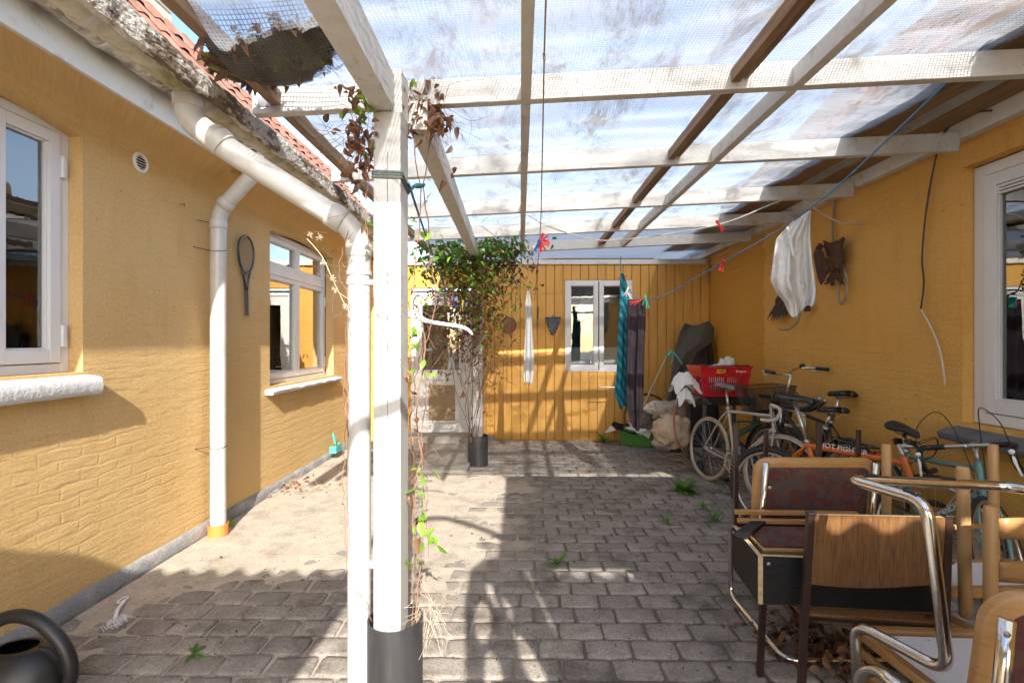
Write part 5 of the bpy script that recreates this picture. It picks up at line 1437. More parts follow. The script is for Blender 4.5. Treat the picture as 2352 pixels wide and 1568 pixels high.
# ---------------------------------------------------------------- rusty ornaments on the neighbouring wall
def plate(b, pts2, X, th, wav=0):
    P = [onX(u, v_, X + wav*math.sin(u*.3)) for u, v_ in pts2]; n = len(P); dn = V((th,0,0))
    b.add(P + [p+dn for p in P], [tuple(range(n)), tuple(range(2*n-1, n-1, -1))] + [(i, n+i, n+(i+1) % n, (i+1) % n) for i in range(n)])
t = thing('iron_ornament', 'rusty ornament of cut iron leaves and discs on the neighbouring wall', 'wall ornament', onX(1905,655,2.83))
shapes = [[(1890,552),(1908,560),(1912,580),(1902,592),(1896,580)], [(1905,558),(1925,552),(1936,544),(1940,550),(1932,562),(1938,585),(1935,604),(1925,620),(1915,605),(1908,585)], [(1875,565),(1888,578),(1895,600),(1898,625),(1892,645),(1885,655),(1878,640),(1872,610),(1868,585)],
          [(1898,640),(1912,625),(1920,610),(1932,640),(1938,655),(1918,640),(1905,648),(1897,654)], [(1880,558),(1890,566),(1884,576),(1876,570)], [(1890,590),(1905,600),(1915,618),(1905,622),(1893,612)]]
for i, s_ in enumerate(shapes):
    b = MB(); plate(b, s_, 2.80-.012*(i % 3), .008, .01); b.build('iron_leaf', M['rust'], t)
for (u, v_, r) in ((1903,617,.038), (1914,650,.026), (1902,601,.02)):
    b = MB(); b.lathe([(0,-.02),(r*.4,-.02),(r*.5,-.006),(r,-.012),(r,0)], onX(u, v_, 2.78), 18, 'x'); b.build('disc', M['rust'], t, smooth=True)
for q in ([(1884,560),(1896,570),(1905,590)], [(1912,640),(1900,652),(1893,650)], [(1933,600),(1936,630),(1930,655)]):
    b = MB(); b.tube(spline([onX(u, v_, 2.79) for u, v_ in q], 5), .006, 6); b.build('rod', M['rust'], t)
b = MB(); b.tube([onX(1905,600,2.80), onX(1905,600,2.87)], .006, 6); b.tube([onX(1885,610,2.80), onX(1885,610,2.87)], .006, 6); b.build('fixing', M['rust'], t)
t = thing('feather_ornament', 'dark metal feathered wing ornament below the white shirt', 'wall ornament', onX(1785,740,2.83))
b = MB(); plate(b, [(1785,680),(1812,682),(1810,700),(1806,722),(1795,720),(1782,712),(1780,690)], 2.80, .02); b.build('wing', M['rust'], t)
for k in range(12):
    u0, v0 = 1782+k*2.2, 700+5*math.sin(k*1.3)+ (k % 3)*4
    u1, v1 = 1760+k*3.6, 741-abs(k-4)*1.2 - (k % 2)*8
    b = MB(); plate(b, [(u0-2.5,v0),(u0+2.5,v0),((u0+u1)/2+3,(v0+v1)/2),(u1,v1),((u0+u1)/2-2.5,(v0+v1)/2)], 2.785-.004*(k % 3), .003, .0); b.build('feather', mat('dark_feather_metal', (.018,.014,.014), (.06,.045,.04), 40, .5) if k == 0 else bpy.data.materials['dark_feather_metal'], t)
b = MB(); plate(b, [(1848,700),(1856,697),(1858,714),(1846,716)], 2.80, .02); b.build('tail', M['rust'], t)
for (u, v_) in ((1800,695),):
    b = MB(); b.tube([onX(u,v_,2.81), onX(u,v_,2.87)], .006, 6); b.build('fixing', M['rust'], t)

# ---------------------------------------------------------------- bicycles (x forward, rear axle over the origin)
def text_mesh(txt, size, m, extr=.0006, name='lettering'):
    cu = bpy.data.curves.new(name, 'FONT'); cu.body = txt; cu.size = size; cu.extrude = extr; cu.align_x = 'CENTER'; cu.align_y = 'CENTER'
    o = bpy.data.objects.new(name, cu); sc.collection.objects.link(o)
    dg = bpy.context.evaluated_depsgraph_get(); dg.update()
    me = bpy.data.meshes.new_from_object(o.evaluated_get(dg)); bpy.data.objects.remove(o); me.name = name
    me.materials.clear(); me.materials.append(m)
    return me
WH = {}
def wheel_meshes(key, Rt, tw, tyre_m, rim_m, knob=False, wall=None):
    if key in WH: return WH[key]
    rt = Rt - tw/2
    b = MB(); b.tube([(rt*math.cos(a), 0, rt*math.sin(a)) for a in [2*PI*k/44 for k in range(44)]], tw/2, 8, closed=True)
    if knob:
        for k in range(66):
            a = 2*PI*k/66
            for s_ in (-1, 0, 1):
                c = V(((Rt-.003)*math.cos(a+s_*.02), s_*tw*.3, (Rt-.003)*math.sin(a+s_*.02))); d = V((math.cos(a),0,math.sin(a)))
                b.bar(c-d*.004, c+d*.006, .012, .010, (0,1,0))
    tyre = b.mesh('tyre', tyre_m, smooth=True)
    b = MB(); rr_ = Rt - tw
    prof = [(rr_+.006,-.010),(rr_+.006,.010),(rr_-.012,.009),(rr_-.016,0),(rr_-.012,-.009)]
    vs, fs = [], []
    for k in range(44):
        a = 2*PI*k/44
        for r_, y_ in prof: vs.append((r_*math.cos(a), y_, r_*math.sin(a)))
    for k in range(44):
        j = (k+1) % 44
        for i in range(5): fs.append((k*5+i, k*5+(i+1) % 5, j*5+(i+1) % 5, j*5+i))
    b.add(vs, fs); rim = b.mesh('rim', rim_m, smooth=True)
    b = MB()
    for k in range(32):
        a = 2*PI*k/32; s_ = 1 if k % 2 else -1; h = a + (.9 if (k//2) % 2 else -.9)
        b.tube([(.022*math.cos(h), s_*.028, .022*math.sin(h)), ((rr_-.012)*math.cos(a), 0, (rr_-.012)*math.sin(a))], .0013, 4, caps=False)
    spk = b.mesh('spokes', M['steel'])
    b = MB(); b.lathe([(.0,-.05),(.006,-.05),(.006,-.034),(.024,-.03),(.024,-.026),(.012,-.022),(.012,.022),(.024,.026),(.024,.03),(.006,.034),(.006,.05),(0,.05)], (0,0,0), 14, 'y'); hub = b.mesh('hub', M['alloy'], smooth=True)
    WH[key] = (tyre, rim, spk, hub); return WH[key]
def bike(label, rear, front_dir, lean, S):
    """S: settings of this bicycle"""
    Rw, wb = S.get('R', .34), S.get('wb', 1.02)
    root = thing('bicycle', label, 'bicycle', (rear[0], rear[1], 0), 'bicycles parked along the neighbouring wall', (lean, 0, front_dir))
    def part(b, name, m, par=root, **k): return b.build(name, m, par, local=True, **k)
    FM = S['frame']
    bbx, bbz = .43, .29
    ht, hb = V((wb-.155, 0, Rw+S.get('head', .50))), V((wb-.105, 0, Rw+S.get('head', .50)-.14))
    bb = V((bbx, 0, bbz)); st = V((bbx-.165, 0, bbz+S.get('seat', .50))); ra = V((0,0,Rw))
    tr = S.get('tr', .016)
    b = MB()
    b.tube([bb, st], tr*.95, 12); b.tube([ht+V((-.006,0,.02)), hb+V((.006,0,-.02))], tr*1.25, 12)
    b.tube([bb, hb + (ht-hb)*.12], tr*1.15, 12)
    if S.get('step'):
        b.tube([bb + (st-bb)*.45, hb + (ht-hb)*.45], tr, 12)
    else: b.tube([st - (st-bb).normalized()*.03, ht - V((0,0,.02))], tr, 12)
    for s_ in (-1, 1):
        b.tube([bb+V((-.02,s_*.02,0)), bb+V((-.12,s_*.035,.01)), ra+V((0,s_*.06,0))], [.012,.010,.008], 8)
        b.tube([st+V((0,s_*.012,-.03)), st+V((-.06,s_*.03,-.10)), ra+V((0,s_*.06,0))], [.008,.008,.007], 8)
    b.lathe([(.022,-.036),(.022,.036)], bb, 14, 'y')
    fr = part(b, 'frame', FM, smooth=True, auto=45)
    if S.get('text'):
        me = text_mesh(S['text'][0], S['text'][1], S['text'][2])
        o = one('lettering', me, (0,0,0), fr)
        a_, c_ = (st, ht) if S['text'][3] == 'top' else (bb, hb)
        for sd in (1,):
            d = (c_-a_).normalized()
            side = S['text'][4]
            xax = d if side < 0 else -d
            yv = V((0, side, 0)); zax = yv; yax = zax.cross(xax)
            o.matrix_local = Matrix.Translation(a_+(c_-a_)*S['text'][5] + V((0, side*(tr*1.2+.0015), 0))) @ Matrix((xax, yax, zax)).transposed().to_4x4()
    # wheels
    me = wheel_meshes(S['wheel'], Rw, S.get('tw', .032), S['tyre'], S['rim'], S.get('knob', False))
    steer = S.get('steer', 0)
    ax = (ht-hb).normalized()
    SM = Matrix.Translation(hb) @ Matrix.Rotation(steer, 4, ax) @ Matrix.Translation(-hb)
    fa = V((wb, 0, Rw))
    for i, c_ in enumerate((ra, fa)):
        w = bpy.data.objects.new('wheel', me[0]); sc.collection.objects.link(w); w.parent = root
        w.name = 'wheel'
        w.matrix_local = (SM if i else Matrix.Identity(4)) @ Matrix.Translation(c_)
        for nme, m_ in (('rim', me[1]), ('spokes', me[2]), ('hub', me[3])):
            o = one(nme, m_, (0,0,0), w)
            if nme == 'spokes': o['kind'] = 'stuff'
    # fork
    b = MB(); cr_ = hb + (hb-ht).normalized()*.03
    b.tube([ht, cr_], .012, 10)
    for s_ in (-1, 1):
        if S.get('sus'): b.tube([cr_+V((0,s_*.055,.02)), cr_*.5+fa*.5+V((-.01,s_*.058,0)), fa+V((0,s_*.056,0))], [.015,.018,.016], 10)
        else: b.tube(spline([cr_+V((0,s_*.03,.01)), cr_*.6+fa*.4+V((-.018,s_*.052,0)), cr_*.2+fa*.8+V((-.012,s_*.054,0)), fa+V((0,s_*.054,0))], 4), .010, 8)
    b.tube([cr_+V((0,-.056,.012)), cr_+V((0,.056,.012))], .014, 8)
    b.xform(SM); part(b, 'fork', S.get('forkm', FM), smooth=True)
    # seat post and saddle
    sp_ = st + (st-bb).normalized()*S.get('post', .16)
    b = MB(); b.tube([st, sp_], .0135, 12); part(b, 'seatpost', M['alloy'], smooth=True)
    b = MB(); b.tube([st-(st-bb).normalized()*.012, st+(st-bb).normalized()*.012], .021, 12); part(b, 'seat_clamp', M['alloy'], smooth=True)
    b = MB(); ws = S.get('sadw', .075); tilt = S.get('sadtilt', .0)
    def sad(s, t):
        x = -.13 + .27*t; hw = ws*(1-sm(.25,.75,t)*.72)*math.sqrt(max(0, 1-((t-.5)*2)**8))*(.75+.25*sm(0,.12,t))
        a = PI*(s-.5)*1.25; y_ = hw*math.sin(a)
        z = .03*math.cos(a) + .014*math.sin(t*3+.6) + .018*sm(.3,0,t) - .02
        return sp_ + V((x*math.cos(tilt)-.0, y_, z + .035 + x*math.sin(tilt)))
    b.grid(sad, 14, 20); sd_ = part(b, 'saddle', S.get('sadm', M['black_plastic']), smooth=True, solid=.008)
    b = MB()
    for s_ in (-1, 1): b.tube(spline([sp_+V((-.11,s_*.03,.03)), sp_+V((-.04,s_*.022,.0)), sp_+V((.05,s_*.02,.0)), sp_+V((.12,s_*.006,.025))], 4), .0035, 6)
    b.build('saddle_rails', M['steel'], sd_, local=True)
    # stem and handlebar
    hs = ht + ax*S.get('stemh', .06)
    bc = hs + V((S.get('reach', .09), 0, .01))
    b = MB(); b.tube([ht, hs+ax*.012], .0125, 12); b.tube([hs, bc], .013, 12); b.xform(SM); part(b, 'stem', M['alloy'], smooth=True)
    kind = S['bar']
    def grips(pairs, m, r=.016):
        for p, q in pairs:
            b = MB(); b.tube([p, q], r, 12); b.xform(SM); b.build('grip', m, hbar, local=True, smooth=True, auto=40)
    def lever(p, d, m=None):
        b = MB(); p = V(p); d = V(d)
        b.tube(spline([p, p+d*.3+V((.01,0,-.02)), p+d], 4), [.008]*5+[.006]*4, 8); b.tube([p+V((-.012,0,.0)), p+V((.012,0,.0))], .013, 8); b.xform(SM); b.build('brake_lever', m or M['alloy'], hbar, local=True, smooth=True)
    b = MB()
    if kind == 'drop':
        W2 = .20
        for s_ in (-1, 1):
            b.tube(spline([bc, bc+V((0,s_*.10,0)), bc+V((0,s_*(W2-.03),.0)), bc+V((.03,s_*W2,0)), bc+V((.085,s_*W2,-.015)), bc+V((.10,s_*W2,-.06)), bc+V((.075,s_*W2,-.115)), bc+V((.02,s_*W2,-.135)), bc+V((-.045,s_*W2,-.14))], 5), .0125, 10)
        b.xform(SM); hbar = part(b, 'handlebar', S.get('barm', M['alloy']), smooth=True)
        for s_ in (-1, 1):
            b = MB(); b.tube(spline([bc+V((.0,s_*.10,0)), bc+V((0,s_*(W2-.03),.0)), bc+V((.03,s_*W2,0)), bc+V((.085,s_*W2,-.015)), bc+V((.10,s_*W2,-.06)), bc+V((.075,s_*W2,-.115)), bc+V((.02,s_*W2,-.135)), bc+V((-.045,s_*W2,-.14))], 5), .0158, 10); b.xform(SM); b.build('bar_tape', S.get('tape', M['black_plastic']), hbar, local=True, smooth=True)
            b = MB(); b.tube([bc+V((-.045,s_*W2,-.14)), bc+V((-.052,s_*W2,-.14))], .0145, 12); b.xform(SM); b.build('bar_plug', M['white_plastic'], hbar, local=True)
            lever(bc+V((.10,s_*W2,-.02)), (.02, s_*.012, -.12), S.get('leverm'))
            b = MB(); b.tube(spline([bc+V((.09,s_*W2,.01)), bc+V((.06,s_*W2*.9,.13)), bc+V((-.02,s_*W2*.5,.20)), bc+V((-.06,s_*.06,.10)), ht+V((.02,s_*.03,.0)), cr_+V((.03,s_*.02,0))], 6), .0028, 6); b.xform(SM); b.build('brake_cable', M['black_plastic'], hbar, local=True, smooth=True)
        if S.get('aero'):
            for s_ in (-1, 1):
                b = MB(); b.tube(spline([bc+V((-.06,s_*.07,.03)), bc+V((.10,s_*.06,.02)), bc+V((.22,s_*.05,.03)), bc+V((.32,s_*.05,.12))], 6), .017, 10); b.xform(SM); b.build('aero_bar', M['black_plastic'], hbar, local=True, smooth=True)
                b = MB(); b.lathe([(0,.012),(.05,.012),(.055,.004),(.05,0)], bc+V((-.03,s_*.08,.045)), 18); b.xform(SM); b.build('arm_pad', M['black_plastic'], hbar, local=True, smooth=True)
                b = MB(); b.tube([bc+V((.32,s_*.05,.12)), bc+V((.335,s_*.05,.14))], .014, 10); b.xform(SM); b.build('shifter', M['alloy'], hbar, local=True)
    elif kind == 'riser':
        pts = []
        for s_ in (-1, 1):
            b.tube(spline([bc, bc+V((0,s_*.06,.0)), bc+V((.01,s_*.14,.035)), bc+V((-.02,s_*.22,.05)), bc+V((-.10,s_*.28,.045)), bc+V((-.19,s_*.295,.04))], 5), .0115, 10)
        b.xform(SM); hbar = part(b, 'handlebar', S.get('barm', M['chrome']), smooth=True)
        grips([(bc+V((-.10,s_*.28,.045)), bc+V((-.21,s_*.30,.039))) for s_ in (-1, 1)], M['black_plastic'], .017)
        for s_ in (-1, 1): lever(bc+V((-.05,s_*.262,.04)), (-.10, s_*.03, -.025))
        b = MB(); b.lathe([(0,.03),(.018,.028),(.026,.012),(.026,0)], bc+V((-.02,-.2,.06)), 14); b.xform(SM); b.build('bell', M['black_plastic'], hbar, local=True, smooth=True)
    else:
        for s_ in (-1, 1): b.tube(spline([bc, bc+V((0,s_*.10,.0)), bc+V((-.01,s_*.18,.02)), bc+V((-.03,s_*.31,.02))], 5), .0115, 10)
        b.xform(SM); hbar = part(b, 'handlebar', S.get('barm', M['alloy']), smooth=True)
        grips([(bc+V((-.013,s_*.20,.02)), bc+V((-.032,s_*.325,.02))) for s_ in (-1, 1)], M['black_plastic'], .0165)
        for s_ in (-1, 1): lever(bc+V((-.008,s_*.17,.02)), (.05, s_*.10, -.02), M['black_plastic'])
        if S.get('barends'):
            for s_ in (-1, 1):
                b = MB(); b.tube(spline([bc+V((-.03,s_*.315,.02)), bc+V((.04,s_*.32,.04)), bc+V((.10,s_*.30,.06))], 4), .011, 8); b.xform(SM); b.build('bar_end', M['black_plastic'], hbar, local=True, smooth=True)
        for s_ in (-1, 1):
            b = MB(); b.tube(spline([bc+V((.0,s_*.16,.02)), bc+V((.09,s_*.10,.07)), bc+V((.08,s_*.03,-.04)), ht+V((.02,s_*.02,-.02))], 6), .0026, 6); b.xform(SM); b.build('brake_cable', M['black_plastic'], hbar, local=True, smooth=True)
    # cranks
    b = MB(); rc = S.get('ring', .088)
    vs = []; n_ = 40
    for k in range(n_):
        a = 2*PI*k/n_; r_ = rc + (.004 if k % 2 else 0)
        for rr2, yy in ((r_, -.048), (rc*.84, -.048), (rc*.84, -.044), (r_, -.044)): vs.append(bb+V((rr2*math.cos(a), yy, rr2*math.sin(a))))
    b.add(vs, [(k*4+i, k*4+(i+1) % 4, ((k+1) % n_)*4+(i+1) % 4, ((k+1) % n_)*4+i) for k in range(n_) for i in range(4)])
    for k in range(5):
        a = 2*PI*k/5+.3; b.bar(bb+V((0,-.046,0)), bb+V((rc*.88*math.cos(a), -.046, rc*.88*math.sin(a))), .005, .014, (0,1,0))
    ck = part(b, 'chainring', S.get('crankm', M['alloy']))
    ca = S.get('crank', -1.2)
    for s_ in (-1, 1):
        e = bb + V((s_*-.165*math.cos(ca), s_*.065, s_*-.165*math.sin(ca)))
        b = MB(); b.bar(bb+V((0,s_*.055,0)), e, .014, .022, (0,1,0)); b.build('crank_arm', S.get('crankm', M['alloy']), ck, local=True, bevel=.003)
        b = MB(); b.box(e+V((-.045,s_*.012-.0,-.012)), e+V((.045,s_*.10,.012))); b.build('pedal', M['black_plastic'], ck, local=True, bevel=.005)
    b = MB()
    for z_ in (.0,):
        ring2 = [bb+V((rc*math.cos(a), -.046, rc*math.sin(a))) for a in [PI/2-PI*k/10 for k in range(11)]] + [ra+V((.035*math.cos(a), -.046, .035*math.sin(a))) for a in [-PI/2-PI*k/8 for k in range(9)]]
        b.tube(ring2, .0042, 5, closed=True)
    part(b, 'chain', M['rust'])
    if S.get('mudguard'):
        for c_, a0, a1, T in ((ra, .5, 3.4, None), (fa, -.1, 2.6, SM)):
            b = MB()
            def mg(s, t, c_=c_, a0=a0, a1=a1):
                a = a0+(a1-a0)*t; r_ = Rw+.016+.010*math.cos(PI*(s-.5)); return c_+V((r_*math.cos(a), .026*(s-.5)*2, r_*math.sin(a)))
            b.grid(mg, 6, 26)
            if T: b.xform(T)
            part(b, 'mudguard', M['black_paint'], smooth=True, solid=.002)
    if S.get('rack'):
        b = MB(); zt = Rw*2+.06
        for s_ in (-1, 1):
            b.tube([V((-.24,s_*.055,zt)), V((.16,s_*.055,zt))], .005, 6); b.tube([V((-.12,s_*.055,zt)), V((0,s_*.065,Rw))], .005, 6); b.tube([V((.02,s_*.055,zt)), V((0,s_*.065,Rw))], .005, 6)
        for x_ in (-.24,-.10,.05,.16): b.tube([V((x_,-.055,zt)), V((x_,.055,zt))], .005, 6)
        part(b, 'rear_rack', M['black_paint'])
    if S.get('light'):
        lp_ = S['light']; b = MB(); b.lathe([(0,-.035),(.016,-.032),(.024,-.012),(.024,.004),(0,.006)], V(lp_), 14, 'x'); lt = part(b, 'rear_light', M['red_lens'], smooth=True)
        b = MB(); b.box(V(lp_)+V((.004,-.026,-.024)), V(lp_)+V((.02,.026,.024))); b.build('light_housing', M['black_plastic'], lt, local=True, bevel=.004)
    if S.get('basket'):
        bz = ht.z+.10; x0, x1 = wb-.02, wb+.26; bk_ = MB()
        def bpt(x, y_, q): return V((wb+.08 + (x-.5)*(.22+.08*q), (y_-.5)*(.36+.10*q), bz-.24+.26*q))
        n_ = 22
        for k in range(n_+1):
            for a_, c2 in ((( k/n_,0),(k/n_,0)), ((k/n_,1),(k/n_,1)), ((0,k/n_),(0,k/n_)), ((1,k/n_),(1,k/n_))):
                bk_.tube([bpt(*a_,0), bpt(*c2,1)], .0022, 3, caps=False)
        for j in range(19):
            q = j/18; bk_.tube([bpt(0,0,q), bpt(1,0,q), bpt(1,1,q), bpt(0,1,q)], .0022, 3, closed=True)
        for k in range(14):
            bk_.tube([bpt(k/13,0,0), bpt(k/13,1,0)], .0022, 3, caps=False); bk_.tube([bpt(0,k/13,0), bpt(1,k/13,0)], .0012, 3, caps=False)
        bk_.xform(SM); bo = part(bk_, 'basket', M['black_paint']); bo['kind'] = 'stuff'
        b = MB()
        for q in (0, 1): b.tube([bpt(0,0,q), bpt(1,0,q), bpt(1,1,q), bpt(0,1,q)], .005, 6, closed=True)
        b.xform(SM); b.build('basket_rim', M['black_paint'], bo, local=True)
    if S.get('front_light'):
        b = MB(); b.lathe([(0,.03),(.02,.03),(.026,.01),(.022,-.02),(0,-.03)], V((wb+.02,0,Rw+.38)), 14, 'x'); b.xform(SM); part(b, 'front_light', M['black_plastic'], smooth=True)
    return root
def hd(r, f): return math.atan2(f[1]-r[1], f[0]-r[0])
r_, f_ = (2.02,5.30), (2.27,4.30)
bike('dusty silver road bicycle with tan tyres and drop bars standing by the red basket', r_, hd(r_,f_), -.10,
     dict(frame=M['grey_paint'], wheel='tan', tyre=M['tan_rubber'], rim=M['alloy'], bar='drop', tape=mat('grubby_white_tape', (.45,.42,.37), (.58,.55,.5), 30, .8), aero=True, steer=.35, post=.20, seat=.52, head=.50, sadm=mat('worn_grey_saddle', (.13,.125,.12), (.22,.21,.2), 14, .6), R=.34, tw=.028, crank=-1.35, ring=.10, reach=.10, crankm=mat('dusty_crank_alloy', (.42,.39,.33), (.52,.48,.41), 14, .5, metal=.5)))
r_, f_ = (2.47,3.74), (2.44,4.74)
bike('black city bicycle with wire basket and chrome riser handlebar facing the corner', r_, hd(r_,f_), .05,
     dict(frame=M['black_paint'], wheel='city', tyre=M['rubber'], rim=M['alloy'], bar='riser', basket=True, mudguard=True, step=True, stemh=.26, head=.60, steer=.25, sadw=.10, post=.13, rack=True, light=(-.30,0,.70), R=.34, tw=.036))
r_, f_ = (2.68,4.05), (2.66,5.07)
bike('black bicycle leaning against the ochre wall behind the basket bicycle', r_, hd(r_,f_), .09,
     dict(frame=M['black_paint'], wheel='city', tyre=M['rubber'], rim=M['alloy'], bar='flat', mudguard=True, post=.24, sadw=.09, R=.34, tw=.036, seat=.50))
r_, f_ = (1.95,3.86), (2.52,3.02)
bike('orange mountain bicycle with knobbly tyres behind the patterned chair back', r_, hd(r_,f_), -.10,
     dict(frame=M['orange_paint'], wheel='mtb', tyre=M['rubber'], rim=M['alloy'], bar='flat', knob=True, tw=.054, R=.335, tr=.021, head=.40, seat=.46, steer=.25, text=('HOT FIGHTER', .048, M['white_plastic'], 'top', -1, .42), post=.30, stemh=.09, forkm=M['orange_paint']))
r_, f_ = (2.62,3.62), (2.50,2.64)
bike('pale green racing bicycle with black taped drop bars below the neighbouring window', r_, hd(r_,f_), -.07,
     dict(frame=M['celeste'], wheel='race', tyre=M['rubber'], rim=M['alloy'], bar='drop', steer=-.95, stemh=.12, tw=.026, R=.335, head=.47, seat=.46, post=.12, light=(.16,0,.80), text=('BIANCHI', .05, M['white_plastic'], 'down', -1, .55), leverm=M['white_plastic'], reach=.10))

# ---------------------------------------------------------------- grill trolley with the red basket
gx0, gx1, gy0, gy1 = 1.98, 2.64, 5.50, 6.02
t = thing('grill_trolley', 'black and grey barbecue trolley under the red basket', 'grill', ((gx0+gx1)/2, gy0, 0))
for (x, y_) in ((gx0+.10,gy0), (gx1,gy0), (gx0+.10,gy1), (gx1,gy1)):
    b = MB(); b.bar((x,y_,.05), (x,y_,.86), .035, .035); b.build('leg', mat('grey_steel_leg', (.05,.055,.065), (.09,.095,.105), 8, .5) if 'grey_steel_leg' not in bpy.data.materials else bpy.data.materials['grey_steel_leg'], t, bevel=.003)
b = MB(); b.box((gx0+.07,gy0-.02,.78), (gx1+.02,gy1+.02,.875)); b.build('fire_box', M['black_paint'], t, bevel=.006)
b = MB(); b.grid(lambda s, q: V((gx0-.05+.22*s, gy0-.03+.5*q, .80+.075*math.sin(PI*min(1,s*1.1+.02)))), 10, 4); b.build('side_shelf', mat('grey_enamel', (.16,.17,.19), (.22,.23,.25), 6, .4), t, smooth=True, solid=.006)
b = MB(); b.bar((gx0+.10,gy0,.18), (gx1,gy0,.18), .03, .03); b.bar((gx0+.10,gy0+.02,.18), (gx0+.10,gy1,.18), .028, .028); b.build('stretcher', bpy.data.materials['grey_steel_leg'], t)
for x in (gx0+.05,):
    b = MB(); b.lathe([(0,-.02),(.05,-.02),(.075,-.014),(.078,0),(.075,.014),(.05,.02),(0,.02)], (x, gy0+.0, .078), 22, 'x'); b.build('wheel', M['rubber'], t, smooth=True)
line('gas_hose', 'orange rubber gas hose hanging beside the barbecue trolley', 'hose', [onD(1556,918,5.5), onD(1549,945,5.45), onD(1549,985,5.42), onD(1556,1015,5.42), onD(1568,1032,5.45)], .014, mat('orange_rubber_hose', (.33,.12,.06), (.42,.18,.09), 10, .6))
# red shopping basket with slots
t = thing('shopping_basket', 'red plastic shopping basket full of white laundry on the barbecue trolley', 'basket', (2.33,5.6,.88))
bz0, bz1 = .885, 1.215
def bk(s, y_, q): return V((2.29 + (s-.5)*(.47+.09*q), 5.63 + (y_-.5)*(.36+.07*q), bz0+(bz1-bz0)*q))
b = MB()
def strip(fn, u0, u1, q0, q1): b.add([fn(u0,q0), fn(u1,q0), fn(u1,q1), fn(u0,q1)], [(0,1,2,3)])
for fn, n_ in ((lambda u,q: bk(u,0,q), 17), (lambda u,q: bk(u,1,q), 17), (lambda u,q: bk(0,u,q), 11), (lambda u,q: bk(1,u,q), 11)):
    strip(fn, 0, 1, 0, .12); strip(fn, 0, 1, .66, 1)
    strip(fn, 0, .13, .12, .66); strip(fn, .87, 1, .12, .66); strip(fn, .47, .53, .12, .66)
    strip(fn, .13, .87, .42, .46)
    for k in range(n_+1):
        u = .13+.74*k/n_; strip(fn, u-.009, u+.009, .12, .66)
b.add([bk(0,0,0.0), bk(1,0,0), bk(1,1,0), bk(0,1,0)], [(0,1,2,3)])
b.build('tub', M['red_plastic'], t, solid=.005)
b = MB()
for q, o in ((1.0,.010), (.955,.006), (.70,.004)):
    P = [bk(0,0,q)+V((-o,-o,0)), bk(1,0,q)+V((o,-o,0)), bk(1,1,q)+V((o,o,0)), bk(0,1,q)+V((-o,o,0))]
    for i in range(4): b.bar(P[i], P[(i+1) % 4], .012, .014)
b.build('rim', M['red_plastic'], t, bevel=.002)
b = MB(); b.tube(fillet([bk(.02,.08,1), bk(.05,.02,1.03)+V((0,0,.006)), bk(.95,.02,1.03)+V((0,0,.006)), bk(.98,.08,1)], .04), .006, 8); b.build('handle', M['black_plastic'], t, smooth=True)
me = text_mesh('Brugsen', .036, M['white_plastic']); o = one('lettering', me, bk(.80,0,.86)+V((0,-.006,0))-origin(t), t, (PI/2,0,0))
yel = mat('yellow_sticker', (.75,.50,.02), None, 4, .5)
b = MB()
for k in range(7): b.add([bk(.30+.026*k,0,.79)+V((0,-.005,0)), bk(.318+.026*k,0,.79)+V((0,-.005,0)), bk(.34+.026*k,0,.93)+V((0,-.005,0)), bk(.322+.026*k,0,.93)+V((0,-.005,0))], [(0,1,2,3)])
b.build('emblem', yel, t)
me = text_mesh('OBS!', .030, M['black_plastic']); one('lettering', me, bk(.405,0,.86)+V((0,-.0075,0))-origin(t), t, (PI/2,0,0))

def heap(name, label, cat, c, rad, m, seed, nu=40, nv=22, amp=.25, f=2.6, flat=.0, fine=.08):
    b = MB(); c = V(c)
    def fn(s, q):
        a = 2*PI*s; e = PI*(q-.5)
        d = V((math.cos(a)*math.cos(e), math.sin(a)*math.cos(e), math.sin(e)))
        k = 1 + amp*nz(d.x*f+seed, d.y*f, d.z*f) + fine*nz(d.x*9+seed, d.y*9, d.z*9) - fine*abs(nz(d.x*5+seed*2, d.y*5, d.z*5+3))*1.5
        p = V((d.x*rad[0]*k, d.y*rad[1]*k, max(d.z*k, -1+flat)*rad[2]))
        return c + p
    b.grid(fn, nu, nv)
    return tag(b.build(name, m, None, smooth=True), label, cat)
heap('laundry', 'white laundry bulging over the rim of the red basket', 'laundry', (2.29,5.63,1.07), (.205,.155,.17), M['crumpled'], 3, amp=.22, f=2)
heap('laundry', 'cream cloth bag poking out at the back of the red basket', 'laundry', (2.42,5.70,1.21), (.09,.09,.105), M['cream_cloth'], 8, amp=.4)
def crumple(name, label, c, w, d_, h, seed, m):
    """one garment dropped in a heap: a cloth thrown into folds"""
    b = MB(); c = V(c)
    def fn(s, q):
        x, y_ = (s-.5)*2, (q-.5)*2
        r_ = math.hypot(x, y_)
        z = h*(1-.75*min(1.3, r_)**2) + .30*h*nz(x*2.1+seed, y_*2.1, seed) + .22*h*abs(nz(x*4.3+seed, y_*4.3, 2)) + .10*h*nz(x*9, y_*9, seed)
        return c + V((w*(x + .10*nz(x*3+seed, y_*3, 5)), d_*(y_ + .10*nz(x*3, y_*3+seed, 8)), z))
    b.grid(fn, 34, 34)
    return tag(b.build(name, m, None, smooth=True, solid=.004), label, 'laundry')
lc = onD(1573,880,5.50)
crumple('laundry', 'crumpled white shirts piled on the grey shelf of the barbecue trolley', lc+V((0,0,-.06)), .15, .13, .17, 3, M['white_cloth'])
crumple('laundry', 'white shirt sleeve sliding off the front of the grey trolley shelf', lc+V((-.03,-.10,-.20)), .09, .07, .14, 9, M['white_cloth'])
clear = film_mat('clear_bag_film', (.62,.58,.52), .42, .12)
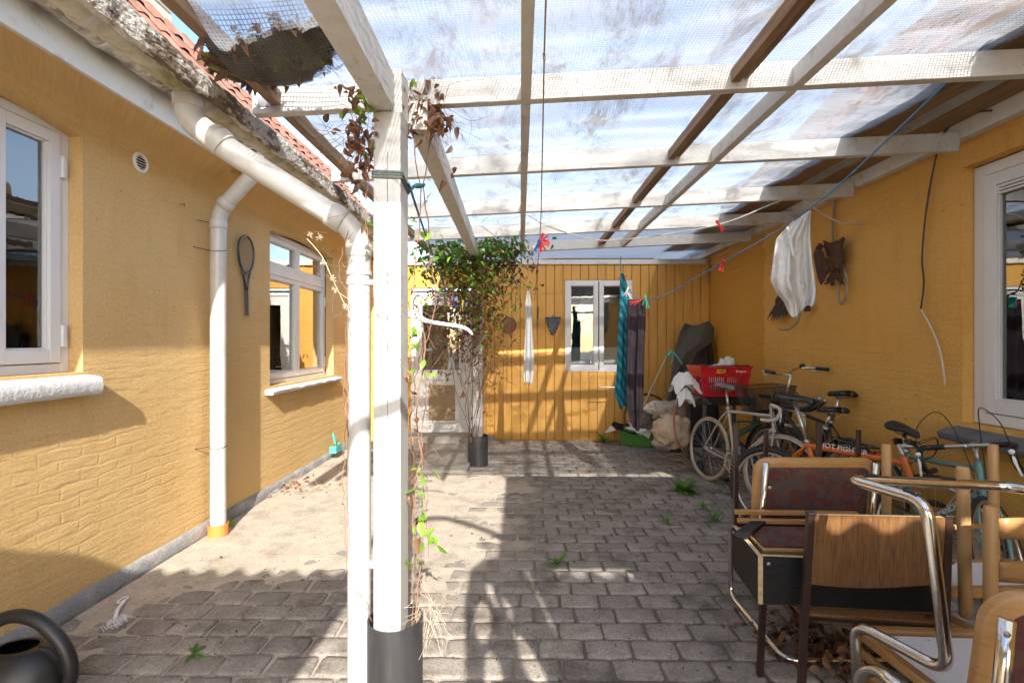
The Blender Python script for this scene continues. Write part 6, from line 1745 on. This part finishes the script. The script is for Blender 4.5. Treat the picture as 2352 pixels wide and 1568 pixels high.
heap('rubbish_bag', 'clear plastic bag with beige filling beside the barbecue trolley', 'bag', onD(1545,985,5.85)+V((0,0,-.02)), (.22,.20,.21), mat('beige_stuffing', (.50,.38,.26), (.60,.48,.35), 6, .45, 1.0, 12, bdist=.04), 21, amp=.25, fine=.05)
heap('rubbish_bag', 'torn clear bag over white packaging above the beige bag', 'bag', onD(1535,945,5.95), (.20,.17,.15), clear, 31, amp=.4, fine=.12)
heap('rubbish_bag', 'clear bag with red bottom and grey rags on the ground by the trolley', 'bag', onZ(1536,1036)+V((.0,.06,.115)), (.205,.18,.13), mat('rag_bag', (.50,.46,.42), (.62,.57,.52), 5, .4, 1.0, 14, c3=(.45,.04,.03), s3=3.5, t3=(.52,.62), bdist=.04), 41, amp=.3, flat=.15, fine=.08)
heap('cushion', 'pale patterned pillow lying on top of the bags', 'cushion', onD(1515,936,6.05), (.20,.15,.085), mat('pale_pillow', (.55,.49,.42), (.66,.61,.55), 22, .95, .4, 90), 51, amp=.25)
heap('cushion', 'dark grey green quilted cushion below the hanging dark towel', 'cushion', onD(1485,963,6.3), (.19,.12,.14), mat('quilted_grey', (.115,.115,.095), (.19,.185,.16), 26, .95, .6, 50), 61, amp=.2)
# green box and tarpaulin
g0 = onZ(1424,1023); g1 = onZ(1508,1029)
t = thing('storage_box', 'green plastic storage box on the ground by the ochre boards', 'box', (g0+g1)/2)
bxm = MB(); ax = (g1-g0).normalized(); ay_ = V((-ax.y, ax.x, 0)); Wd = (g1-g0).length
def gb(a, d_, z, inset=0): return g0 + ax*(a*Wd) + ay_*d_ + V((0,0,z))
b = MB()
P = [gb(.02,.012,0), gb(.98,.012,0), gb(.98,.34,0), gb(.02,.34,0), gb(0,0,.24), gb(1,0,.24), gb(1,.35,.24), gb(0,.35,.24)]
b.add(P, [(0,3,2,1),(4,5,6,7),(0,1,5,4),(1,2,6,5),(2,3,7,6),(3,0,4,7)]); b.build('tub', M['green_plastic'], t, bevel=.012)
b = MB(); b.bar(gb(.12,-.006,.19), gb(.88,-.006,.19), .008, .014); b.bar(gb(.12,-.006,.05), gb(.12,-.006,.19), .008, .012); b.bar(gb(.88,-.006,.05), gb(.88,-.006,.19), .008, .012); b.build('rib', M['green_plastic'], t)
def drape(name, label, cat, pts, m, nu=20, nv=10, wav=.01, seed=0, solid=.004):
    """pts: 4 world corners"""
    b = MB(); a, b_, c_, d_ = [V(p) for p in pts]
    b.grid(lambda s, q: (a*(1-s)*(1-q) + b_*s*(1-q) + c_*s*q + d_*(1-s)*q) + V((0,0,wav*2.5*nz(s*3+seed, q*3, seed)+wav*math.sin(s*14+q*5+seed))), nu, nv)
    return tag(b.build(name, m, None, smooth=True, solid=solid), label, cat)
drape('tarpaulin', 'black and white folded tarpaulin spread over the green box', 'tarpaulin', (gb(-.42,-.06,.20), gb(1.25,-.10,.25), gb(1.3,.36,.28), gb(-.25,.40,.27)), stripe_mat('black_white_tarpaulin', (.62,.62,.62), (.018,.018,.02), .62, 1.1), 34, 14, .014, 4)
drape('tarpaulin', 'loose white tarpaulin corner falling over the front of the green box', 'tarpaulin', (gb(.15,-.02,.265), gb(.80,-.09,.16), gb(.95,.05,.30), gb(.35,.16,.32)), M['white_board'], 18, 10, .012, 9)
# teal handled picker, carpet, board, rim, sticks in the corner
pa, pb = onD(1481,925,6.6), onD(1530,822,6.75)
t = thing('litter_picker', 'long pole with teal plastic handle leaning in the far corner', 'tool', pa)
b = MB(); b.tube([pa+(pa-pb)*.35, pb], .013, 10); b.build('pole', mat('tan_pole', (.36,.31,.22), (.44,.38,.28), 8, .5), t)
b = MB(); b.tube([pb, onD(1544,806,6.75)], [.024,.02], 10); b.tube(spline([onD(1544,806,6.75), onD(1552,815,6.72), onD(1568,837,6.72)], 4), .010, 8); b.tube(spline([onD(1546,808,6.75), onD(1545,825,6.72), onD(1536,840,6.72)], 4), .008, 8); b.build('handle', M['teal_plastic'], t, smooth=True)
c0 = onD(1600,870,6.95)
t = thing('leaning_board', 'black padded panel standing upright in the far corner', 'panel', (c0.x, c0.y, 0))
b = MB(); x0 = onD(1572,800,6.98).x; x1 = onD(1640,800,6.98).x
b.add([V((x0,6.85,0)), V((x1,6.85,0)), V((x1,7.2,1.62)), V((x0+.06,7.2,1.62)), V((x0,6.92,0)), V((x1,6.92,0)), V((x1,7.27,1.62)), V((x0+.06,7.27,1.62))], [(0,1,2,3),(7,6,5,4),(0,4,5,1),(1,5,6,2),(2,6,7,3),(3,7,4,0)]); b.build('panel', mat('black_vinyl', (.014,.014,.018), (.025,.025,.03), 5, .5), t, bevel=.012)
b = MB(); b.tube([V((x1-.03,6.83,.4)), V((x1-.02,7.16,1.55))], .03, 10); b.build('edge_tube', M['brown_metal'], t, smooth=True)
b = MB()
cm_ = mat('grey_brown_carpet', (.055,.05,.045), (.16,.145,.13), 150, 1, .9, 220, spec=.05)
rows = [(1574,1628,742,7.0),(1562,1640,760,6.93),(1553,1636,790,6.86),(1548,1600,815,6.80),(1543,1582,850,6.76),(1536,1566,900,6.72),(1530,1556,950,6.7)]
def carp(s, q):
    n = len(rows)-1; i = min(int(q*n), n-1); f = q*n-i; a = [rows[i][k]+(rows[i+1][k]-rows[i][k])*f for k in range(4)]
    return onD(a[0]+(a[1]-a[0])*s, a[2]+6*math.sin(s*4+q*3), a[3]+.04*math.sin(s*6+q*4))
b.grid(carp, 24, 30); tag(b.build('carpet', cm_, None, smooth=True, solid=.012), 'grey brown carpet offcut draped over the black panel in the corner', 'carpet')
cc = onD(1487,965,7.0)
b = MB(); b.tube([cc+V((.33*math.cos(a), .06*math.sin(a), .33*math.sin(a)+.04)) for a in [2*PI*k/40 for k in range(40)]], .016, 8, closed=True); tag(b.build('old_rim', M['rust'], None, smooth=True), 'rusty brown wheel rim leaning behind the cushions', 'wheel rim')
line('thin_rod', 'thin metal rod sticking out left of the teal striped towel', 'rod', [onD(1374,888,6.9), onD(1400,889,6.9), onD(1425,889,6.9)], .008, M['steel'])
gh = MB()
for k in range(5):
    a0 = rr.uniform(0,6)
    gh.tube([V((2.45+.16*math.cos(a0+2*PI*j/24)*(1+.1*k), 5.35+.10*math.sin(a0+2*PI*j/24), .32+.05*k+.14*math.sin(a0*2+2*PI*j/24))) for j in range(24)], .010, 7, closed=True)
tag(gh.build('garden_hose', mat('green_hose', (.01,.10,.05), (.02,.15,.08), 8, .45), None, smooth=True), 'coil of dark green hose behind the silver bicycle wheel', 'hose')
line('string', 'thin blue string lying on the paving by the green box', 'string', [onZ(1446,1030)+V((0,0,.006)), onZ(1458,1038)+V((0,0,.006)), onZ(1475,1040)+V((0,0,.006)), onZ(1490,1036)+V((0,0,.006)), onZ(1503,1036)+V((0,0,.006))], .005, M['rope_blue'])

# ---------------------------------------------------------------- the jumble of old chairs
def pattern_mat():
    m, n, l, p = nm('burgundy_patterned_fabric')
    tc = n.new('ShaderNodeTexCoord'); mp = n.new('ShaderNodeMapping'); mp.inputs['Rotation'].default_value = (0, R(45), 0); l.new(tc.outputs['Object'], mp.inputs[0])
    v1 = n.new('ShaderNodeTexVoronoi'); v1.distance = 'CHEBYCHEV'; v1.inputs['Scale'].default_value = 24; l.new(mp.outputs[0], v1.inputs['Vector'])
    v2 = n.new('ShaderNodeTexVoronoi'); v2.distance = 'MANHATTAN'; v2.inputs['Scale'].default_value = 46; l.new(tc.outputs['Object'], v2.inputs['Vector'])
    s1 = n.new('ShaderNodeSeparateColor'); l.new(v1.outputs['Color'], s1.inputs[0])
    r1 = n.new('ShaderNodeValToRGB'); r1.color_ramp.interpolation = 'CONSTANT'
    e = r1.color_ramp.elements; e[0].color = (.105,.043,.038,1); e[1].position = .35; e[1].color = (.12,.058,.040,1)
    for pos, c_ in ((.6,(.090,.063,.058,1)), (.75,(.12,.040,.040,1)), (.9,(.13,.066,.044,1))):
        q = e.new(pos); q.color = c_
    l.new(s1.outputs[0], r1.inputs[0])
    s2 = n.new('ShaderNodeSeparateColor'); l.new(v2.outputs['Color'], s2.inputs[0])
    g = n.new('ShaderNodeMath'); g.operation = 'GREATER_THAN'; g.inputs[1].default_value = .78; l.new(s2.outputs[1], g.inputs[0])
    mx = n.new('ShaderNodeMixRGB'); mx.inputs[2].default_value = (.088,.066,.062,1); l.new(g.outputs[0], mx.inputs[0]); l.new(r1.outputs[0], mx.inputs[1])
    l.new(mx.outputs[0], p.inputs['Base Color']); p.inputs['Roughness'].default_value = .95; p.inputs['Specular IOR Level'].default_value = .15
    tb = n.new('ShaderNodeTexWave'); tb.inputs['Scale'].default_value = 160; l.new(tc.outputs['Object'], tb.inputs['Vector'])
    b_ = n.new('ShaderNodeBump'); b_.inputs['Strength'].default_value = .25; b_.inputs['Distance'].default_value = .001; l.new(tb.outputs[0], b_.inputs['Height']); l.new(b_.outputs[0], p.inputs['Normal'])
    return m
M['fabric'] = pattern_mat()

def rounded_frame(b, P, w, h, thick, rim, rad, nrm):
    """ring of wood: P(a,c) maps -1..1 across, up to world"""
    pass
def back_panel(t, C, X, Z, w, h, rim, th, bow=0.0, name='backrest', r=.07):
    """padded chair back: centre C, across X, up Z (unit), with a rounded wooden rim and fabric inset"""
    N = X.cross(Z).normalized()
    def outline(ins, n=9):
        pts = []
        ww, hh, rr_ = w/2-ins, h/2-ins, max(.012, r-ins*.7)
        for (cx_, cy_, a0) in ((ww-rr_, hh-rr_, 0), (-ww+rr_, hh-rr_, PI/2), (-ww+rr_, -hh+rr_, PI), (ww-rr_, -hh+rr_, 3*PI/2)):
            for k in range(n+1):
                a = a0+PI/2*k/n; pts.append((cx_+rr_*math.cos(a), cy_+rr_*math.sin(a)))
        return pts
    def W(p, d): return C + X*p[0] + Z*p[1] + N*(d - bow*((p[0]/(w/2))**2))
    b = MB(); o = outline(0); o2 = outline(.006); i_ = outline(rim); n = len(o)
    loops = [[W(p, -th/2+.006) for p in o], [W(p, -th/2) for p in o2], [W(p, -th/2) for p in i_], [W(p, th/2) for p in i_], [W(p, th/2) for p in o2], [W(p, th/2-.006) for p in o]]
    b.add([q for L_ in loops for q in L_], [(j*n+k, j*n+(k+1) % n, ((j+1) % 6)*n+(k+1) % n, ((j+1) % 6)*n+k) for j in range(6) for k in range(n)])
    br_ = b.build(name, M['beech'], t, recalc=True, auto=50)
    b = MB(); i2 = outline(rim-.002)
    for sg in (-1, 1):
        nx = 14
        ww, hh = w/2-rim+.002, h/2-rim+.002
        def pad(s, q):
            a, c_ = -ww+2*ww*s, -hh+2*hh*q
            # squeeze the grid into the rounded outline
            rr_ = max(.012, r-rim*.7); dx, dy = max(0, abs(a)-(ww-rr_)), max(0, abs(c_)-(hh-rr_))
            L_ = math.hypot(dx, dy)
            if L_ > rr_: a = math.copysign(ww-rr_+dx*rr_/L_, a); c_ = math.copysign(hh-rr_+dy*rr_/L_, c_)
            ed = min(1, min(ww-abs(a), hh-abs(c_))/.03)
            return W((a, c_), sg*(th/2-.006+.008*max(0,ed)))
        b.grid(pad, nx, 10)
    b.build('upholstery', M['fabric'], br_, recalc=True, smooth=True)
    return br_
up = V((0,0,1))

# A: cantilever chair on the ground, its back towards us
base = onZ(1860, 1518)
t = thing('cantilever_chair', 'chrome cantilever chair with burgundy patterned back standing behind the black drawer', 'chair', base, 'stacked old chairs')
xl, xr = 1.235, 1.77
yb_, yf_ = 2.28, 2.86
path = [(xl-.075,2.30,.93), (xl-.08,2.36,.50), (xl,2.86,.43), (xl,2.86,.014), (xl,2.28,.014), (xr,2.28,.014), (xr,2.86,.014), (xr,2.86,.43), (xr-.09,2.36,.50), (xr-.10,2.30,.93)]
b = MB(); b.tube(fillet(path, .07, 8), .0142, 14); b.build('frame', M['chrome'], t, smooth=True)
bk_c = onD(1865,1160,2.30)
back_panel(t, V(((xl+xr)/2-.095, 2.325, .735)), V((1,0,0)), V((0,-.10,1)).normalized(), .575, .425, .042, .030, .03)
b = MB(); b.box((xl+.02,2.38,.468), (xr-.02,2.88,.500)); st_ = b.build('seat', M['beech'], t, bevel=.012)
b = MB(); b.box((xl+.06,2.42,.4995), (xr-.06,2.84,.512)); b.build('upholstery', M['fabric'], st_, bevel=.010)
for x in (xl-.075, xr-.10):
    for z in (.66, .82):
        b = MB(); b.lathe([(0,-.016),(.007,-.014),(.009,-.010)], (x, 2.288-.1*(z-.735), z), 10, 'y'); b.build('screw', M['steel'], t)

# B: chair with dark brown steel legs lying upside down on A's seat
t = thing('steel_leg_chair', 'upside down chair with four dark brown steel legs pointing up', 'chair', (1.5,2.65,.52), 'stacked old chairs')
legs_ = [((1690,972,2.62),(1690,1196,2.50)), ((1760,986,2.95),(1756,1120,2.93)), ((1880,970,2.62),(1882,1120,2.52)), ((1972,986,2.95),(1970,1120,2.93))]
LP = []
for (a, c_) in legs_:
    p, q = onD(*a), onD(*c_); q = p + (q-p)*(p.z-.545)/(p.z-q.z)
    LP.append((p, q))
    b = MB(); b.bar(p, q, .022, .022, (1,0,0)); b.build('leg', M['brown_metal'], t, bevel=.002)
q4 = [q for p, q in LP]
b = MB()
for i, j in ((0,1),(2,3),(0,2),(1,3)): b.bar(q4[i]+V((0,0,.012)), q4[j]+V((0,0,.012)), .02, .022)
b.build('frame', M['brown_metal'], t)
cs = sum(q4, V())/4
b = MB(); e1 = (q4[2]-q4[0])*.5*1.2; e2 = (q4[1]-q4[0])*.5*1.02
b.add([cs+e1*a+e2*c_+V((0,0,z-cs.z)) for z in (.514,.536) for a, c_ in ((-1,-1),(1,-1),(1,1),(-1,1))], [(0,1,2,3),(7,6,5,4),(0,4,5,1),(1,5,6,2),(2,6,7,3),(3,7,4,0)]); b.build('seat', M['beech'], t, bevel=.006)

# C: brown steel chair with oak veneer back, standing, seen from behind
t = thing('veneer_chair', 'brown steel chair with curved oak veneer back in front of the black drawer', 'chair', (1.4,1.9,0), 'stacked old chairs')
tl, trr = onD(1862,1180,1.80), onD(2176,1186,1.74)
bl, br2 = onD(1848,1338,1.81), onD(2166,1338,1.75)
fl = V((tl.x-.015, 1.86, 0)); 
def leg(a, c_, nme='leg'):
    b = MB(); b.bar(a, c_, .026, .020, (0,1,0)); b.build(nme, M['brown_metal'], t, bevel=.002)
lb_l = onD(1840,1460,1.885); lb_r = V((trr.x-.005, 1.83, lb_l.z))
leg(tl+V((0,0,.004)), V((bl.x, 1.83, .48)), 'back_upright'); leg(trr+V((0,0,.004)), V((br2.x, 1.77, .48)), 'back_upright')
leg(V((bl.x, 1.83, .48)), V((bl.x-.012, 1.84, 0))); leg(V((br2.x, 1.83, .48)), V((br2.x+.01, 1.78, 0)))
fx_l, fx_r = onD(1752,1400,2.20), V((1.70,2.18,.46))
leg(V((1.085,2.17,.46)), V((1.085-.01,2.19,0))); leg(V((1.72,2.14,.46)), V((1.73,2.16,0)))
b = MB()
for a, c_ in (((bl.x,1.89,.445),(br2.x,1.83,.445)), ((bl.x,1.89,.445),(1.085,2.17,.445)), ((br2.x,1.83,.445),(1.72,2.14,.445)), ((1.085,2.17,.445),(1.72,2.14,.445))): b.bar(a, c_, .02, .026)
b.build('seat_frame', M['brown_metal'], t)
b = MB(); b.add([V(p)+V((0,0,z)) for z in (.461,.474) for p in ((bl.x-.0,1.85,0),(br2.x+.01,1.79,0),(1.74,2.20,0),(1.085-.01,2.23,0))], [(3,2,1,0),(4,5,6,7),(0,1,5,4),(1,2,6,5),(2,3,7,6),(3,0,4,7)]); b.build('seat', M['oak_ply'], t, bevel=.003)
b = MB()
def bkf(off):
    def fn(s, q):
        top = tl + (trr-tl)*s; bot = bl + (br2-bl)*s
        p = top + (bot-top)*q
        p = p + V((0, .030*math.sin(PI*s) + off, -.030*math.sin(PI*s)*q + .0 - (1-q)*.010*math.sin(PI*s)))
        return p + V((.012*(1-2*s), 0, 0))
    return fn
b.grid(bkf(-.008), 20, 8); n1 = len(b.v); b.grid(bkf(.006), 20, 8)
W_ = 21
for j in range(8):
    for i in (0, 20): b.f.append([j*W_+i, (j+1)*W_+i, n1+(j+1)*W_+i, n1+j*W_+i]); b.m.append(1)
for i in range(20):
    for j in (0, 8): b.f.append([j*W_+i, j*W_+i+1, n1+j*W_+i+1, n1+j*W_+i]); b.m.append(1)
b.build('backrest', [M['oak_ply'], M['ply_edge']], t, recalc=True, auto=50)
for p in (tl, trr):
    b = MB(); b.box(p+V((-.016,-.014,.0)), p+V((.016,.014,.008))); b.build('end_cap', M['black_plastic'], t, bevel=.003)

# drawer of black ash resting on C's seat
t = thing('drawer', 'open black ash drawer with raw chipboard edges resting on the veneer chair', 'drawer', (1.35,2.1,.476))
zt, zb_ = .665, .478
A_ = onZ(1741,1276,zt); B_ = onZ(1682,1206,zt); C_ = A_ + V((.69,-.05,0)); D_ = B_ + V((.69,-.05,0))
def wallp(p, q, th, side):
    p, q = V(p), V(q); d = (q-p).normalized(); n_ = V((-d.y, d.x, 0))*side*th
    b = MB(); b.add([V((v_.x, v_.y, z)) for z in (zb_, zt) for v_ in (p, q, q+n_, p+n_)], [(0,3,2,1),(4,5,6,7),(0,1,5,4),(1,2,6,5),(2,3,7,6),(3,0,4,7)])
    b.m = [0,1,0,1,0,1]; return b
wallp(A_, B_, .018, -1).build('side', [M['black_ash'], M['chipboard']], t, recalc=True)
wallp(A_+V((.019,-.001,0)), C_, .018, 1).build('front', [M['black_ash'], M['chipboard']], t, recalc=True)
wallp(C_+V((0,.019,0)), D_, .018, 1).build('side', [M['black_ash'], M['chipboard']], t, recalc=True)
wallp(B_+V((.019,-.02,0)), D_+V((-.02,-.02,0)), .018, -1).build('back', [M['black_ash'], M['chipboard']], t, recalc=True)
b = MB(); b.add([V((v_.x, v_.y, z)) for z in (.4765,.482) for v_ in (A_, C_, D_, B_)], [(0,3,2,1),(4,5,6,7)]); b.build('bottom', M['ply_edge'], t)
for p in (A_+V((.04,-.003,-.03)), B_+(A_-B_)*.1+V((-.003,0,-.02)), A_+V((.65,-.05,-.03))):
    b = MB(); b.lathe([(0,-.004),(.006,-.003),(.008,0)], p, 10, 'y'); b.build('screw', M['steel'], t)
b = MB(); b.bar(onZ(1700,1230,.675), onZ(1745,1198,.675), .05, .016); tag(b.build('black_offcut', M['black_ash'], None), 'short offcut of black board lying across the drawer corner', 'board')
# seat cushion and frame sitting in the drawer, below the patterned back
t = thing('chair_seat', 'loose beech framed chair seat with patterned cover lying in the black drawer', 'chair seat', (1.35,2.1,.56))
s0, s1 = onD(1752,1262,1.99), onD(2070,1268,1.97)
b = MB(); b.add([p+V((0,0,z)) for z in (-.035,0) for p in (s0, s1, s1+V((.0,.20,.02)), s0+V((.0,.20,.02)))], [(0,3,2,1),(4,5,6,7),(0,1,5,4),(1,2,6,5),(2,3,7,6),(3,0,4,7)]); b.build('seat_frame', M['beech'], t, bevel=.006)
b = MB(); b.add([p+V((0,0,z)) for z in (.001,.010) for p in (s0+V((.012,.018,0)), s1+V((-.012,.018,0)), s1+V((-.012,.19,.018)), s0+V((.012,.19,.018)))], [(0,3,2,1),(4,5,6,7),(0,1,5,4),(1,2,6,5),(2,3,7,6),(3,0,4,7)]); b.build('upholstery', M['fabric'], t, bevel=.006)
for k in range(2):
    b = MB(); b.bar(s0+V((.0,.23+.03*k,.035+.03*k)), s1+V((0,.23+.03*k,.035+.03*k)), .025, .02); b.build('rail', M['beech'], t, bevel=.004)

# D: upside down cantilever chair close to us, chrome base in the air
t = thing('cantilever_chair', 'upside down chrome cantilever chair with speckled white seat underside in the corner of the view', 'chair', (1.4,1.4,.5), 'stacked old chairs')
nb1, fb1 = onD(2128,1152,1.42), onD(1948,1100,1.72)
ns1, fs1 = onD(2178,1545,1.42), onD(1962,1428,1.67)
lowr = fs1 + V((.012,-.02,-.40))
dx_ = V((.53,-.035,-.012))
path = [lowr, fs1, ns1, nb1, fb1, fb1+dx_, nb1+dx_, ns1+dx_, fs1+dx_, lowr+dx_]
b = MB(); b.tube(fillet(path, .06, 8), .0175, 18); b.build('frame', M['chrome'], t, smooth=True)
for p, d_ in ((fb1+dx_*.14, dx_), (fb1+dx_*.62, dx_), (nb1+(fb1-nb1)*.16, fb1-nb1)):
    d_ = d_.normalized(); b = MB(); b.bar(p-d_*.022+V((0,0,.017)), p+d_*.022+V((0,0,.017)), .02, .010); b.build('glide', M['black_plastic'], t, bevel=.003)
# seat: wooden rails and white underside
sa, sb = fs1+V((.035,.0,-.02)), ns1+V((.02,.05,-.045))
def quadbox(P, z0, z1): 
    b = MB(); b.add([V(p)+V((0,0,z)) for z in (z0,z1) for p in P], [(0,3,2,1),(4,5,6,7),(0,1,5,4),(1,2,6,5),(2,3,7,6),(3,0,4,7)]); return b
sa = onZ(1974,1450,.455); sb = sa+V((.03,-.44,.0)); dx_ = V((.58,-.02,0))
P0 = [sb, sb+dx_-V((.06,0,0)), sa+dx_-V((.06,0,0)), sa]
quadbox([sb+(sa-sb)*.07+V((.02,0,0)), sb+dx_+(sa-sb)*.07-V((.08,0,0)), sa+dx_-(sa-sb)*.05-V((.08,0,0)), sa-(sa-sb)*.05+V((.02,0,0))], -.012, .002).build('seat_underside', M['white_board'], t)
for a, c_ in ((P0[3], P0[2]), (P0[0], P0[3]), (P0[1], P0[2]), (P0[0], P0[1])):
    b = MB(); b.bar(a, c_, .034, .034); b.build('seat_rail', M['beech'], t, bevel=.006)
for k in range(2):
    b = MB(); o_ = V((-.012,-.0,-.055-.05*k)); b.bar(sa+o_, sb+o_+V((0,0,-.02)), .02, .028); b.build('arm_rail', M['beech'], t, bevel=.005)
# second white-bottomed seat underneath D
t = thing('cantilever_chair', 'upside down cantilever chair under the topmost one, only its curved tube and rail showing', 'chair', (1.3,1.35,.35), 'stacked old chairs')
g1 = onD(1985,1600,1.45); g2 = onD(1960,1560,1.5); g3 = onD(2060,1575,1.28)
b = MB(); b.tube(fillet([onD(1968,1680,1.40), onD(1975,1545,1.40), onD(2015,1535,1.34), onD(2090,1600,1.2)], .05, 8), .0165, 14); b.build('frame', M['chrome'], t, smooth=True)
b = MB(); b.bar(onD(1990,1560,1.42), onD(2110,1640,1.22), .03, .03); b.build('seat_rail', M['beech'], t, bevel=.005)

# E: turned beech ladder-back chairs, upside down / stacked by the wall
def dowel(t, a, c_, r=.019, nme='leg', dome=True):
    d_ = (V(c_)-V(a)); L_ = d_.length; d_.normalize()
    pts = [V(a), V(a)+d_*.004, V(a)+d_*.012] + [V(c_)-d_*.012, V(c_)-d_*.004, V(c_)]
    rr_ = [r*.82, r*.94, r, r, r*.94, r*.8] if not dome else [r*.80, r*.92, r, r, r*.9, r*.5]
    b = MB(); b.tube(pts, rr_, 16); return b.build(nme, M['beech_round'], t, smooth=True, auto=60)
t = thing('ladder_back_chair', 'upside down turned beech chair with white seat underside beside the chrome frame', 'chair', (1.9,2.0,.4), 'stacked old chairs')
L1 = [onD(2036,1020,2.35), onD(2036,1230,2.33)]
L2 = [onD(2211,1072,1.86), onD(2218,1418,1.86)]
L3 = [onD(2281,1020,2.22), onD(2284,1235,2.20)]
dowel(t, L1[0], L1[1]+V((0,0,-.10)), .020); dowel(t, L2[0], L2[1], .021); dowel(t, L3[0], L3[1]+V((0,0,-.10)), .020)
for (a, c_) in (((2056,1195,2.33),(2150,1235,2.05)), ((2180,1210,1.90),(2275,1208,2.2)), ((2185,1290,1.9),(2160,1265,2.1))):
    b = MB(); b.tube([onD(*a), onD(*c_)], .011, 10); b.build('stretcher', M['beech_round'], t, smooth=True)
wp = [onD(2175,1292,2.15), onD(2352,1292,2.0), onD(2420,1362,1.75), onD(2180,1345,1.80)]
zz = .60
Pq = [onZ(2168,1290,.50), onZ(2330,1290,.50), onZ(2390,1350,.50), onZ(2170,1352,.50)]
quadbox([V(p) for p in Pq], -.008, .004).build('seat_underside', M['white_board'], t)
for i in range(4):
    b = MB(); b.bar(Pq[i]+V((0,0,-.012)), Pq[(i+1) % 4]+V((0,0,-.012)), .032, .04); b.build('seat_rail', M['beech'], t, bevel=.005)
t = thing('ladder_back_chair', 'beech ladder-back chair with rounded post top and wide slats at the edge of the view', 'chair', (1.9,1.7,.3), 'stacked old chairs')
a, c_ = onD(2276,1160,1.72), onD(2274,1470,1.72)
dowel(t, c_+V((0,0,-.35)), a, .021)
a2, c2 = a+V((.40,-.10,0)), c_+V((.40,-.10,-.35)); dowel(t, c2, a2, .021)
for z_ in (1190, 1290):
    p = onD(2293,z_+22,1.72); q = p+V((.37,-.095,0))
    b = MB(); b.grid(lambda s, w: p+(q-p)*s + V((0, .03*math.sin(PI*s), (.035-.070*w)*(1+.15*math.sin(PI*s)))), 10, 3); b.build('slat', M['beech'], t, smooth=True, solid=.012)
b = MB(); b.bar(onD(2180,1440,1.80), onD(2268,1478,1.74), .03, .035); b.build('seat_rail', M['beech'], t, bevel=.005)
b = MB(); b.bar(onD(2150,1400,2.0), onD(2262,1465,1.76), .022, .03); b.build('seat_rail', M['beech'], t, bevel=.005)

# F: upright cantilever chair at the very edge
t = thing('cantilever_chair', 'chrome cantilever chair cut off by the frame with beech rimmed burgundy back', 'chair', (1.35,1.15,0), 'stacked old chairs')
C = onD(2532,1555,1.18)
back_panel(t, C, V((1,-.18,0)).normalized(), V((.02,-.12,1)).normalized(), .50, .40, .042, .032, .03, r=.10)
p0 = onD(2314,1422,1.135); p1 = onD(2298,1600,1.12)
b = MB(); b.tube(fillet([p0, p1, p1+V((-.02,.03,-.26)), p1+V((-.02,-.42,-.30)), V((p1.x-.02,p1.y-.42,.014)), V((p1.x-.02,p1.y+.05,.018))], .06, 8), .0165, 16); b.build('frame', M['chrome'], t, smooth=True)
for v_ in (1455, 1540):
    b = MB(); b.lathe([(0,-.006),(.006,-.005),(.008,0)], onD(2312,v_,1.122), 10, 'y'); b.build('screw', M['steel'], t)

# dead leaves under the chairs
def pile(c, s, n): return [V((rr.gauss(c[0],s[0]), rr.gauss(c[1],s[1]), .008+abs(rr.gauss(0,s[2])))) for _ in range(n)]
LB, LBM = leaf_mesh('dry_leaf', .055, .038, M['leaf_dry'], .6, .7)
t = thing('leaf_heap', 'heap of curled brown dead leaves on the ground under the chairs', 'leaf litter', (1.5,2.4,0))
b = MB(); scatter(b, LB, pile((1.52,2.38,0), (.13,.11,.016), 190), rr, .7, 1.4, .3); tag(b.build('leaves', M['leaf_dry'], t, smooth=True), kind='stuff')
b = MB(); scatter(b, LD, pile((1.32,2.5,0), (.10,.10,.008), 40), rr, .5, 1.0, .3); tag(b.build('crumbled_leaves', M['leaf_dry'], t, smooth=True), kind='stuff')
line('twig', 'dry straight twig on the ground under the black drawer', 'twig', [onZ(1765,1500)+V((0,0,.01)), onZ(1800,1485)+V((0,0,.02)), onZ(1850,1500)+V((0,0,.015))], .004, M['stem'])
# field stone by the wall under the window
heap('field_stone', 'rough grey brown stone against the wall under the neighbouring window', 'stone', (2.72,2.95,.12), (.12,.22,.26), mat('field_stone_grey', (.17,.145,.12), (.28,.25,.21), 9, .9, .8, 50), 77, amp=.2)
